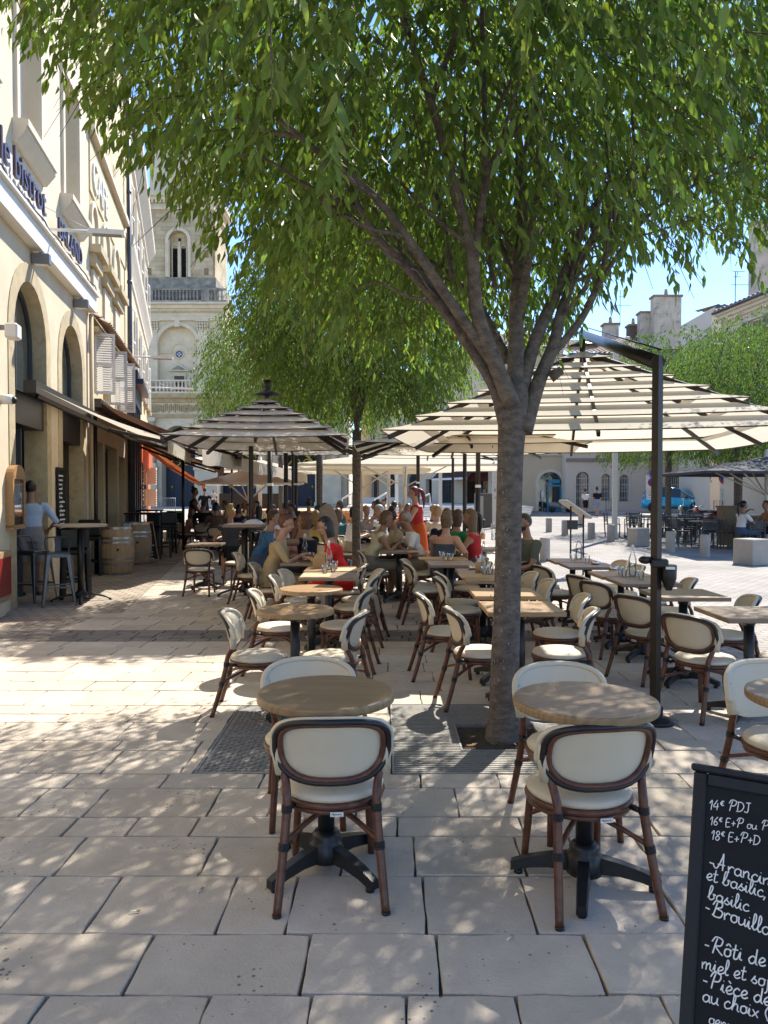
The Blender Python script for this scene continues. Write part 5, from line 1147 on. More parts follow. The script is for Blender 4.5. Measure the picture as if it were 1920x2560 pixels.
def twigs(rng, pts, center, per, length, spread=.05, droop=.8):
    """leaves strung along short drooping twigs that start at pts and run outwards"""
    n = len(pts); o = pts-np.array(center); o[:, 2] *= .35; o /= np.linalg.norm(o, axis=1, keepdims=True)+1e-6
    o += rng.normal(size=(n, 3))*.45; o[:, 2] -= .1; o /= np.linalg.norm(o, axis=1, keepdims=True)
    B, D = [], []
    L = length*rng.uniform(.6, 1.25, n)
    for k in range(per):
        t = (k+.6)/per; q = pts+o*(L*t)[:, None]; q[:, 2] -= droop*L*t*t
        tang = o.copy(); tang[:, 2] -= 2*droop*t; sd = np.cross(tang, np.array([0, 0, 1.])); sd /= np.linalg.norm(sd, axis=1, keepdims=True)+1e-6
        d = tang*.45+sd*(.75 if k % 2 else -.75)+rng.normal(size=(n, 3))*.22; d[:, 2] -= 1.15
        B.append(q+rng.normal(size=(n, 3))*spread*.25); D.append(d)
    return np.concatenate(B), np.concatenate(D), o, L
def twig_sticks(pts, o, L, droop, every, r):
    mb = MB()
    for i in range(0, len(pts), every):
        p = Vector(pts[i]); d = Vector(o[i]); mb.tube([p, p+d*L[i]*.5-Vector((0, 0, droop*L[i]*.25)), p+d*L[i]-Vector((0, 0, droop*L[i]))], [r, r*.7, r*.35], 4)
    return mb
def limb(mb, pts, r0, r1, n=10, sub=5):
    q = smoothpath(pts, sub); mb.tube(q, [r0+(r1-r0)*(i/(len(q)-1))**.8 for i in range(len(q))], n)
    return q
def side_limbs(mb, path, r, rng, count, length, t0=.35, up=.5):
    ends = []
    for i in range(count):
        k = int(len(path)*(t0+(1-t0)*(i+.5)/count)); k = min(k, len(path)-2); p = path[k]; d = (path[k+1]-path[k]).normalized()
        s = Vector(rng.normal(size=3)); s = (s-d*s.dot(d)).normalized(); v = (d*.75+s*.75+Vector((0, 0, up*.3))).normalized(); l = length*rng.uniform(.6, 1.2)
        q = smoothpath([p, p+v*l*.4, p+v*l*.75+Vector((0, 0, .04)), p+v*l+s*l*.1], 4); mb.tube(q, lerp_list([r, r*.6, r*.25], len(q)), 6); ends.append(q[-1])
    return ends
def main_tree():
    t = thing('elm_tree', 'big nearest tree with a grey forked trunk and wide hanging crown', 'tree', (0, 0, 0), 0, 'leafy trees along the terrace'); mb = MB(); rng = np.random.default_rng(21)
    P = lambda u, v, Y: W(u, v, Y)
    Y0 = 5.02; cx = ZP(1262, 1869, 0).x+.0
    tr = [Vector((.79, Y0, -.03)), Vector((.785, Y0, .02)), Vector((.79, Y0, .12)), Vector((.795, Y0, .5)), P(1268, 1500, Y0), P(1272, 1300, Y0), P(1276, 1150, Y0), P(1280, 1070, Y0), P(1283, 1010, Y0), P(1287, 960, Y0+.02)]
    mb.tube(smoothpath(tr, 4), lerp_list([.125, .122, .108, .095, .09, .086, .084, .086, .094, .10, .085], 37), 18)
    B = [([(1262, 1060, 5.0), (1232, 960, 4.95), (1150, 830, 4.8), (1080, 740, 4.65), (1000, 650, 4.5), (935, 580, 4.35), (880, 480, 4.2), (840, 380, 4.1)], .045, .014),
         ([(1266, 1040, 4.98), (1225, 920, 4.92), (1165, 835, 4.8), (1098, 740, 4.7), (1020, 655, 4.6), (960, 600, 4.5), (900, 560, 4.4), (800, 500, 4.2)], .036, .010),
         ([(1275, 1020, 4.95), (1240, 920, 4.85), (1130, 760, 4.6), (1070, 670, 4.45), (1000, 570, 4.3), (925, 480, 4.1), (820, 400, 3.9), (700, 300, 3.7)], .043, .013),
         ([(1280, 1010, 4.92), (1235, 900, 4.8), (1192, 780, 4.65), (1182, 650, 4.5), (1165, 570, 4.45), (1130, 450, 4.35), (1100, 330, 4.2), (1060, 200, 4.1), (1000, 20, 4.0)], .058, .016),
         ([(1184, 660, 4.5), (1196, 560, 4.45), (1208, 490, 4.4), (1214, 400, 4.35), (1210, 230, 4.3), (1205, 20, 4.2)], .030, .012),
         ([(1287, 1000, 5.02), (1290, 880, 5.05), (1292, 760, 5.1), (1300, 620, 5.15), (1306, 500, 5.2), (1300, 380, 5.25), (1285, 250, 5.3), (1290, 40, 5.35)], .062, .02),
         ([(1296, 800, 5.08), (1318, 670, 5.0), (1330, 560, 4.95), (1346, 460, 4.9), (1345, 330, 4.9), (1330, 180, 4.9)], .034, .012),
         ([(1296, 1000, 5.05), (1335, 860, 5.1), (1385, 745, 5.2), (1425, 650, 5.3), (1470, 545, 5.4), (1540, 440, 5.6), (1620, 330, 5.8), (1720, 180, 6.0)], .052, .014),
         ([(1310, 1080, 5.0), (1345, 960, 5.05), (1385, 860, 5.1), (1400, 790, 5.15), (1440, 680, 5.3), (1500, 560, 5.5), (1570, 440, 5.7), (1600, 330, 5.8)], .056, .014),
         ([(1375, 890, 5.1), (1445, 810, 5.1), (1492, 720, 5.1), (1520, 620, 5.1), (1560, 500, 5.1), (1590, 420, 5.1)], .030, .010),
         ([(1400, 800, 5.15), (1420, 730, 5.2), (1430, 680, 5.25), (1440, 600, 5.3)], .028, .012), ([(1465, 770, 5.1), (1510, 690, 5.0), (1620, 540, 4.9), (1760, 450, 4.8), (1900, 380, 4.7)], .02, .006),
         ([(1240, 720, 5.0), (1225, 660, 5.1), (1230, 600, 5.2)], .02, .008), ([(1292, 700, 5.1), (1255, 620, 5.3), (1235, 560, 5.5), (1180, 420, 5.8)], .028, .010), ([(1130, 690, 4.7), (1110, 560, 4.9), (1080, 470, 5.1), (1030, 430, 5.3)], .018, .006),
         ([(1280, 900, 5.2), (1310, 700, 5.6), (1360, 560, 6.0), (1420, 460, 6.4)], .035, .010), ([(1270, 900, 5.2), (1180, 740, 5.7), (1050, 640, 6.1), (900, 600, 6.5)], .035, .010)]
    ends = []
    for pts, r0, r1 in B:
        q = limb(mb, [P(*p) for p in pts], r0*1.0, r1); ends += side_limbs(mb, q, r1*1.1, rng, 5, .75)
    # a pruned branch stub and knots
    p = P(1376, 945, 5.04); mb.tube([p, p+Vector((.07, -.02, .05))], [.035, .028], 8)
    trk = mb.build('trunk', m_bark, t)
    sc = MB(); rnd = random.Random(12)     # pale carved scratches and lenticel lines on the bark
    for i in range(230):
        a = rnd.uniform(pi*1.05, pi*1.95); z = rnd.uniform(.15, 1.95); r = .0895+.0035*sin(z*3); w = rnd.uniform(.01, .04)
        base = Vector((.79-.004*z+r*cos(a), Y0+r*sin(a), z))
        if i % 3: sc.tube([base, base+Vector((-sin(a)*w*.5, cos(a)*w*.5, rnd.uniform(-.004, .004)))], .0017, 4)
        else:
            e = Vector((-sin(a), cos(a), 0)); h = rnd.uniform(.012, .022); k = rnd.randrange(3)
            q = [[(0, 0), (0, 1)], [(.4*cos(s), .5+.5*sin(s)) for s in np.linspace(0, 2*pi, 9)], [(0, 0), (.15, .9), (.4, .1), (.6, 1)]][k]
            sc.tube([base+e*h*.7*p_[0]+Vector((0, 0, h*p_[1])) for p_ in q], .0026, 4)
    sc.build('bark_scratches', M('pale bark scratches', (.30, .27, .24), .9, .2), trk)
    zlo = lambda x, y: 2.62+.10*np.sin(x*2.3+1)+.12*np.sin(y*2.1)+np.where((np.abs(x-.85) < 1.0) & (y < 6.0), .55, 0)+np.clip(.9-np.abs(x-2.0)*1.6, 0, .5)+.42*np.clip(3.6-y, 0, 2)*1.25+np.clip(x-1.6, 0, 2)*.75+np.clip(y-5.2, 0, 4)*.2+np.clip(-x-.1, 0, 3)*.92+np.clip(-x-.5, 0, 1)*np.clip(y-4.6, 0, 3)*.16
    c, r = (.30, 5.2, 4.6), (2.75, 3.2, 2.3)
    pts = crown_points(rng, 6900, c, r, zlo, .42, .12)
    keep = pts[:, 1] > 1.7; pts = pts[keep]
    B_, D_, o_, L_ = twigs(rng, pts, c, 11, .38, .05, .8)
    k = (B_[:, 2] > zlo(B_[:, 0], B_[:, 1])-.30) & (B_[:, 1] > 1.5); k &= (B_[:, 0] < .9) | (rng.random(len(B_)) < .84); B_, D_ = B_[k], D_[k]
    make_leaves('crown', t, B_, D_, .104, m_leaf, 5)
    twig_sticks(pts, o_, L_, .75, 4, .004).build('twigs', m_bark, t)
    return t
main_tree()
def vase_tree(label, x, y, h_fork, c, r, zmin, ntw, per, lsize, twl, trunk_r, seed, nl=10, group='leafy trees along the terrace', tint=(.7, 1.35), mat=None, lean=0, hollow=.25, bare=1.0):
    t = thing('elm_tree', label, 'tree', (0, 0, 0), 0, group); rng = np.random.default_rng(seed); mb = MB(); g = gz(y)
    mb.tube(smoothpath([(x, y, g-.05), (x+.01, y, g+.1), (x+lean*.5, y, g+h_fork*.5), (x+lean, y, g+h_fork)], 4), lerp_list([trunk_r*1.35, trunk_r*1.05, trunk_r*.95, trunk_r*1.05], 13), 12)
    for i in range(nl):
        a = 2*pi*i/nl+rng.uniform(-.2, .2); f = rng.uniform(.45, .85); z0 = g+h_fork-.15*rng.random()
        e = Vector((c[0]+r[0]*f*cos(a), c[1]+r[1]*f*sin(a), c[2]+r[2]*rng.uniform(-.1, .6))); s = Vector((x+lean, y, z0)); m = s*.55+e*.45+Vector((-cos(a)*.12*r[0], -sin(a)*.12*r[1], .15*r[2]))
        q = limb(mb, [s, s*.8+m*.2+Vector((0, 0, .12)), m, e], trunk_r*.5, trunk_r*.12, 7); side_limbs(mb, q, trunk_r*.14, rng, 4, r[0]*.3)
    mb.build('trunk', m_bark, t)
    zl = lambda X, Y_: zmin+.18*r[2]*np.sin(X*1.9+seed)*np.sin(Y_*1.7)+bare*np.clip(1-np.hypot((X-x)/r[0], (Y_-y)/r[1])*1.7, 0, 1)*r[2]*.35
    pts = crown_points(rng, ntw, c, r, zl, .38, hollow); B_, D_, o_, L_ = twigs(rng, pts, c, per, twl, .06, .8); k = B_[:, 2] > zl(B_[:, 0], B_[:, 1])-.25; make_leaves('crown', t, B_[k], D_[k], lsize, mat or m_leaf, seed, tint)
    return t
vase_tree('second tree in line with a slim trunk and dense low hanging crown', -.49, 13.3, 2.7, (-.42, 13.4, 4.75), (2.0, 2.05, 2.05), 2.95, 5200, 12, .095, .42, .075, 31, 14, lean=.02)
m_leaf2 = leaf_mat('bright elm leaf', (.092, .145, .052), .2, .48)
vase_tree('third slim tree near the far awning with bright sunlit crown', -1.72, 20.5, 2.55, (-2.1, 20.3, 5.0), (2.5, 2.6, 2.2), 3.2, 2200, 11, .10, .5, .085, 32, 10, mat=m_leaf2)
vase_tree('far tree by the cathedral steps with a bright green crown', -4.3, 32, 3.0, (-4.6, 32, 6.0), (3.0, 3.0, 3.0), 3.6, 1500, 10, .15, .7, .1, 33, 8, mat=m_leaf2)
vase_tree('tree out at the right whose branches reach in over the big parasol', 5.4, 7.6, 4.2, (4.9, 7.5, 6.3), (2.9, 2.5, 1.9), 4.55, 3000, 12, .085, .45, .085, 34, 14, hollow=.1, bare=.3)
vase_tree('right hand plaza tree above the blue car', 11.1, 30, 2.7, (11.4, 30, 5.1), (3.6, 3.0, 2.9), 2.75, 2600, 11, .13, .6, .12, 35, 10, 'leafy trees on the right of the square', mat=m_leaf2)
vase_tree('right hand plaza tree beside the dark parasol', 11.2, 24.3, 2.6, (11.7, 24.3, 4.6), (3.1, 2.6, 2.3), 2.75, 2600, 11, .12, .55, .13, 36, 10, 'leafy trees on the right of the square', mat=m_leaf2)
vase_tree('broad plaza tree filling the right edge under the cream house', 16.2, 31.5, 3.0, (15.6, 31.5, 5.9), (3.8, 3.2, 3.3), 3.0, 2600, 11, .13, .6, .14, 37, 10, 'leafy trees on the right of the square', mat=m_leaf2)
# ------------------------------------------------------------ people
def P_(n, c, r=.75, v=.12, s=14, **k): return M(n, c, r, v, s, **k)
SKIN = {'light': P_('light skin', (.36, .20, .135), .5, .06), 'tan': P_('tanned skin', (.26, .14, .085), .5, .06), 'deep': P_('brown skin', (.20, .10, .06), .5, .06)}
HAIR = {'black': P_('black hair', (.012, .010, .010), .45, .4, 40), 'brown': P_('brown hair', (.055, .028, .016), .5, .4, 40), 'auburn': P_('auburn hair', (.10, .035, .018), .5, .4, 40), 'blond': P_('blond hair', (.23, .14, .05), .5, .3, 40), 'darkblond': P_('dark blond hair', (.10, .058, .03), .5, .3, 40), 'grey': P_('grey hair', (.28, .27, .26), .55, .3, 40), 'red': P_('burgundy hair', (.12, .012, .022), .45, .4, 40)}
m_shoe = P_('dark shoes', (.02, .018, .017), .5); m_eye = P_('dark eyes', (.012, .01, .01), .2); m_lip = P_('lips', (.32, .11, .09), .5)
def cloth(n, c, **k): return M(n+' cloth', c, .85, .13, 9, bump=.12, bscale=130, spec=.2, **k)
def jangle(a, b, l1, l2, pole):
    """two-bone joint between a and b bending towards pole"""
    a, b = Vector(a), Vector(b); d = b-a; L = min(d.length, (l1+l2)*.995); u = d.normalized(); b = a+u*L
    x = (l1*l1-l2*l2+L*L)/(2*L); h = sqrt(max(0, l1*l1-x*x)); p = Vector(pole); p = (p-u*p.dot(u)).normalized(); return a+u*x+p*h, b
def person(label, x, y, face, pose='sit', top=None, bottom=None, skin='light', hair='brown', style='short', sleeve='short', legs='long', lean=.06, hands=None, turn=0., nod=0., scale=1., fine=False, group='people dining on the terrace', dress=None, wide=1., beard=False, glasses=False, zoff=0., neckline=False):
    g = gz(y)+zoff; sk = SKIN[skin]; hm = HAIR[hair]; mats = [sk, top, bottom, m_shoe, m_eye, m_lip, hm]
    sit = pose == 'sit'; hz = .535 if sit else .93; sh = hz+.49; ln = lean
    pel = Vector((0, 0, hz)); wst = Vector((0, ln*.25, hz+.20)); chs = Vector((0, ln*.75, hz+.38)); nk = Vector((0, ln*1.0, sh+.02)); hd = Vector((0, ln*1.15+.025+.05*nod, sh+.215-.03*nod))
    prim = []     # (a, b, ra, rb, mat, flatten)
    def cap(a, b, ra, rb, m, fx=1.): prim.append((Vector(a), Vector(b), ra, rb, m, fx))
    w = wide; slv = {'none': 0, 'short': .55, 'elbow': .95, 'long': 2}[sleeve]; tm = 1
    mb = MB()
    # torso as one lofted column
    secs = [(pel+Vector((0, -.01, -.10)), .150*w, .115), (pel, .172*w, .128), (pel+Vector((0, ln*.1, .09)), .158*w, .118), (wst, .142*w, .108), (chs-Vector((0, 0, .08)), .158*w, .118), (chs, .172*w, .120), (chs+Vector((0, 0, .07)), .168*w, .105), (nk-Vector((0, 0, .045)), .105*w, .078), (nk+Vector((0, .004, .0)), .058, .060)]
    mb.rings([[c+Vector((rx*cos(2*pi*j/16), ry*sin(2*pi*j/16), 0)) for j in range(16)] for c, rx, ry in secs])
    for (c, rx, ry), (c2, rx2, ry2) in zip(secs, secs[1:]):
        m = 2 if c2.z <= wst.z-.10 else 1
        if c.z >= nk.z-.05: m = 0
        prim.append((c, c2, (rx+ry)/2, (rx2+ry2)/2, m, 1.0))
    mb.tube([nk-Vector((0, .0, .03)), hd-Vector((0, .02, .06))], [.056, .052], 12); cap(nk, hd-Vector((0, .02, .06)), .055, .052, 0)
    Rh = Matrix.Rotation(turn, 3, 'Z')@Matrix.Rotation(-nod*.5, 3, 'X'); H = lambda a, b, c: hd+Rh@Vector((a, b, c))
    mb.ball(H(0, -.012, .025), (.076, .095, .098), 14, 10, R=Rh); mb.ball(H(0, .018, -.045), (.060, .070, .075), 12, 8, R=Rh); mb.ball(H(0, .045, -.088), (.032, .030, .026), 8, 6)
    mb.ball(H(0, .093, -.022), (.013, .021, .017), 8, 6, R=Rh); mb.ball(H(0, .085, .004), (.010, .014, .028), 8, 6, R=Rh)
    for s in (-1, 1): mb.ball(H(s*.078, -.008, -.012), (.011, .022, .031), 8, 6, R=Rh); mb.ball(H(s*.036, .068, -.032), (.024, .02, .02), 8, 6)
    cap(hd+Vector((0, 0, .03)), hd-Vector((0, 0, .06)), .10, .085, 0)
    hands_def = ([(-.13, .36, .80), (.13, .36, .80)] if sit else [(-.21, .06, .80), (.21, .04, .80)])
    fing = []
    for i, s in enumerate((-1, 1)):
        S = Vector((s*.182*w, nk.y-.01-ln*.12, sh-.055)); tgt = Vector((hands or hands_def)[i]); e, hw = jangle(S, tgt, .285, .255, (s*.75, -.45, -.5))
        q = [S-Vector((s*.05, 0, -.005)), S, S*.5+e*.5, e, e*.5+hw*.5, hw]; up = slv > 0
        r = [.060, .056+(.008 if up else 0), .046+(.009 if slv > .3 else 0), .039+(.007 if slv > .9 else 0), .035+(.008 if slv > 1 else 0), .026+(.006 if slv > 1 else 0)]; mb.tube(q, r, 10)
        mb.ball(S, (.062, .06, .06), 10, 7)
        k = S*(1-.62)+e*.62
        cap(S-Vector((s*.05, 0, 0)), S, .06, .06, tm if slv > 0 or True and dress != 'strapless' else 0)
        if slv >= .5: cap(S, k, .062, .055, tm); cap(k, e, .048, .044, tm if slv > .9 else 0)
        else: cap(S+(e-S)*.12, e, .056, .042, 0)
        cap(e, hw, .042, .03, tm if slv > 1 else 0)
        fd = (hw-e).normalized(); pd = (fd+Vector((-s*.25, .25, -.12))).normalized(); pc = hw+pd*.045; mb.tube([hw-fd*.01, hw+pd*.03, hw+pd*.085], [.027, .036, .032], 10, flat=(.55, 1)); cap(hw, hw+pd*.09, .034, .03, 0)
        sd = pd.cross(Vector((0, 0, 1))).normalized(); dn = pd.cross(sd).normalized()
        if dn.z > 0: dn = -dn
        for f in range(4):
            o = hw+pd*.082+sd*(f-1.5)*.0165; L = (.064, .076, .072, .056)[f]; fing.append(([o-pd*.012, o+pd*L*.45+dn*.008, o+pd*L*.75+dn*.028, o+pd*L*.86+dn*.05], [.0088, .0085, .0078, .006]))
        o = hw+pd*.03-sd*s*.03; fing.append(([o, o-sd*s*.022+pd*.025, o-sd*s*.026+pd*.055+dn*.012], [.0105, .0095, .007]))
    for s in (-1, 1):
        hp = pel+Vector((s*.088*w, 0, -.03))
        if sit: kn = Vector((s*.125, .43, .515)); an = Vector((s*.13, .40+.06*s, .085)); toe = an+Vector((s*.02, .14, -.045))
        elif pose == 'walk': kn = Vector((s*.09, .02+.13*s, .50)); an = Vector((s*.085, -.02+.19*s, .09+.04*max(0, -s))); toe = an+Vector((s*.02, .15, -.05))
        else: kn = Vector((s*.10, .025, .495)); an = Vector((s*.105, -.01, .085)); toe = an+Vector((s*.03, .15, -.05))
        lf = {'long': 2, 'short': 1, 'bare': 0}[legs]; a_ = .012 if lf else 0
        mb.tube([hp+Vector((0, -.04 if sit else 0, .02)), hp*.5+kn*.5, kn], [.092*w, .078+a_, .058+a_], 12); mb.tube([kn, kn*.6+an*.4, an], [.056+a_*(lf > 1), .052+a_*(lf > 1), .036+a_*(lf > 1)], 10)
        kk = hp*.15+kn*.85; cap(hp, kk, .09, .062, 2 if lf else 0); cap(kk, kn, .06, .056, 2 if lf > 1 else 0); cap(kn, an, .055, .038, 2 if lf > 1 else 0)
        mb.tube([an-Vector((0, .045, .045)), an+Vector((0, .02, -.04)), toe-Vector((0, .02, 0)), toe+(toe-an)*.12+Vector((0, 0, -.008))], [.038, .042, .038, .022], 10, flat=(.75, 1)); cap(an-Vector((0, .04, .05)), toe, .045, .035, 3)
    me = mb.mesh('tmp', sk); o = bpy.data.objects.new('tmp', me); COL.objects.link(o)
    rm = o.modifiers.new('r', 'REMESH'); rm.mode = 'VOXEL'; rm.voxel_size = .0115 if fine else .019; sm = o.modifiers.new('s', 'SMOOTH'); sm.factor = .6; sm.iterations = 4 if fine else 2
    m2 = bpy.data.meshes.new_from_object(o.evaluated_get(bpy.context.evaluated_depsgraph_get())); bpy.data.objects.remove(o)
    n = len(m2.polygons); cen = np.empty(n*3); m2.polygons.foreach_get('center', cen); cen = cen.reshape(-1, 3); best = np.full(n, 1e9); mi = np.zeros(n, int)
    for (a, b, ra, rb, m, fx) in prim:
        a, b = np.array(a), np.array(b); d = b-a; t = np.clip(((cen-a)@d)/(d@d+1e-9), 0, 1); ds = np.linalg.norm(cen-(a+t[:, None]*d), axis=1)-(ra+(rb-ra)*t); u = ds < best; best[u] = ds[u]; mi[u] = m
    nc = .12 if dress == 'strapless' else (.03 if sleeve != 'none' else .055)
    tors = (mi == 1) & (np.abs(cen[:, 0]) < .20); mi[tors & (cen[:, 2] > nk.z-nc) & (np.abs(cen[:, 0]) < (.3 if dress == 'strapless' else .085))] = 0
    if dress == 'strapless': mi[(mi == 1) & (cen[:, 2] > nk.z-.13)] = 0
    if beard:
        hc = np.array(hd); lc = cen-hc; mi[(mi == 0) & (lc[:, 2] < -.035) & (lc[:, 2] > -.14) & (np.linalg.norm(lc[:, :2], axis=1) > .05) & ((Rh.transposed()@Vector((0, 1, 0))).y*lc[:, 1]+lc[:, 0]*sin(-turn) > .0) & (np.abs(cen[:, 2]-hc[2]) < .13)] = 6
    m2.materials.clear()
    for m in mats: m2.materials.append(m or sk)
    # fingers, eyes, brows and mouth join the same mesh
    ex = MB()
    for q, r in fing: ex.tube(q, r, 6, 0)
    for s in (-1, 1):
        ex.ball(H(s*.031, .076, .008), (.013, .008, .0075), 8, 5, 4, R=Rh); ex.ball(H(s*.033, .080, .029), (.019, .006, .005), 6, 4, 6, R=Rh)
    ex.ball(H(0, .084, -.062), (.021, .008, .007), 8, 5, 5, R=Rh)
    if glasses:
        for s in (-1, 1): ex.tube([H(s*.034+.024*cos(a), .094, .006+.02*sin(a)) for a in np.linspace(0, 2*pi, 11)[:-1]], .003, 5, 4, closed=True); ex.tube([H(s*.058, .094, .01), H(s*.08, .0, .008)], .0028, 5, 4)
    bm = bmesh.new(); bm.from_mesh(m2); bm.faces.ensure_lookup_table()
    for f, k in zip(bm.faces, mi): f.material_index = int(k); f.smooth = True
    me2 = ex.mesh('x', mats[0]); me2.materials.clear()
    for m in mats: me2.materials.append(m or sk)
    bm.from_mesh(me2); bm.to_mesh(m2); bm.free(); bpy.data.meshes.remove(me2); m2.name = 'person'
    po = bpy.data.objects.new('person', m2); COL.objects.link(po); po.location = (x, y, g); po.rotation_euler = (0, 0, face); po.scale = (scale,)*3; tag(po, label, 'person', group)
    # hair
    hb = MB(); R0 = (.082, .102, .104)
    rows, cols = 12, 20; gv = {}
    vs = []; fs = []
    for i in range(rows+1):
        for j in range(cols):
            t, a = pi*(i+.02)/(rows+.04), 2*pi*j/cols; p = Vector((R0[0]*sin(t)*cos(a), R0[1]*sin(t)*sin(a), R0[2]*cos(t))); p *= 1+.035*sin(a*7+i)*(.4+.6*(i/rows)); vs.append(H(p.x, p.y-.014, p.z+.026))
    for i in range(rows):
        for j in range(cols):
            t, a = pi*(i+.5)/rows, 2*pi*(j+.5)/cols; fy, fz = sin(t)*sin(a), cos(t)
            lim = -.25 if style in ('short', 'crop', 'bald') else -.8
            if (fy > .15 and fz < .62-.25*(1-fy)) or fz < lim-(.4 if fy < -.3 else 0): continue
            if style == 'bald' and fz > .45: continue
            fs.append((i*cols+j, (i+1)*cols+j, (i+1)*cols+(j+1) % cols, i*cols+(j+1) % cols))
    hb.add(vs, fs, 0, True)
    if style == 'bun': hb.ball(H(0, -.06, .13), (.055, .052, .05), 12, 8); hb.ball(H(.02, -.07, .15), (.03, .03, .03), 8, 6)
    if style == 'tail': hb.ball(H(0, -.105, .05), (.034, .034, .034), 10, 7); hb.tube(smoothpath([H(0, -.11, .05), H(0, -.165, .0), H(0, -.18, -.14), H(.01, -.16, -.30)], 4), lerp_list([.03, .04, .036, .008], 13), 9)
    if style in ('bob', 'long', 'mid'):
        L_ = {'bob': .09, 'mid': .13, 'long': .26}[style]; rs = []
        for k in range(6):
            q = k/5; z = .03-(.05+L_)*q; row = []
            for j in range(15): a = pi*.96+(pi*1.08)*j/14; rx = (.082+.008*sin(q*pi)-.020*q)*(1+.05*sin(j*2.3+k)); ry = .100-.012*q; row.append(H(rx*cos(a), ry*sin(a)-.012, z))
            rs.append(row)
        vv = [p for r in rs for p in r]; hb.add(vv, [(k*15+j, (k+1)*15+j, (k+1)*15+j+1, k*15+j+1) for k in range(5) for j in range(14)], 0, True)
        hb.add([p*.9+H(0, -.03, p.z-hd.z)*.1 if False else p+(Vector((hd.x, hd.y, p.z))-p)*.13 for p in vv], [(k*15+j, k*15+j+1, (k+1)*15+j+1, (k+1)*15+j) for k in range(5) for j in range(14)], 0, True)
    hb.build('hair', hm, po)
    if dress and dress != 'strapless':
        sk_ = MB()
        if dress == 'skirt': sk_.lathe([(.135, hz+.16), (.150, hz+.13), (.185, hz), (.21, hz-.2), (.235, hz-.45), (.25, .30)], n=26, caps=False, sy=.82)
        if dress == 'lap': sk_.rings([[Vector((cx+rx*cos(2*pi*j/14), cy, cz_+rz*sin(2*pi*j/14))) for j in range(14)] for cx, cy, cz_, rx, rz in ((0, -.12, .52, .17, .08), (0, .05, .53, .20, .10), (0, .25, .525, .215, .09), (0, .42, .50, .21, .085), (0, .47, .38, .21, .06))], caps=False); sk_.rings([[Vector((rx*cos(2*pi*j/14), yy+.06*sin(2*pi*j/14), zz)) for j in range(14)] for rx, yy, zz in ((.205, .44, .50), (.215, .45, .38), (.225, .44, .26))], caps=False)
        sk_.build('skirt', bottom, po)
    return po
C = cloth
def at(u, v, zh=1.19, Y=None):
    """seat a diner so that the head centre falls on this photo pixel"""
    if Y is None: p = ZP(u, v, zh); return p.x, p.y
    p = W(u, v, Y); return p.x, Y
RT_, LF, AW, TW = -pi/2, pi/2, 0, pi     # looks right, left, away, towards us
def lapsit(*a, **k): return person(*a, pose='sit', **k)
m_redfl = cloth('red floral', (.52, .022, .018), stain=((.62, .45, .38), 30, .70)); m_floral = cloth('floral print', (.45, .36, .24), stain=((.08, .05, .04), 22, .55)); m_plaid = cloth('dark check', (.035, .035, .042)); m_blue = cloth('blue print', (.05, .13, .26), stain=((.5, .55, .55), 16, .6))
c_blk, c_nav, c_wht, c_gry, c_beg = C('black', (.013, .013, .015)), C('navy', (.015, .02, .045)), C('white', (.62, .61, .60)), C('grey', (.25, .25, .255)), C('beige dress', (.36, .27, .15))
c_den, c_kha, c_org, c_grn, c_yel, c_red, c_olv, c_pnk = C('denim', (.06, .085, .14)), C('khaki', (.25, .215, .16)), C('rust orange', (.42, .075, .018)), C('green', (.015, .17, .06)), C('pale yellow', (.58, .52, .33)), C('red top', (.33, .025, .028)), C('olive', (.085, .095, .075)), C('salmon', (.45, .2, .15))
# the nearer diners
lapsit('woman in a beige dress with an auburn bun, eating at the left lunch table', -1.44, 9.68, RT_, top=c_beg, bottom=c_beg, hair='auburn', style='bun', sleeve='elbow', legs='short', lean=.14, nod=.5, fine=True, dress='lap', hands=[(-.12, .36, .80), (.10, .42, .84)])
lapsit('woman in a red floral dress with dark bobbed hair and glasses', -.50, 9.45, LF+.05, top=m_redfl, bottom=m_redfl, hair='black', style='mid', sleeve='elbow', legs='short', lean=.16, nod=.5, fine=True, dress='lap', glasses=True, hands=[(-.10, .40, .83), (.10, .42, .86)], scale=.98)
x, y = at(775, 1312); lapsit('woman in a black tank top with short auburn hair, her hand raised', x, y, LF-.5, top=c_blk, bottom=c_blk, hair='auburn', style='bob', sleeve='none', skin='tan', fine=True, hands=[(-.28, .34, 1.10), (.1, .36, .82)])
x, y = W(704, 1328, 11.3).x, 11.0; lapsit('long haired girl leaning over her plate behind the beige dress', x, y, RT_-.3, top=c_pnk, bottom=c_den, hair='auburn', style='long', sleeve='short', nod=.7, lean=.26, scale=.93)
x, y = at(642, 1352, 1.12, 11.3); lapsit('diner in a blue patterned shirt behind the tall table', x-.1, y+.6, RT_+.3, top=m_blue, bottom=c_den, hair='brown', lean=.2, nod=.3)
x, y = at(560, 1294); lapsit('woman in a dark check dress with a blond bun, her back to us', x, 13.9, AW+.2, top=m_plaid, bottom=c_blk, hair='blond', style='bun', sleeve='none', skin='tan', legs='bare', dress='lap')
lapsit('woman in a pale yellow top with short blond hair, bent over lunch', -.22, 11.75, RT_+.1, top=c_yel, bottom=c_kha, hair='darkblond', style='bob', sleeve='none', skin='tan', lean=.18, nod=.6, fine=True, legs='short', wide=1.15, hands=[(-.1, .4, .84), (.12, .42, .84)])
lapsit('grey balding man in a white shirt looking down at his plate', .56, 11.9, LF+.1, top=c_wht, bottom=c_kha, hair='grey', style='bald', sleeve='short', skin='tan', lean=.16, nod=.7, fine=True, legs='short', wide=1.12)
x, y = at(1004, 1300, 1.18); lapsit('dark haired woman in a floral blouse left of the waitress', x, y, LF+.2, top=m_floral, bottom=c_blk, hair='black', style='bun', skin='tan', lean=.12, nod=.5, fine=True)
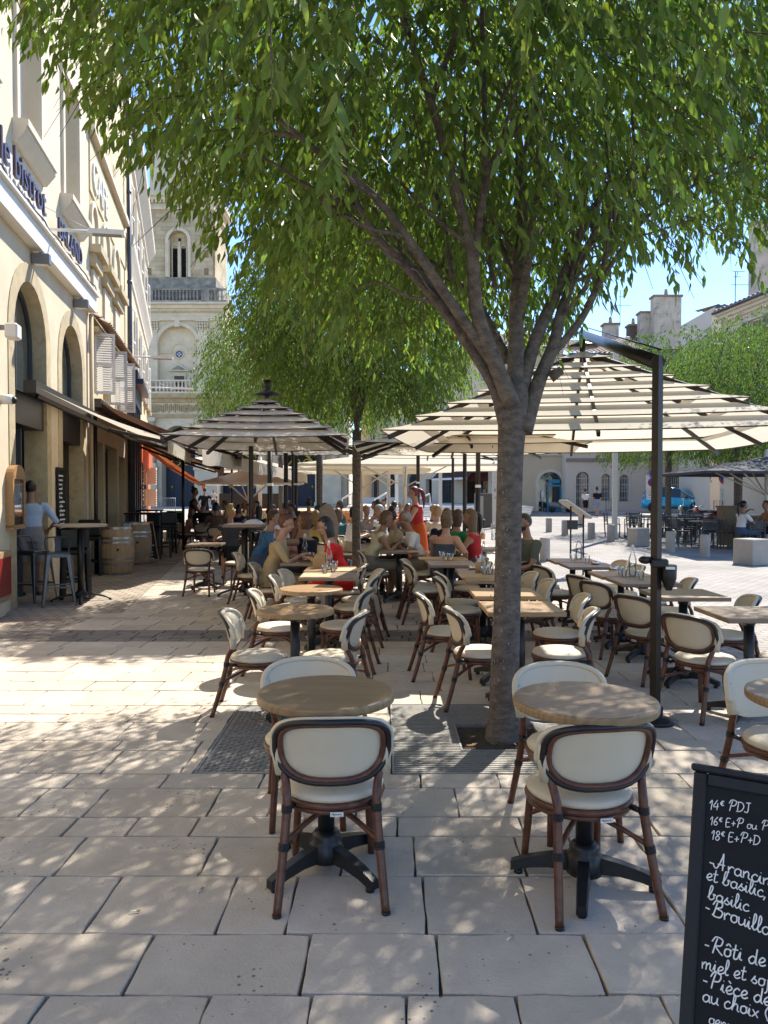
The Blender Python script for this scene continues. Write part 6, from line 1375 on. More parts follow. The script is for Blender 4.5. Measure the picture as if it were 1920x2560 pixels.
x, y = at(963, 1281); lapsit('grey haired man in a pale polo, hands at his chin', x, 15.6, LF+.1, top=C('pale polo', (.42, .42, .38)), bottom=c_kha, hair='grey', style='short', skin='tan', lean=.1, wide=1.15, hands=[(-.06, .24, 1.08), (.06, .24, 1.08)], fine=True)
person('red haired waitress with a long ponytail, scarlet top and rust trousers', W(1046, 1300, 14.0).x, 14.0, LF-.1, 'stand', top=c_red, bottom=c_org, hair='red', style='tail', sleeve='none', lean=.05, nod=.2, fine=True, dress='skirt', hands=[(-.22, .36, 1.12), (.16, .40, 1.16)], group='staff on the terrace', scale=.985)
lapsit('man in a navy shirt with grey brown hair, his back to us', W(1108, 1300, 12.6).x, 12.6, AW-.5, top=c_nav, bottom=c_den, hair='darkblond', style='short', skin='tan', wide=1.15, lean=.12, fine=True)
x, y = at(1137, 1326); lapsit('woman in a strapless dress with a dark blond bob', x, 10.55, AW-.6, top=C('strapless top', (.06, .07, .09)), bottom=C('strapless top', (.06, .07, .09)), hair='darkblond', style='bob', sleeve='none', skin='light', dress='strapless', fine=True, lean=.1, hands=[(-.1, .38, .8), (.3, .12, .62)])
x, y = at(1162, 1315); lapsit('woman in a green top beside the bronze posts', x, 11.9, AW-.9, top=c_grn, bottom=c_blk, hair='brown', style='mid', skin='tan', lean=.12)
x, y = at(1213, 1306); lapsit('woman with a sleek black ponytail by the trunk, facing left', x, 12.3, LF, top=c_red, bottom=c_den, hair='black', style='tail', sleeve='none', skin='tan', lean=.06, fine=True)
x, y = at(1238, 1322); lapsit('tanned woman with long light brown hair half behind the trunk', x+.06, 11.4, LF-.3, top=c_red, bottom=c_den, hair='darkblond', style='long', sleeve='none', skin='tan')
lapsit('bearded man in an olive green shirt right of the trunk', W(1330, 1325, 9.75).x, 9.85, LF+.35, top=c_olv, bottom=c_nav, hair='black', style='short', skin='tan', beard=True, lean=.04, nod=.5, fine=True, wide=1.12, hands=[(-.08, .30, .62), (.10, .28, .64)])
x, y = at(1092, 1288); lapsit('bald man in a dark shirt beyond the navy shirt', x, 16.4, TW+.5, top=C('plum', (.05, .03, .05)), bottom=c_den, hair='grey', style='bald', skin='light'); x, y = at(1112, 1292); lapsit('blond woman in a cream blouse beside the bald man', x-.05, 15.4, AW-.4, top=C('cream', (.5, .42, .32)), bottom=c_den, hair='blond', style='bob')
x, y = at(1028, 1286); lapsit('dark haired woman facing us over the waitress arm', x, 16.9, TW-.2, top=C('taupe', (.16, .12, .1)), bottom=c_blk, hair='black', style='bob', skin='tan')
x, y = at(987, 1274); lapsit('man in a bright orange shirt far back, seen from behind', x, 20.5, AW+.2, top=C('orange shirt', (.75, .14, .04)), bottom=c_den, hair='black', style='crop'); x, y = at(959, 1262); lapsit('dark haired man far back above the polo shirt', x, 24, TW, top=c_blk, bottom=c_blk, hair='black')
# standing people
person('man in a light blue shirt and grey shorts at the bistro doorway, back turned', W(76, 1300, 12.0).x, 12.0, AW+.35, 'stand', top=C('light blue shirt', (.36, .44, .58)), bottom=C('grey shorts', (.24, .22, .22)), hair='black', style='short', sleeve='elbow', legs='short', skin='tan', fine=True, wide=1.12, group='people standing in the street', hands=[(-.22, .12, .86), (.26, .26, 1.02)], scale=1.03)
person('waiter all in black with a topknot carrying a tray down the passage', W(480, 1300, 22).x, 22.0, RT_+.3, 'walk', top=c_blk, bottom=c_blk, hair='black', style='bun', sleeve='none', skin='deep', group='staff on the terrace', hands=[(-.2, .3, 1.0), (.15, .36, 1.05)], scale=.98)
dad = W(512, 1240, 33); person('man in a black tee carrying a small child by the stage', dad.x, 33, AW+.4, 'stand', top=c_blk, bottom=c_nav, hair='brown', style='short', group='people standing in the street', hands=[(-.2, .1, .9), (.3, .22, 1.2)])
person('toddler in white held on the arm of the man in black', dad.x+.34, 33.1, TW+.4, 'sit', top=c_wht, bottom=c_wht, hair='brown', style='short', scale=.5, zoff=1.0, group='people standing in the street')
person('woman in a white tee and black shorts walking away across the square', W(1464, 1260, 47.5).x, 47.5, AW+.1, 'walk', top=c_wht, bottom=c_blk, hair='black', style='bun', legs='short', group='people standing in the street', scale=.97); person('man in a black tee and pale blue shorts walking away across the square', W(1493, 1255, 46.5).x, 46.5, AW-.1, 'walk', top=c_blk, bottom=C('pale blue shorts', (.2, .26, .36)), hair='black', style='bun', legs='short', group='people standing in the street', scale=1.03)
lapsit('woman in a white tee with black hair on the right terrace', W(1852, 1290, 20.8).x, 20.8, RT_+.2, top=c_wht, bottom=c_den, hair='black', style='tail', skin='tan', hands=[(-.06, .3, 1.12), (.1, .36, .85)], group='people on the right terrace'); lapsit('man in a tan shirt cut by the right picture edge', W(1922, 1298, 21.4).x, 21.4, LF, top=C('tan shirt', (.4, .2, .1)), bottom=c_blk, hair='brown', skin='tan', group='people on the right terrace')
# the crowd under the far canopies: each one different
crowd = [(509, 1266, 21.5, AW, c_blk, 'brown', 'crop', 'man in a black suit jacket sitting behind the waiter'), (466, 1283, 21.8, RT_, c_pnk, 'auburn', 'long', 'long haired woman at the far left of the diners'), (541, 1272, 19.5, AW+.2, C('brown', (.13, .08, .06)), 'black', 'bob', 'woman in a brown top with round black hair'),
         (535, 1262, 25, TW, c_wht, 'grey', 'short', 'grey man in white facing us in the far rows'), (575, 1264, 24, LF, c_gry, 'brown', 'short', 'man in a grey tee in the far left row'), (590, 1276, 20, AW, c_nav, 'black', 'mid', 'woman in navy with loose black hair'), (602, 1268, 23, RT_, c_yel, 'blond', 'bob', 'blond woman in pale yellow among the dark heads'),
         (622, 1274, 20.5, TW, c_olv, 'auburn', 'short', 'ruddy man in olive left of the bronze post'), (645, 1280, 18.5, AW, c_blk, 'black', 'long', 'woman in black with long hair between the posts'), (662, 1286, 17, RT_+.3, c_gry, 'brown', 'short', 'young man in grey looking right between the posts'), (638, 1264, 26, TW, c_pnk, 'darkblond', 'bob', 'woman in salmon in the last row by the stage'),
         (655, 1264, 25.5, LF, c_wht, 'black', 'short', 'man in white in the last row by the stage'), (697, 1292, 15, AW+.4, c_wht, 'blond', 'bob', 'blond woman with a white blouse lit from above'), (690, 1276, 19, LF, c_nav, 'brown', 'mid', 'woman in navy right of the second post'), (712, 1270, 22.5, TW, c_gry, 'black', 'crop', 'man in grey facing us by the second post'), (727, 1268, 21.5, TW+.3, C('sand', (.42, .33, .22)), 'auburn', 'short', 'red cheeked man in a sand shirt facing us'),
         (745, 1276, 18, LF, c_blk, 'black', 'short', 'man in a black polo leaning on his elbows'), (772, 1264, 21, AW, C('wine', (.10, .02, .03)), 'black', 'bun', 'woman in wine red with a high black bun'), (782, 1280, 17, RT_, c_blk, 'black', 'bob', 'woman in black left of the slim trunk'), (790, 1298, 13.6, AW+.1, C('yellow top', (.5, .38, .12)), 'blond', 'mid', 'blond woman half hidden by the folded wooden board'),
         (828, 1276, 17.5, LF, c_nav, 'black', 'long', 'woman in navy with straight black hair right of the board'), (834, 1266, 22, RT_, C('brick', (.22, .06, .04)), 'auburn', 'bob', 'woman in brick red with curly auburn hair'), (872, 1286, 15.2, RT_, c_wht, 'black', 'bob', 'woman in a white vest with glasses left of the slim trunk'), (858, 1272, 20, LF, c_olv, 'brown', 'short', 'man in olive beyond the glasses'), (846, 1290, 15.8, AW, C('teal', (.03, .10, .12)), 'darkblond', 'long', 'woman in teal with streaked hair'),
         (930, 1272, 18, RT_-.3, C('rose', (.4, .16, .15)), 'brown', 'bun', 'woman in rose with her hair up behind the yellow top'), (915, 1280, 16.5, TW, c_gry, 'grey', 'bald', 'bald man in grey behind the yellow top'), (948, 1268, 21, LF, c_blk, 'black', 'short', 'man in black beyond the polo shirt'), (1000, 1268, 23, AW, c_wht, 'grey', 'short', 'grey man in white behind the orange shirt')]
rnd = random.Random(6)
for (u, v, Y, fc, tp, hr, st, lb) in crowd:
    p = W(u, v, Y); person(lb, p.x, Y, fc+rnd.uniform(-.25, .25), 'sit', top=tp, bottom=rnd.choice((c_den, c_blk, c_kha)), hair=hr, style=st, sleeve=rnd.choice(('short', 'short', 'none', 'elbow')), skin=rnd.choice(('light', 'light', 'tan')), lean=rnd.uniform(.04, .14), nod=rnd.uniform(0, .5), turn=rnd.uniform(-.4, .4), scale=max(.9, min(1.1, (p.z-gz(Y))/1.19)), zoff=max(-.1, min(.25, (p.z-gz(Y))-1.19*max(.9, min(1.1, (p.z-gz(Y))/1.19)))))
    chair(p.x+sin(fc)*.0, Y-.02, fc, 'chair under the '+lb)
# far lunch tables between them
for i, (u, Y, lb) in enumerate(((530, 20.7, 'far lunch table beside the man in the black jacket'), (585, 21.8, 'far lunch table under the plain cream canopy'), (655, 19.6, 'far lunch table between the bronze posts'), (725, 19.5, 'far lunch table before the red cheeked man'), (765, 16.0, 'far lunch table left of the folded wooden board'), (850, 17.0, 'far lunch table around the teal top'), (935, 15.6, 'far lunch table by the pale polo shirt'), (1060, 16.0, 'far lunch table behind the waitress'))):
    p = W(u, 1300, Y); table(ST2 if i % 2 else ST, p.x, Y, 0, lb)
    for k in range(3): put('tumbler', p.x+rnd.uniform(-.2, .2), Y+rnd.uniform(-.2, .2), ('first', 'second', 'third')[k]+' tumbler on the '+lb)
    put('bottle', p.x+.05, Y+.1, 'bottle on the '+lb)
# ------------------------------------------------------------ handwriting: single-stroke letters, drawn as chalk-pen tubes
G = {'a': (.62, [[(.5, .4), (.3, .52), (.08, .35), (.1, .08), (.3, .0), (.48, .2), (.5, .5), (.5, .12), (.62, .0)]]), 'b': (.6, [[(0, .1), (.2, .5), (.3, .95), (.18, 1.05), (.1, .7), (.1, .1), (.3, 0), (.48, .2), (.4, .45), (.6, .4)]]), 'c': (.5, [[(.44, .42), (.28, .52), (.06, .3), (.12, .03), (.3, 0), (.5, .1)]]), 'd': (.65, [[(.48, .4), (.28, .5), (.06, .25), (.2, 0), (.45, .2), (.52, 1.0)], [(.52, 1.0), (.5, .15), (.64, 0)]]),
     'e': (.5, [[(0, .15), (.3, .25), (.42, .42), (.26, .52), (.08, .3), (.14, .04), (.3, 0), (.5, .12)]]), 'g': (.6, [[(.5, .4), (.28, .5), (.08, .25), (.25, 0), (.48, .2), (.5, .5), (.5, -.3), (.3, -.5), (.1, -.35)]]), 'h': (.62, [[(0, .1), (.22, .6), (.26, 1.0), (.14, 1.0), (.1, .0)], [(.1, .2), (.3, .5), (.46, .4), (.46, .1), (.6, 0)]]), 'i': (.3, [[(0, .1), (.12, .5), (.12, .1), (.28, 0)], [(.12, .72), (.14, .75)]]), 'j': (.3, [[(.15, .5), (.15, -.3), (.0, -.5)], [(.15, .72), (.17, .75)]]), 'l': (.34, [[(0, .1), (.24, .6), (.26, 1.0), (.14, 1.02), (.1, .2), (.2, 0), (.34, .08)]]),
     'm': (.86, [[(.05, .5), (.08, 0)], [(.08, .3), (.25, .52), (.36, .4), (.36, 0)], [(.36, .3), (.54, .52), (.64, .4), (.64, .1), (.84, 0)]]), 'n': (.6, [[(.05, .5), (.08, 0)], [(.08, .3), (.28, .52), (.42, .4), (.42, .1), (.6, 0)]]), 'o': (.54, [[(.3, .5), (.1, .42), (.08, .1), (.28, 0), (.46, .15), (.42, .45), (.28, .5), (.54, .44)]]), 'r': (.46, [[(.04, .5), (.1, 0)], [(.1, .3), (.26, .52), (.46, .46)]]), 's': (.46, [[(0, .1), (.26, .54), (.2, .35), (.4, .18), (.28, 0), (.08, .06)]]), 't': (.42, [[(.2, .95), (.14, .15), (.24, 0), (.42, .1)], [(.0, .6), (.38, .64)]]), 'u': (.6, [[(.04, .5), (.06, .12), (.22, 0), (.42, .18), (.46, .5), (.46, .1), (.6, 0)]]), 'x': (.5, [[(.04, .5), (.44, 0)], [(.44, .5), (.04, 0)]]), 'v': (.5, [[(.02, .5), (.2, 0), (.44, .5)]]), 'p': (.58, [[(.06, .5), (.08, -.45)], [(.08, .3), (.3, .52), (.48, .3), (.3, 0), (.1, .08)]]), 'y': (.55, [[(.04, .5), (.2, .1), (.42, .5)], [(.42, .5), (.2, -.45), (.02, -.4)]]),
     'A': (.95, [[(-.1, .35), (.0, .12), (.22, .1), (.5, .9), (.56, 1.25), (.6, .6), (.62, 0)], [(.22, .38), (.75, .42)]]), 'B': (.9, [[(.1, .75), (.3, 1.1), (.7, 1.05), (.7, .75), (.35, .58)], [(.4, 1.0), (.3, .5), (.2, 0)], [(.35, .58), (.8, .45), (.7, .05), (.3, 0), (.12, .12)]]), 'P': (.85, [[(.4, 1.05), (.28, .5), (.22, 0)], [(.08, .75), (.3, 1.12), (.75, 1.0), (.68, .6), (.35, .5)]]), 'R': (.9, [[(.4, 1.05), (.28, .5), (.2, 0)], [(.06, .75), (.3, 1.12), (.75, 1.0), (.66, .6), (.35, .52), (.6, .2), (.86, 0)]]), 'D': (.72, [[(.12, .95), (.1, 0)], [(.0, .95), (.45, .9), (.66, .5), (.45, .08), (.02, 0)]]), 'J': (.6, [[(.1, .95), (.55, .95)], [(.36, .95), (.36, .15), (.2, 0), (.02, .12)]]), 'E': (.62, [[(.5, .95), (.1, .92), (.1, 0), (.54, .04)], [(.1, .5), (.42, .52)]]),
     'C': (.7, [[(.6, .85), (.35, 1.0), (.06, .5), (.3, 0), (.64, .15)]]), '1': (.42, [[(.05, .65), (.28, .98), (.26, 0)]]), '4': (.62, [[(.34, 1.0), (.04, .35), (.54, .38)], [(.42, .7), (.4, 0)]]), '6': (.56, [[(.44, .98), (.14, .55), (.1, .15), (.3, 0), (.46, .2), (.3, .45), (.1, .3)]]), '8': (.56, [[(.3, .5), (.1, .75), (.28, .98), (.44, .76), (.28, .5), (.08, .22), (.28, 0), (.48, .24), (.28, .5)]]), '€': (.44, [[(.4, .9), (.22, .95), (.1, .72), (.22, .5), (.4, .55)], [(.02, .76), (.3, .78)], [(.02, .66), (.28, .68)]]), '+': (.5, [[(.24, .66), (.24, .1)], [(.02, .36), (.46, .4)]]), '-': (.42, [[(.04, .36), (.34, .34)]]), ',': (.25, [[(.12, .08), (.02, -.22)]]), '(': (.32, [[(.28, 1.0), (.06, .5), (.28, -.05)]]), "'": (.2, [[(.1, 1.), (.06, .85)]])}
def handwrite(mb, txt, x, y, h, M4, rw=.03, slope=0., jit=.03, rnd=random.Random(1), wide=1.):
    acc = {'é': 'e', 'è': 'e', 'ô': 'o', 'û': 'u', 'à': 'a'}
    x_0 = x
    for chx in txt:
        if chx == ' ': x += .34*h; continue
        b = acc.get(chx, chx); w, st = G.get(b, G['o']); dy = rnd.uniform(-jit, jit)*h
        st = list(st)
        if chx == 'é': st.append([(.2, .7), (.38, .85)])
        if chx in 'èà': st.append([(.16, .85), (.32, .7)])
        if chx == 'ô': st.append([(.12, .68), (.28, .84), (.44, .68)])
        for s in st:
            q = [Vector((p[0]*h*wide, p[1]*h, 0)) for p in s]; q = smoothpath(q, 5) if len(q) > 2 else q
            mb.tube([M4@Vector((x+p.x+p.y*.08, y+dy+p.y+slope*(x-x_0+p.x), .0012)) for p in q], h*rw, 5, flat=(1, 1))
        x += w*h*wide
    return x
m_chalk = M('white chalk pen', (.72, .72, .72), .8, .12, 60); m_slate = M('black slate board', (.010, .011, .014), .7, .3, 5, stain=((.02, .021, .025), 4, .62), spec=.2); m_bwood = M('black stained wood', (.011, .012, .016), .5, .3, 6, stretch=(9, 9, 1), spec=.3)
def a_board(name, label, loc, rz, w, h, tilt, lines, frame, fw=.045, text_h=.05, legs=True, face=None, single=False, ink=None, rnd=random.Random(3)):
    """standing board: local x along the board, front face towards local -y, leaning back by tilt"""
    t = thing(name, label, 'chalkboard', loc, rz); R = Matrix.Rotation(-tilt, 4, 'X'); M4 = R@Matrix(((1, 0, 0, 0), (0, 0, -1, 0), (0, 1, 0, 0), (0, 0, 0, 1)))
    Q = lambda x, z, o=0: M4@Vector((x, z, o)); f = MB()
    R3 = R.to_3x3()
    for x0, x1, z0, z1 in ((-w/2, -w/2+fw, 0, h), (w/2-fw, w/2, 0, h), (-w/2+fw, w/2-fw, h-fw, h), (-w/2+fw, w/2-fw, .10, .10+fw)): f.box(Q((x0+x1)/2, (z0+z1)/2), (x1-x0, .024, z1-z0), R=R3, bev=.003)
    f.box(Q(0, h+.007), (w+.01, .034, .014), R=R3, bev=.003); f.build('frame', frame, t)
    b = MB(); b.box(Q(0, (h+.1)/2, .002), (w-2*fw+.004, .008, h-.1-fw), R=R3); b.build('slate', face or m_slate, t)
    c = MB()
    for (tx, x, z, hh, sl) in lines: handwrite(c, tx, x, z, hh, M4@Matrix.Translation((0, 0, .0065)), rw=.055, slope=sl, rnd=rnd)
    if lines: c.build('chalk_writing', ink or m_chalk, t)
    if legs:
        l = MB(); back = Vector((0, sin(tilt)*h*1.0, 0)); top = Q(0, h*.97, -.02)
        for s in (-1, 1): l.bar(top+Vector((s*(w/2-.03), 0, 0)), Vector((s*(w/2-.03), 2*sin(tilt)*h, 0)), .03, .022)
        l.bar(Vector((-w/2+.04, 1.75*sin(tilt)*h, .18)), Vector((w/2-.04, 1.75*sin(tilt)*h, .18)), .03, .02); l.build('back_leg', frame, t)
    return t
# big board at the lower right
tl = ZP(1737, 1927, 1.06); rzb = radians(-30); tb_ = radians(21); hb_ = 1.06/cos(tb_); wb = .50
ex = Vector((cos(rzb), sin(rzb), 0)); inn = Vector((-sin(rzb), cos(rzb), 0))
base = tl-inn*(sin(tb_)*hb_)+ex*(wb/2); base.z = 0
nb = Vector((inn.x, inn.y, 0))*-1*cos(tb_)+Vector((0, 0, sin(tb_))); ub = inn*sin(tb_)+Vector((0, 0, cos(tb_)))
def onboard(u, v):
    r = Vector(ray(u, v)); o = Vector((0, 0, CAMZ)); t_ = (base-o).dot(nb)/r.dot(nb); q = o+r*t_-base; return q.dot(ex), q.dot(ub)
def L_(s, u, v, hpx, sl=0.):
    x, z = onboard(u, v); h = abs(onboard(u, v-hpx)[1]-z); return (s, x, z, h, sl)
a_board('menu_chalkboard', 'tall black sandwich board with a handwritten white menu at the lower right corner', base, rzb, wb, hb_, tb_,
        [L_('14€ PDJ', 1772, 2024, 25, .12), L_('16€ E+P ou P+D', 1774, 2062, 22, .10), L_('18€ E+P+D', 1777, 2099, 24, .10), L_('-Arancini tomate', 1772, 2166, 34, -.10), L_('et basilic, coulis', 1766, 2198, 32, -.08),
         L_('basilic', 1770, 2246, 33, -.08), L_('-Brouillade', 1762, 2280, 36, -.10), L_('-Rôti de porc', 1760, 2374, 38), L_('miel et soja', 1754, 2418, 35), L_('-Pièce de', 1756, 2463, 38), L_('au choix (', 1756, 2500, 36), L_('Menu', 1772, 2556, 30)], m_bwood, .024)
# boards along the left wall
def scr(rows, x0, x1, z0, dz, h, rnd): return [(''.join(rnd.choice('aeinorstulcm') for _ in range(int((x1-x0)/(h*.55)*rnd.uniform(.6, 1)))), x0, z0-i*dz, h, 0) for i in range(rows)]
rd = random.Random(17); u = F1.u_at(147); q = F1.P(u, .06, 0); ang = atan2(F1.d.y, F1.d.x)
q.z = .62; t = a_board('wall_chalkboard', 'tall narrow chalkboard hung on the pier between the two arches', q, ang, .50, 1.42, radians(1), scr(16, -.19, .2, 1.28, .075, .045, rd), m_bwood, .03, legs=False)
p = ZP(128, 1452, 0); a_board('small_chalkboard', 'small wood framed chalkboard standing behind the metal stools', (p.x, p.y+.5, 0), radians(28), .42, .95, radians(12), scr(9, -.16, .17, .85, .085, .05, rd), M('honey wood', (.36, .2, .085)), .03)
p = ZP(390, 1412, 0); a_board('passage_chalkboard', 'narrow wood edged chalkboard leaning by the second barrel', (p.x-.1, p.y, .0), radians(52), .42, .98, radians(14), scr(11, -.16, .17, .88, .075, .045, rd), M('honey wood', (.36, .2, .085)), .022)
p = W(437, 1316, 24); a_board('green_chalkboard', 'chalkboard with a bright green frame far down the passage', (p.x, 24, gz(24)), .1, .55, 1.0, radians(10), scr(6, -.18, .2, .8, .1, .05, rd), M('bright green paint', (.06, .42, .06), .5), .05)
p = F3.P(F3.u_at(337), .26, 1.1); a_board('blue_wall_chalkboard', 'grey chalkboard hung on the navy shopfront', p, atan2(F3.d.y, F3.d.x), .8, 1.5, 0.0, scr(9, -.3, .3, 1.35, .13, .06, rd), m_grey, .04, legs=False)

# ------------------------------------------------------------ bar furniture by the bistro
m_gun = M('gunmetal steel', (.105, .10, .10), .35, .2, 9, metal=.75, bump=.05)
def metal_stool(x, y, rz, lb):
    t = thing('metal_stool', lb, 'bar stool', (x, y, gz(y)), rz, 'gunmetal bar stools by the bistro')
    MB().box((0, 0, .752), (.31, .31, .022), bev=.012).build('seat', m_gun, t)
    s = MB(); s.rings([[Vector((sx*a, sy*a, z)) for sx, sy in ((-1, -1), (1, -1), (1, 1), (-1, 1))] for a, z in ((.152, .742), (.158, .70), (.16, .695))], smooth=False, caps=False); s.build('seat_skirt', m_gun, t)
    for sx in (-1, 1):
        for sy in (-1, 1):
            l = MB(); a, b = Vector((sx*.135, sy*.135, .73)), Vector((sx*.215, sy*.215, .012)); rs = []
            for k, w in ((0, .034), (.3, .030), (1, .011)): c = a+(b-a)*k; rs.append([c+Vector((sx*w, -sy*w, 0)), c+Vector((sx*w, sy*w*.6, 0)), c+Vector((sx*w*.4, sy*w, 0)), c+Vector((-sx*w, sy*w, 0)), c+Vector((-sx*w*.6, sy*w*.5, 0)), c+Vector((sx*w*.4, -sy*w*.7, 0))])
            l.rings(rs, smooth=False); l.cyl((b.x, b.y, 0), .02, .014, n=8, mi=1); l.build('leg', [m_gun, m_black], t)
    f = MB(); r = .19
    for i in range(4): a = [(-r, -r), (r, -r), (r, r), (-r, r)]; f.bar((a[i][0], a[i][1], .27), (a[(i+1) % 4][0], a[(i+1) % 4][1], .27), .006, .022)
    f.build('foot_rail', m_gun, t)
    b = MB(); b.tube(smoothpath([(-.14, -.145, .755), (-.17, -.19, .86), (-.16, -.225, .945), (-.10, -.24, .965), (.10, -.24, .965), (.16, -.225, .945), (.17, -.19, .86), (.14, -.145, .755)], 5), .011, 8); b.rings([[Vector((x_, -.15-(z-.76)*.42+o, z)) for x_, o in ((-w, 0), (w, 0), (w, .004), (-w, .004))] for w, z in ((.045, .758), (.04, .85), (.05, .955))], smooth=False); b.build('low_back', m_gun, t)
p = ZP(147, 1512, 0); metal_stool(p.x, p.y, radians(-155), 'gunmetal bar stool in front, nearest the high table'); p = ZP(86, 1503, 0); metal_stool(p.x, p.y, radians(-110), 'gunmetal bar stool against the wall under the menu case')
def high_table(x, y, w, m, lb, h=1.13, round_=True, sq=False):
    t = thing('high_table', lb, 'high table', (x, y, gz(y)), 0, 'tall standing tables'); b = MB()
    if round_: b.lathe([(.01, h-.015), (w/2-.02, h-.015), (w/2, h), (w/2, h+.015), (w/2-.01, h+.022), (.01, h+.022)], n=40, smooth=False)
    else: b.box((0, 0, h), (w, w*.75, .04), bev=.006)
    b.build('tabletop', m, t); c = MB(); c.tube([(0, 0, .1), (0, 0, h-.015)], .05, 14); c.lathe([(.10, .05), (.10, .12), (.06, .16), (.05, .18)], n=16); c.box((0, 0, h-.035), (.3, .06, .03)); c.box((0, 0, h-.037), (.06, .3, .028)); c.build('column', m_cast, t)
    for i in range(4):
        a = i*pi/2+.35; d = Vector((cos(a), sin(a), 0)); f = MB(); f.tube(smoothpath([d*.05+Vector((0, 0, .10)), d*.2+Vector((0, 0, .095)), d*.34+Vector((0, 0, .06)), d*.42+Vector((0, 0, .02))], 4), lerp_list([.03, .026, .022, .02], 13), 8, flat=(.7, 1)); f.cyl(d*.41, .02, .022, n=10); f.build('foot', m_cast, t)
    return t
p = ZP(203, 1503, 0); high_table(p.x, p.y, .76, M('pale high table top', (.40, .33, .24), .5, .1, 5), 'tall round table with a pale top by the metal stools')
p = ZP(612, 1488, 0); high_table(p.x, p.y, .62, m_oak3, 'tall table carrying opened papers in the middle of the terrace', 1.10, False)
t = thing('paper_stack', 'stack of opened white papers on the tall terrace table', 'papers', (p.x, p.y, 1.124)); b = MB()
for s, zz in ((-1, 0), (1, 0)):
    vs = [(s*.29*i/8, -.17+.34*j, .004+(.012 if s < 0 else .075)*sin(pi*min(1, i/8*1.05))**.8) for j in (0, 1) for i in range(9)]; b.add(vs, [(i, i+1, 9+i+1, 9+i) for i in range(8)], 0, True)
    b.add([v for v in vs[:9]]+[(v[0], v[1], .001) for v in vs[:9]], [(i, i+1, 10+i, 9+i) for i in range(8)])
b.build('pages', M('lilac white pages', (.60, .58, .64), .8, .08, 30), t)
def black_stool(x, y, rz, lb):
    t = thing('black_stool', lb, 'bar stool', (x, y, gz(y)), rz, 'black padded bar stools'); MB().box((0, 0, .73), (.42, .42, .10), bev=.03).build('seat', m_black, t); MB().box((0, -.19, .93), (.42, .06, .32), bev=.03).build('backrest', m_black, t)
    for sx in (-1, 1):
        for sy in (-1, 1): MB().bar((sx*.17, sy*.17, .70), (sx*.19, sy*.19, 0), .045, .045).build('leg', m_black, t)
    f = MB()
    for a, b_ in (((-.18, -.18), (.18, -.18)), ((.18, -.18), (.18, .18)), ((.18, .18), (-.18, .18)), ((-.18, .18), (-.18, -.18))): f.bar((*a, .28), (*b_, .28), .03, .03)
    f.build('foot_rail', m_black, t)
for u, v, r, lb in ((190, 1496, .3, 'black padded bar stool behind the tall round table'), (232, 1440, .1, 'black padded bar stool in front of the first barrel'), (398, 1400, -.4, 'black padded bar stool past the leaning chalkboard'), (418, 1388, .5, 'second black padded bar stool past the leaning chalkboard')):
    p = ZP(u, v, 0); black_stool(p.x, p.y, r, lb)
m_oakb = M('barrel oak', (.33, .225, .125), .7, .2, 4, stretch=(6, 6, 1), bump=.12, bscale=40); m_hoop = M('barrel hoop steel', (.34, .33, .31), .35, .2, 8, metal=.8)
def barrel(x, y, lb):
    t = thing('wine_barrel', lb, 'barrel', (x, y, gz(y)), 0, 'oak wine barrels used as tables'); R = lambda z: .285+.062*(1-((z-.47)/.47)**2); n = 26; b = MB()
    rs = [[Vector((cos(2*pi*(j+q)/n)*(R(z)-d), sin(2*pi*(j+q)/n)*(R(z)-d), z)) for j in range(n) for q, d in ((.06, .0), (.94, .0), (.97, .004), (1.03, .004))] for z in np.linspace(0, .94, 12)]
    b.rings(rs, caps=False, smooth=False); b.build('staves', m_oakb, t)
    hd = MB(); hd.lathe([(.01, .905), (.272, .905), (.275, .94), (.285, .94)], n=30, smooth=False); hd.build('head', m_oakb, t)
    for z0, z1 in ((.005, .05), (.20, .245), (.30, .33), (.62, .65), (.70, .745), (.89, .936)):
        h = MB(); h.lathe([(R(z0)+.001, z0), (R(z0)+.004, z0), (R(z1)+.004, z1), (R(z1)+.001, z1)], n=40, smooth=False); h.build('hoop', m_hoop, t)
    bg_ = MB(); a = -1.15; bg_.ball((cos(a)*(R(.5)-.002), sin(a)*(R(.5)-.002), .5), (.027, .027, .027), 12, 8); bg_.build('bung_hole', m_black, t)
p = ZP(291, 1437, 0); barrel(p.x, p.y, 'oak barrel with a bung hole, the nearer of two, half in sun'); p = ZP(340, 1413, 0); barrel(p.x, p.y, 'oak barrel further back behind the bung hole barrel')
p = ZP(340, 1414, 0); t = thing('ash_post', 'black cigarette post with a pale blue box between the barrels', 'ash post', (p.x, p.y-.5, 0)); MB().box((0, 0, .42), (.05, .05, .84)).build('post', m_black, t); MB().box((-.02, 0, .88), (.15, .12, .16), bev=.01).build('box', M('pale blue plastic', (.32, .42, .62), .4), t)
def dark_high(u, v, Y, lb):
    p = W(u, v, Y); t = thing('dark_high_table', lb, 'high table', (p.x, Y, gz(Y)), 0, 'dark high tables down the passage'); MB().box((0, 0, 1.06), (.8, .6, .05), bev=.01).build('tabletop', M('dark mahogany', (.06, .022, .014), .3, .2), t)
    for sx in (-1, 1):
        for sy in (-1, 1): MB().bar((sx*.34, sy*.24, 1.03), (sx*.34, sy*.24, 0), .05, .05).build('leg', m_black, t)
dark_high(358, 1300, 19.5, 'dark mahogany high table nearest behind the barrels'); dark_high(368, 1300, 22.5, 'dark mahogany high table further down the passage')
p = W(822, 1370, 12.6); t = thing('folded_table', 'oval wooden table top folded upright among the diners', 'folded table', (p.x, 12.6, 0), radians(70)); b = MB(); b.lathe([(.01, -.016), (.36, -.016), (.366, 0), (.36, .016), (.01, .016)], n=36, smooth=False); o = b.build('tabletop', m_oak3, t); o.location = (0, 0, 1.08); o.rotation_euler = (radians(84), 0, 0)
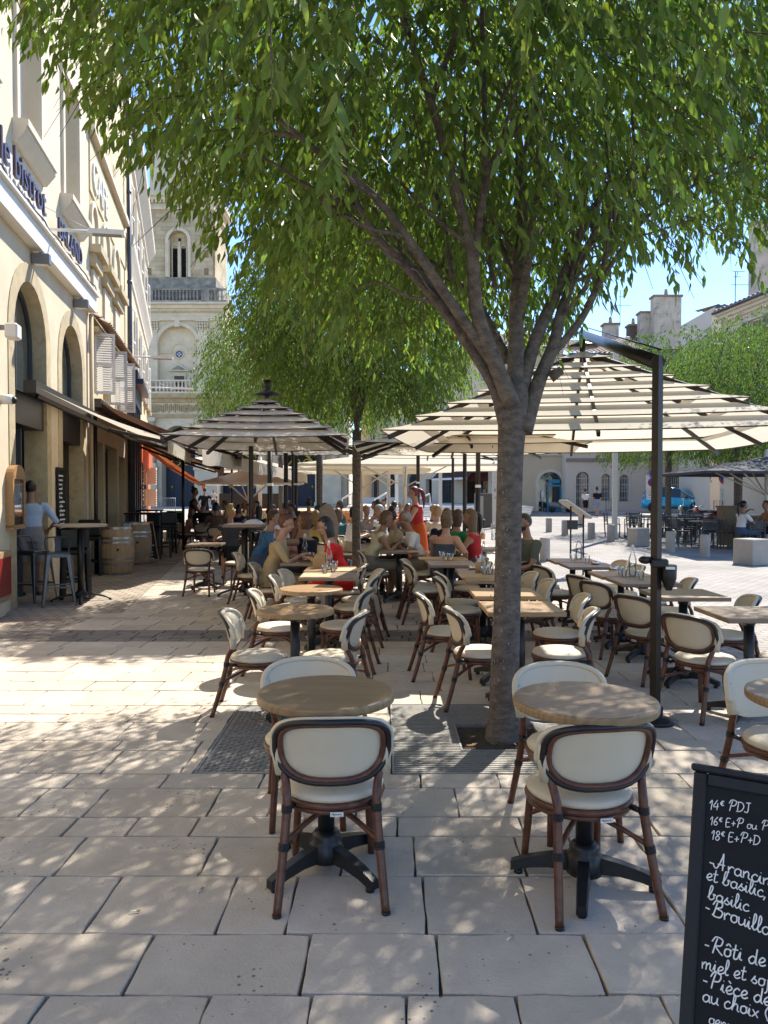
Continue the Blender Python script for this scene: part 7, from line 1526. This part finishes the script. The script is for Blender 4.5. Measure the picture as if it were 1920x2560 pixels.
b = MB(); b.tube([(.03, .05, .1), (.03, .05, .74)], .035, 12); b.box((.03, .03, 1.0), (.05, .03, .55)); b.build('column', m_cast, t)
for i in range(4): a = i*pi/2+.4; MB().bar((.03, .05, .09), (.03+.28*cos(a), .05+.28*sin(a), .03), .05, .04).build('foot', m_cast, t)

# ------------------------------------------------------------ bollards, blocks, square furniture
m_conc = M('pale concrete', (.36, .33, .29), .9, .1, 5, bump=.25, bscale=60, stain=((.27, .245, .21), 4, .6))
def bollard(u, v, d, h, lb):
    p = ZP(u, v, 0); y = p.y; p = ZP(u, v, gz(y)); p = ZP(u, v, gz(p.y)); t = MB(); t.lathe([(d/2, 0), (d/2, h-.02), (d/2-.02, h), (.01, h)], n=22, smooth=False); o = t.build('stone_bollard', m_conc, None, (p.x, p.y, gz(p.y)-.01)); tag(o, lb, 'bollard', 'stone bollards of the square')
for u, v, lb in ((1372, 1330, 'stone bollard left of the tilted information panel'), (1452, 1318, 'stone bollard behind the top of the tilted panel'), (1412, 1338, 'stone bollard behind the legs of the tilted panel'), (1478, 1347, 'stone bollard touching the lower end of the tilted panel'), (1527, 1354, 'stone bollard before the pale lamp post'), (1676, 1380, 'stone bollard just right of the parasol pole'), (1762, 1392, 'stone bollard left of the big stone cube'), (1362, 1402, 'stone bollard behind the bearded man'),
                 (1116, 1266, 'tiny far bollard left of the shop awning'), (1141, 1267, 'tiny far bollard under the shop awning'), (1230, 1288, 'bollard between the bronze posts and the trunk')):
    bollard(u, v, .24, .56 if v > 1300 else .8, lb)
def block(u, v, w, d, h, rz, lb):
    p = ZP(u, v, 0); p = ZP(u, v, gz(p.y)); t = MB(); t.box((0, 0, h/2), (w, d, h), bev=.015); o = t.build('stone_block', m_conc, None, (p.x, p.y, gz(p.y)-.01)); o.rotation_euler.z = rz; tag(o, lb, 'stone block', 'stone cube seats of the square')
block(1596, 1364, .46, .46, .54, .35, 'stone cube in the tree shade left of the parasol pole'); block(1878, 1410, .54, .54, .58, .42, 'stone cube nearest, at the right, with a sunlit top')
for u, v, w, lb in ((1203, 1279, 1.4, 'low white stone bench by the metal cabinet'), (1000, 1262, 2.6, 'low white stone bench on the raised terrace'), (940, 1262, 2.2, 'white stone bench left on the raised terrace')):
    p = W(u, v, 44 if u > 1100 else 64); MB().box((0, 0, .25), (w, .6, .5), bev=.02).build('stone_bench', m_step, None, (p.x, p.y, gz(p.y)+(.5 if u < 1100 else 0)), label=lb, cat='bench', group='white stone benches')
# information panel on legs
p = ZP(1437, 1438, 0); t = thing('info_panel', 'tilted information panel on dark legs behind the terrace', 'information panel', (p.x, p.y, 0), radians(8)); b = MB(); c = W(1434, 1300, p.y)
R = Matrix.Rotation(radians(-38), 3, 'Y')@Matrix.Rotation(radians(12), 3, 'X'); R = Matrix.Rotation(radians(33), 3, 'Y'); b.box((0, 0, 1.30), (.62, .42, .05), R=R, bev=.01); b.build('panel_board', M('panel edge', (.34, .31, .26), .6, .15), t); b = MB(); b.box((.018, 0, 1.328), (.56, .37, .006), R=R); b.build('panel_face', M('faded panel print', (.45, .42, .37), .5, .3, 5), t)
b = MB()
for x, y in ((-.13, -.1), (.13, -.1)): b.tube([(x, y, 0), (x, y, 1.28-x*.6)], .018, 8)
b.bar((-.13, -.1, 1.0), (.13, -.1, 1.0), .03, .03); b.box((-.10, -.12, 1.0), (.18, .1, .18)); b.build('legs', m_black, t)
# lamp post, signs
def pale_post(u, Y, h, w, lb):
    p = W(u, 1235, Y); t = thing('lamp_post', lb, 'lamp post', (p.x, Y, gz(Y)), 0, 'pale square lamp posts'); MB().box((0, 0, h/2), (w, w, h), bev=.01).build('post', m_wpole, t); MB().box((0, -.6, h), (w*.9, 1.4, .12), bev=.02).build('lamp_head', m_wpole, t); MB().box((0, 0, .1), (w*1.5, w*1.5, .2), bev=.02).build('base', m_wpole, t)
pale_post(1537, 26, 6.5, .16, 'pale square lamp post beside the parasol pole'); pale_post(1237, 33, 6.5, .2, 'pale square lamp post just left of the trunk'); pale_post(1101, 46, 6.5, .2, 'far pale lamp post by the arcade'); pale_post(992, 52, 6.5, .22, 'far pale lamp post behind the waitress')
def sign_disc(mb, c, r, mi, n=24, d=.02): mb.rings([[Vector((c[0]+r*cos(2*pi*j/n), c[1]+o, c[2]+r*sin(2*pi*j/n))) for j in range(n)] for o in (0, -d)], mi, smooth=False)
m_sblue = M('sign blue', (.02, .07, .36), .35, .05); m_sred = M('sign red', (.5, .02, .03), .35, .05); m_swht = M('sign white', (.7, .7, .68), .4, .05)
def no_park(label, u, v, Y, r, square, zb):
    c = W(u, v, Y); t = thing('no_parking_sign', label, 'road sign', (c.x, Y, gz(Y)), 0, 'no parking signs'); z = c.z-gz(Y); MB().tube([(0, .03, 0), (0, .03, z+.5)], .035, 10).build('post', m_grey, t)
    b = MB()
    if square: b.box((0, 0, z), (r*2.9, .02, r*3.3), mi=2)
    sign_disc(b, (0, -.012, z), r, 1); sign_disc(b, (0, -.034, z), r*.78, 0, d=.01)
    R = Matrix.Rotation(pi/4, 3, 'Y'); b.box((0, -.046, z), (r*1.5, .006, r*.22), R=R, mi=1); b.build('sign_face', [m_sblue, m_sred, m_swht], t)
    b = MB(); b.box((0, 0, z+zb), (.62, .02, .6)); 
    for i in range(4): b.box((0, -.012, z+zb+.18-i*.12), (.42-.08*(i % 2), .004, .04), mi=1)
    b.build('plate', [m_swht, m_grey], t); return t
no_park('white mounted no parking sign beside the black parasol clamp lamp', 1630, 1206, 44, .24, True, -.68); no_park('round no parking sign on a post right of the blue car', 1815, 1193, 40, .40, False, -.85)
c = W(1633, 1186, 43.8); t = thing('pedestrian_sign', 'square blue sign with white walking figures above the no parking sign', 'road sign', (c.x, 43.8, gz(43.8))); b = MB(); z = c.z-gz(43.8); b.box((0, 0, z), (.36, .02, .40), mi=0)
for x in (-.08, .07): b.ball((x, -.014, z+.1), (.03, .006, .03), 8, 5, 1); b.bar((x, -.014, z+.06), (x-.01, -.014, z-.04), .04, .006, 1, up=(0, 1, 0)); b.bar((x, -.014, z-.03), (x-.05, -.014, z-.15), .025, .006, 1, up=(0, 1, 0)); b.bar((x, -.014, z-.03), (x+.05, -.014, z-.15), .025, .006, 1, up=(0, 1, 0))
b.build('sign_face', [m_sblue, m_swht], t); MB().tube([(0, .03, 0), (0, .03, z+.2)], .03, 8).build('post', m_grey, t)
p = W(1208, 1270, 34); t = thing('metal_cabinet', 'dark metal service cabinet behind the bronze posts', 'cabinet', (p.x, 34, gz(34))); MB().box((0, 0, .75), (.75, .4, 1.5), bev=.02).build('body', M('bronze cabinet', (.07, .06, .055), .4, .1, metal=.3), t); MB().box((-.18, -.21, .78), (.32, .02, 1.2)).build('door', M('cabinet panel', (.30, .27, .22), .4), t)
def rail(label, pts, Y, r=.05):
    q = [W(u, v, Y) for u, v in pts]; t = thing('handrail', label, 'handrail', (0, 0, 0), 0, 'white handrails of the steps'); MB().tube(q, r, 8).build('rail', m_white, t)
    for p_ in (q[0], q[-1]): MB().tube([(p_.x, p_.y, gz(p_.y)), p_], r*.8, 8).build('post', m_white, t)
rail('white sloping handrail left of the slim trunk', [(855, 1247), (883, 1232)], 44); rail('white sloping handrail between the pale posts', [(935, 1250), (968, 1232)], 44); rail('white sloping handrail left of the red haired waitress', [(1035, 1252), (1074, 1235), (1076, 1258)], 42)
# stage
t = thing('stage', 'low orange and red festival stage behind the far diners', 'stage', (0, 0, 0)); a, b_ = W(655, 1262, 36), W(870, 1262, 36); g0 = gz(36)
MB().box(((a.x+b_.x)/2-.6, 38.2, g0+.62), (b_.x-a.x+2.4, 5, .12)).build('deck', M('pale orange deck', (.60, .36, .20), .7, .1), t); s = MB(); n = 14
for i in range(n): x0 = a.x-1.8+(b_.x-a.x+2.4)*i/n; x1 = a.x-1.8+(b_.x-a.x+2.4)*(i+1)/n; s.quad((x0, 35.68, g0), (x1, 35.68, g0), (x1, 35.68, g0+.56), (x0, 35.68, g0+.56), (0, 1, 0, 2, 2)[i % 5])
s.build('skirt', [M('orange skirt', (.62, .2, .05), .8), M('red skirt', (.5, .06, .03), .8), M('yellow skirt', (.62, .45, .18), .8)], t)
a, b_ = W(541, 1240, 41), W(702, 1240, 41); t = thing('stage_screen', 'wide black panel screen along the back of the stage', 'screen', (0, 0, 0)); MB().box(((a.x+b_.x)/2, 41, gz(41)+1.0), (b_.x-a.x, .08, .9)).build('panel', m_black, t); s = MB()
for i in range(6): s.bar((a.x+(b_.x-a.x)*i/5, 41.1, gz(41)), (a.x+(b_.x-a.x)*i/5, 41.1, gz(41)+1.4), .06, .06)
s.build('support', m_grey, t)
def barrier(u0, u1, Y, lb, rz=0):
    a, b = W(u0, 1250, Y), W(u1, 1250, Y); t = thing('crowd_barrier', lb, 'barrier', (a.x, Y, gz(Y)), rz, 'grey crowd barriers'); L = b.x-a.x; f = MB(); f.tube([(0, 0, 0), (0, 0, 1.08), (L, 0, 1.08), (L, 0, 0)], .03, 8); f.tube([(0, 0, .22), (L, 0, .22)], .025, 8); f.build('frame', m_grey, t); s = MB(); n = int(L/.13)
    for i in range(1, n): s.tube([(L*i/n, 0, .22), (L*i/n, 0, 1.08)], .012, 5)
    s.build('bars', m_grey, t)
barrier(392, 438, 52, 'crowd barrier in front of the left portal door'); barrier(722, 743, 42, 'crowd barrier right of the black stage screen'); barrier(808, 845, 30, 'crowd barrier before the steps left of the slim trunk'); barrier(846, 884, 30.3, 'crowd barrier joined on right, with a white notice'); barrier(1515, 1528, 54, 'crowd barrier against the white town house')
barrier(1785, 1806, 40, 'crowd barrier right of the red scooter')

# ------------------------------------------------------------ right terrace: black chairs and tables
m_anth = M('anthracite resin', (.055, .056, .06), .55, .15, 8)
def dark_chair(label, x, y, rz, src=[None]):
    if src[0]: return dup(src[0], (x, y, gz(y)), rz, label)
    t = thing('dark_chair', label, 'chair', (x, y, gz(y)), rz, 'anthracite chairs of the right terrace'); src[0] = t; MB().box((0, 0, .45), (.42, .42, .03), bev=.01).build('seat', m_anth, t); b = MB()
    for z in (.56, .62, .68, .74, .80): b.box((0, -.215-(z-.45)*.12, z), (.36, .016, .045))
    b.build('backrest', m_anth, t)
    for s in (-1, 1): MB().bar((s*.19, -.20, .0), (s*.19, -.26, .85), .03, .035).build('leg', m_anth, t); MB().bar((s*.19, .19, 0), (s*.19, .19, .45), .03, .03).build('leg', m_anth, t)
    for s in (-1, 1): a = MB(); a.bar((s*.21, .16, .65), (s*.21, -.24, .68), .035, .02); a.bar((s*.21, .16, .45), (s*.21, .16, .65), .025, .025); a.build('armrest', m_anth, t)
    return t
def dark_table(label, x, y, src=[None]):
    if src[0]: return dup(src[0], (x, y, gz(y)), 0, label)
    t = thing('dark_table', label, 'table', (x, y, gz(y)), 0, 'dark tables of the right terrace'); src[0] = t; MB().box((0, 0, .73), (.9, .7, .03), bev=.008).build('tabletop', M('grey laminate', (.12, .12, .125), .3, .1), t)
    MB().tube([(0, 0, .03), (0, 0, .715)], .035, 10).build('column', m_anth, t); f = MB(); f.bar((-.3, 0, .02), (.3, 0, .02), .06, .03); f.bar((0, -.3, .022), (0, .3, .022), .06, .03); f.build('foot', m_anth, t)
for i, (u, Y, lb) in enumerate(((1585, 27, 'far dark table beside the pale lamp post'), (1640, 27.5, 'far dark table behind the parasol pole'), (1715, 24.5, 'dark table right of the parasol pole'), (1770, 22.5, 'dark table before the red scooter'), (1735, 27.8, 'furthest dark table of the right terrace'), (1882, 21.5, 'dark table by the woman in the white tee'))):
    p = W(u, 1300, Y); dark_table(lb, p.x, Y)
    for k, (dx, dy, r, w) in enumerate(((-.75, 0, RT_, 'left'), (.75, .05, LF, 'right'), (-.25, -.62, AW, 'front'), (.3, .62, TW, 'back'))):
        if i == 5 and k in (0, 1): dx *= .8
        dark_chair('anthracite chair, %s of the %s' % (w, lb), p.x+dx, Y+dy, r+.15*sin(i*3+k))
p = W(1824, 1300, 22.4); t = thing('wicker_screen', 'tan wicker screen box behind the woman in the white tee', 'screen', (p.x, 22.4, gz(22.4)), .1); wk = M('tan wicker', (.20, .145, .09), .8, .25, 30, bump=.3, bscale=60); MB().box((0, 0, .60), (.6, .35, 1.1), bev=.02).build('panel', wk, t); MB().box((0, 0, 1.17), (.66, .41, .05)).build('top_rail', wk, t)
p = W(1893, 1300, 23); t = thing('oak_cask', 'greyish cask behind the tables of the right terrace', 'barrel', (p.x, 23.2, gz(23.2))); MB().lathe([(.24, 0), (.30, .3), (.31, .45), (.30, .6), (.25, .9), (.01, .9)], n=22).build('staves', M('grey cask wood', (.2, .19, .16), .8, .2, 8), t); MB().lathe([(.305, .28), (.312, .28), (.312, .33), (.305, .33)], n=22).build('hoop', m_hoop, t)

# ------------------------------------------------------------ vehicles
def wheel(parent, x, y, z, r, w, side):
    o = MB(); o.lathe([(r*.62, -w/2), (r*.95, -w/2), (r, -w/2+.03), (r, w/2-.03), (r*.95, w/2), (r*.62, w/2)], n=28, smooth=False); q = o.build('wheel', M('tyre rubber', (.015, .015, .015), .8), parent); q.rotation_euler = (pi/2, 0, 0); q.location = (x, y, z)
    h = MB(); h.lathe([(.02, w*.3*side), (r*.2, w*.36*side), (r*.62, w*.3*side), (r*.66, w*.5*side)], n=24, caps=False, smooth=False)
    for k in range(5): a = 2*pi*k/5; h.bar((r*.1*cos(a), r*.1*sin(a), w*.42*side), (r*.62*cos(a), r*.62*sin(a), w*.42*side), .07, .02)
    h.build('rim', M('alloy rim', (.45, .45, .46), .3, .05, metal=.9), q)
def car():
    # local: x forward, y left, z up
    t = thing('parked_car', 'metallic blue compact people carrier parked before the town houses', 'car', (0, 0, 0)); pm = M('metallic blue paint', (.03, .36, .58), .28, .06, 3, metal=.3, spec=.6); dk = M('black plastic trim', (.018, .018, .02), .6)
    st = [(-2.02, .42, .78, .80, .74, 0), (-1.98, .30, .90, .95, .84, 0), (-1.75, .24, 1.0, 1.05, .865, 0), (-1.2, .22, 1.02, 1.07, .88, 0), (0, .21, .98, 1.03, .885, 0), (.75, .22, .93, .97, .88, 0), (1.15, .24, .88, .93, .87, 0), (1.6, .28, .74, .82, .84, 0), (1.92, .34, .58, .66, .76, 0), (2.03, .42, .5, .56, .62, 0)]
    b = MB(); rs = []
    for x, zb, zs, zt, hw, _ in st:
        rs.append([Vector((x, s*y, z)) for s, y, z in ((-1, hw*.80, zb), (-1, hw*.96, zb+.07), (-1, hw, zb+.3 if zb+.3 < zs-.05 else (zb+zs)/2), (-1, hw*.985, zs-.06), (-1, hw*.93, zs), (-1, hw*.6, zt), (1, hw*.6, zt), (1, hw*.93, zs), (1, hw*.985, zs-.06), (1, hw, zb+.3 if zb+.3 < zs-.05 else (zb+zs)/2), (1, hw*.96, zb+.07), (1, hw*.80, zb))])
    b.rings(rs); b.build('body', pm, t)
    gl = M('tinted car glass', (.02, .026, .03), .05, .05, spec=.9); g = MB(); gs = [(-1.93, .96, .97, .78, .76), (-1.72, 1.0, 1.42, .80, .66), (-1.45, 1.02, 1.555, .80, .62), (-.8, 1.02, 1.60, .80, .62), (-.1, 1.0, 1.59, .80, .62), (.35, .97, 1.49, .80, .62), (1.2, .90, .93, .78, .70)]
    rs = [[Vector((x, s*y, z)) for s, y, z in ((-1, w0, z0), (-1, w0*.5+w1*.5, z0*.5+z1*.5), (-1, w1, z1), (1, w1, z1), (1, w0*.5+w1*.5, z0*.5+z1*.5), (1, w0, z0))] for x, z0, z1, w0, w1 in gs]; g.rings(rs, smooth=False); g.build('glasshouse', gl, t)
    r = MB(); rs = [[Vector((x, y, z)) for y, z in ((-w, z_-.012), (-w*.7, z_+.03), (0, z_+.045), (w*.7, z_+.03), (w, z_-.012))] for x, z_, w in ((-1.62, 1.47, .645), (-1.4, 1.555, .635), (-.8, 1.60, .635), (-.1, 1.59, .635), (.3, 1.505, .635))]; r.rings(rs, caps=False); r.build('roof', pm, t)
    for s in (-1, 1):
        p = MB()
        for a, c, w in (((1.18, s*.80, .93), (.32, s*.635, 1.50), .07), ((-.42, s*.815, 1.0), (-.5, s*.64, 1.585), .09), ((-1.30, s*.815, 1.02), (-1.42, s*.64, 1.55), .10), ((-1.88, s*.79, .98), (-1.62, s*.65, 1.46), .16), ((.45, s*.818, .97), (.42, s*.655, 1.45), .04)): p.bar(a, c, w, .035, up=(0, 1, 0))
        p.build('pillars', pm, t)
        d = MB(); d.box((.05, s*.89, .66), (.01, .008, .62)); d.box((-1.05, s*.885, .66), (.01, .008, .6)); d.box((-.45, s*.89, .33), (2.5, .02, .08)); d.build('side_trim', dk, t)
        h = MB(); h.box((-.75, s*.892, .86), (.17, .025, .03)); h.box((.2, s*.892, .84), (.17, .025, .03)); h.build('door_handle', pm, t)
        m = MB(); m.ball((.72, s*.98, .99), (.08, .11, .075), 10, 7); m.build('wing_mirror', dk, t)
        l = MB(); l.rings([[Vector((x, s*(.80+dy), z)) for x, z, dy in ((-1.99, .84, -.03), (-1.80, .86, .045), (-1.70, 1.40, -.12), (-1.80, 1.40, -.13))], [Vector((x-.015, s*(.81+dy), z)) for x, z, dy in ((-1.99, .84, -.03), (-1.80, .86, .045), (-1.70, 1.40, -.12), (-1.80, 1.40, -.13))]], smooth=False); l.build('tail_light', M('red lamp lens', (.35, .03, .03), .2), t)
        l = MB(); l.ball((1.80, s*.66, .66), (.17, .12, .07), 10, 7); l.build('headlight', M('lamp lens', (.5, .5, .5), .1), t)
        for x in (-1.28, 1.27):
            a = MB(); a.lathe([(.36, -.02), (.36, .06)], n=24); q = a.build('wheel_arch', m_black, t); q.rotation_euler = (pi/2, 0, 0); q.location = (x, s*.84, .33); wheel(t, x, s*.82, .315, .31, .2, -1 if s > 0 else 1)
    b = MB(); b.box((-2.02, 0, .40), (.10, 1.5, .18), bev=.03); b.build('rear_bumper', pm, t); b = MB(); b.box((-2.035, 0, .70), (.02, .5, .11)); b.build('number_plate', m_swht, t); b = MB(); b.box((-1.86, 0, 1.2), (.02, 1.2, .03), R=Matrix.Rotation(radians(-25), 3, 'Y')); b.build('rear_wiper', dk, t)
    for s in (-.55, .55): q = MB(); q.tube([(-1.4, s, 1.60), (-1.2, s, 1.64), (-.2, s, 1.64), (0, s, 1.61)], .018, 6); q.build('roof_rail', dk, t)
    return t
c_ = car(); p = W(1686, 1262, 50.5); c_.location = (p.x, 50.5, gz(50.5)+.17); c_.rotation_euler = (0, 0, radians(-20))
mb = MB(); mb.box((0, 0, 0), (30, 16, .16)); o = mb.build('pavement', m_slab, None, (30.5, 51.6, gz(46)+.09)); tag(o, kind='structure')
def bike_like(label, u, Y, rz, body, kind):
    p = W(u, 1270, Y); t = thing(kind, label, 'scooter' if kind == 'scooter' else kind.replace('_', ' '), (p.x, Y, gz(Y)), rz)
    if kind in ('scooter', 'motorcycle'):
        for x in (-.62, .62): o = MB(); o.lathe([(.14, -.05), (.24, -.055), (.26, 0), (.24, .055), (.14, .05)], n=20); q = o.build('wheel', m_black, t); q.rotation_euler = (pi/2, 0, 0); q.location = (x, 0, .26)
        b = MB()
        if kind == 'scooter': b.rings([[Vector((x, y*w, z+h*k)) for y, k in ((-1, 0), (-1, .6), (-.6, 1), (.6, 1), (1, .6), (1, 0))] for x, w, z, h in ((-.8, .10, .45, .25), (-.5, .19, .32, .45), (-.1, .17, .3, .4), (.1, .16, .22, .1), (.35, .2, .22, .12), (.48, .22, .3, .6), (.56, .12, .5, .5))], smooth=True)
        else: b.ball((0, 0, .72), (.32, .15, .17), 12, 8); b.ball((.0, 0, .42), (.28, .16, .2), 10, 7); b.bar((-.62, 0, .26), (0, 0, .5), .12, .06); b.box((-.45, 0, .78), (.5, .24, .10), bev=.03)
        b.build('body', body, t); s = MB(); s.box((-.38, 0, .80), (.62, .26, .10), bev=.04); s.build('seat', m_black, t)
        h = MB(); h.tube([(.62, 0, .26), (.45, 0, 1.0)], .03, 8); h.tube([(.40, -.34, 1.04), (.46, 0, 1.0), (.40, .34, 1.04)], .018, 8); h.build('fork', m_steel, t); h = MB(); h.ball((.52, 0, .92), (.08, .09, .09), 10, 7); h.build('headlight', m_steel, t); h = MB()
        for s_ in (-1, 1): h.tube([(.42, s_*.28, 1.02), (.40, s_*.34, 1.2)], .008, 5); h.ball((.40, s_*.36, 1.24), (.02, .06, .05), 8, 5)
        h.build('mirrors', m_steel, t)
    else:
        for x in (-.5, .5): o = MB(); o.tube([(x+.33*cos(a), 0, .34+.33*sin(a)) for a in np.linspace(0, 2*pi, 25)[:-1]], .018, 6, closed=True); o.build('wheel', m_black, t)
        f = MB()
        for a, b in (((-.5, .34), (-.1, .32)), ((-.1, .32), (.38, .75)), ((-.2, .78), (.36, .82)), ((-.1, .32), (-.22, .85)), ((-.5, .34), (-.2, .75)), ((.36, .88), (.5, .34))): f.tube([(a[0], 0, a[1]), (b[0], 0, b[1])], .02, 6)
        f.tube([(.36, -.28, .98), (.34, 0, .94), (.36, .28, .98)], .014, 6); f.build('frame', body, t); s = MB(); s.ball((-.23, 0, .90), (.13, .06, .035), 8, 6); s.build('saddle', m_black, t)
bike_like('red scooter with chrome mirrors right of the blue car', 1768, 30, radians(195), M('scooter red', (.30, .012, .015), .25), 'scooter'); bike_like('dark motorcycle with chrome parts before the blue car', 1735, 31, radians(160), M('dark motorcycle paint', (.04, .04, .045), .3), 'motorcycle'); bike_like('bicycle with a dark frame left of the wide plaza trunk', 1812, 30, radians(10), m_black, 'bicycle')
p = W(1405, 1262, 55); t = thing('parked_scooter', 'pale scooter parked by the blue shopfront', 'scooter', (p.x, 55.5, gz(55))); b = MB(); b.rings([[Vector((x, y*w, z+h*k)) for y, k in ((-1, 0), (-1, .6), (-.6, 1), (.6, 1), (1, .6), (1, 0))] for x, w, z, h in ((-.8, .10, .45, .25), (-.5, .19, .32, .45), (-.1, .17, .3, .4), (.1, .16, .22, .1), (.35, .2, .22, .12), (.48, .22, .3, .6), (.56, .12, .5, .5))]); b.build('body', m_grey, t)
for x in (-.6, .6): b = MB(); b.ball((x, 0, .25), (.25, .06, .25), 14, 8); b.build('wheel', m_black, t)
# script on the maroon awning
rz_ = None
fr = FR1; u0 = 10.0; zt, zb_ = 4.6, 2.9; pr = 1.9
o_ = fr.P(u0, 1.05, 3.80); sl_ = (fr.P(u0, 0, 4.6)-fr.P(u0, pr, 2.9)).normalized(); nn_ = Vector((fr.d.x, fr.d.y, 0)).cross(sl_)
mb = MB(); M4 = frameM(o_+nn_*.06, (fr.d.x, fr.d.y, 0), sl_, nn_); handwrite(mb, 'au café', .3, -.1, .55, M4, .06); handwrite(mb, 'salon', .9, -.75, .4, M4, .06); o = mb.build('awning_script', m_chalk, aw)
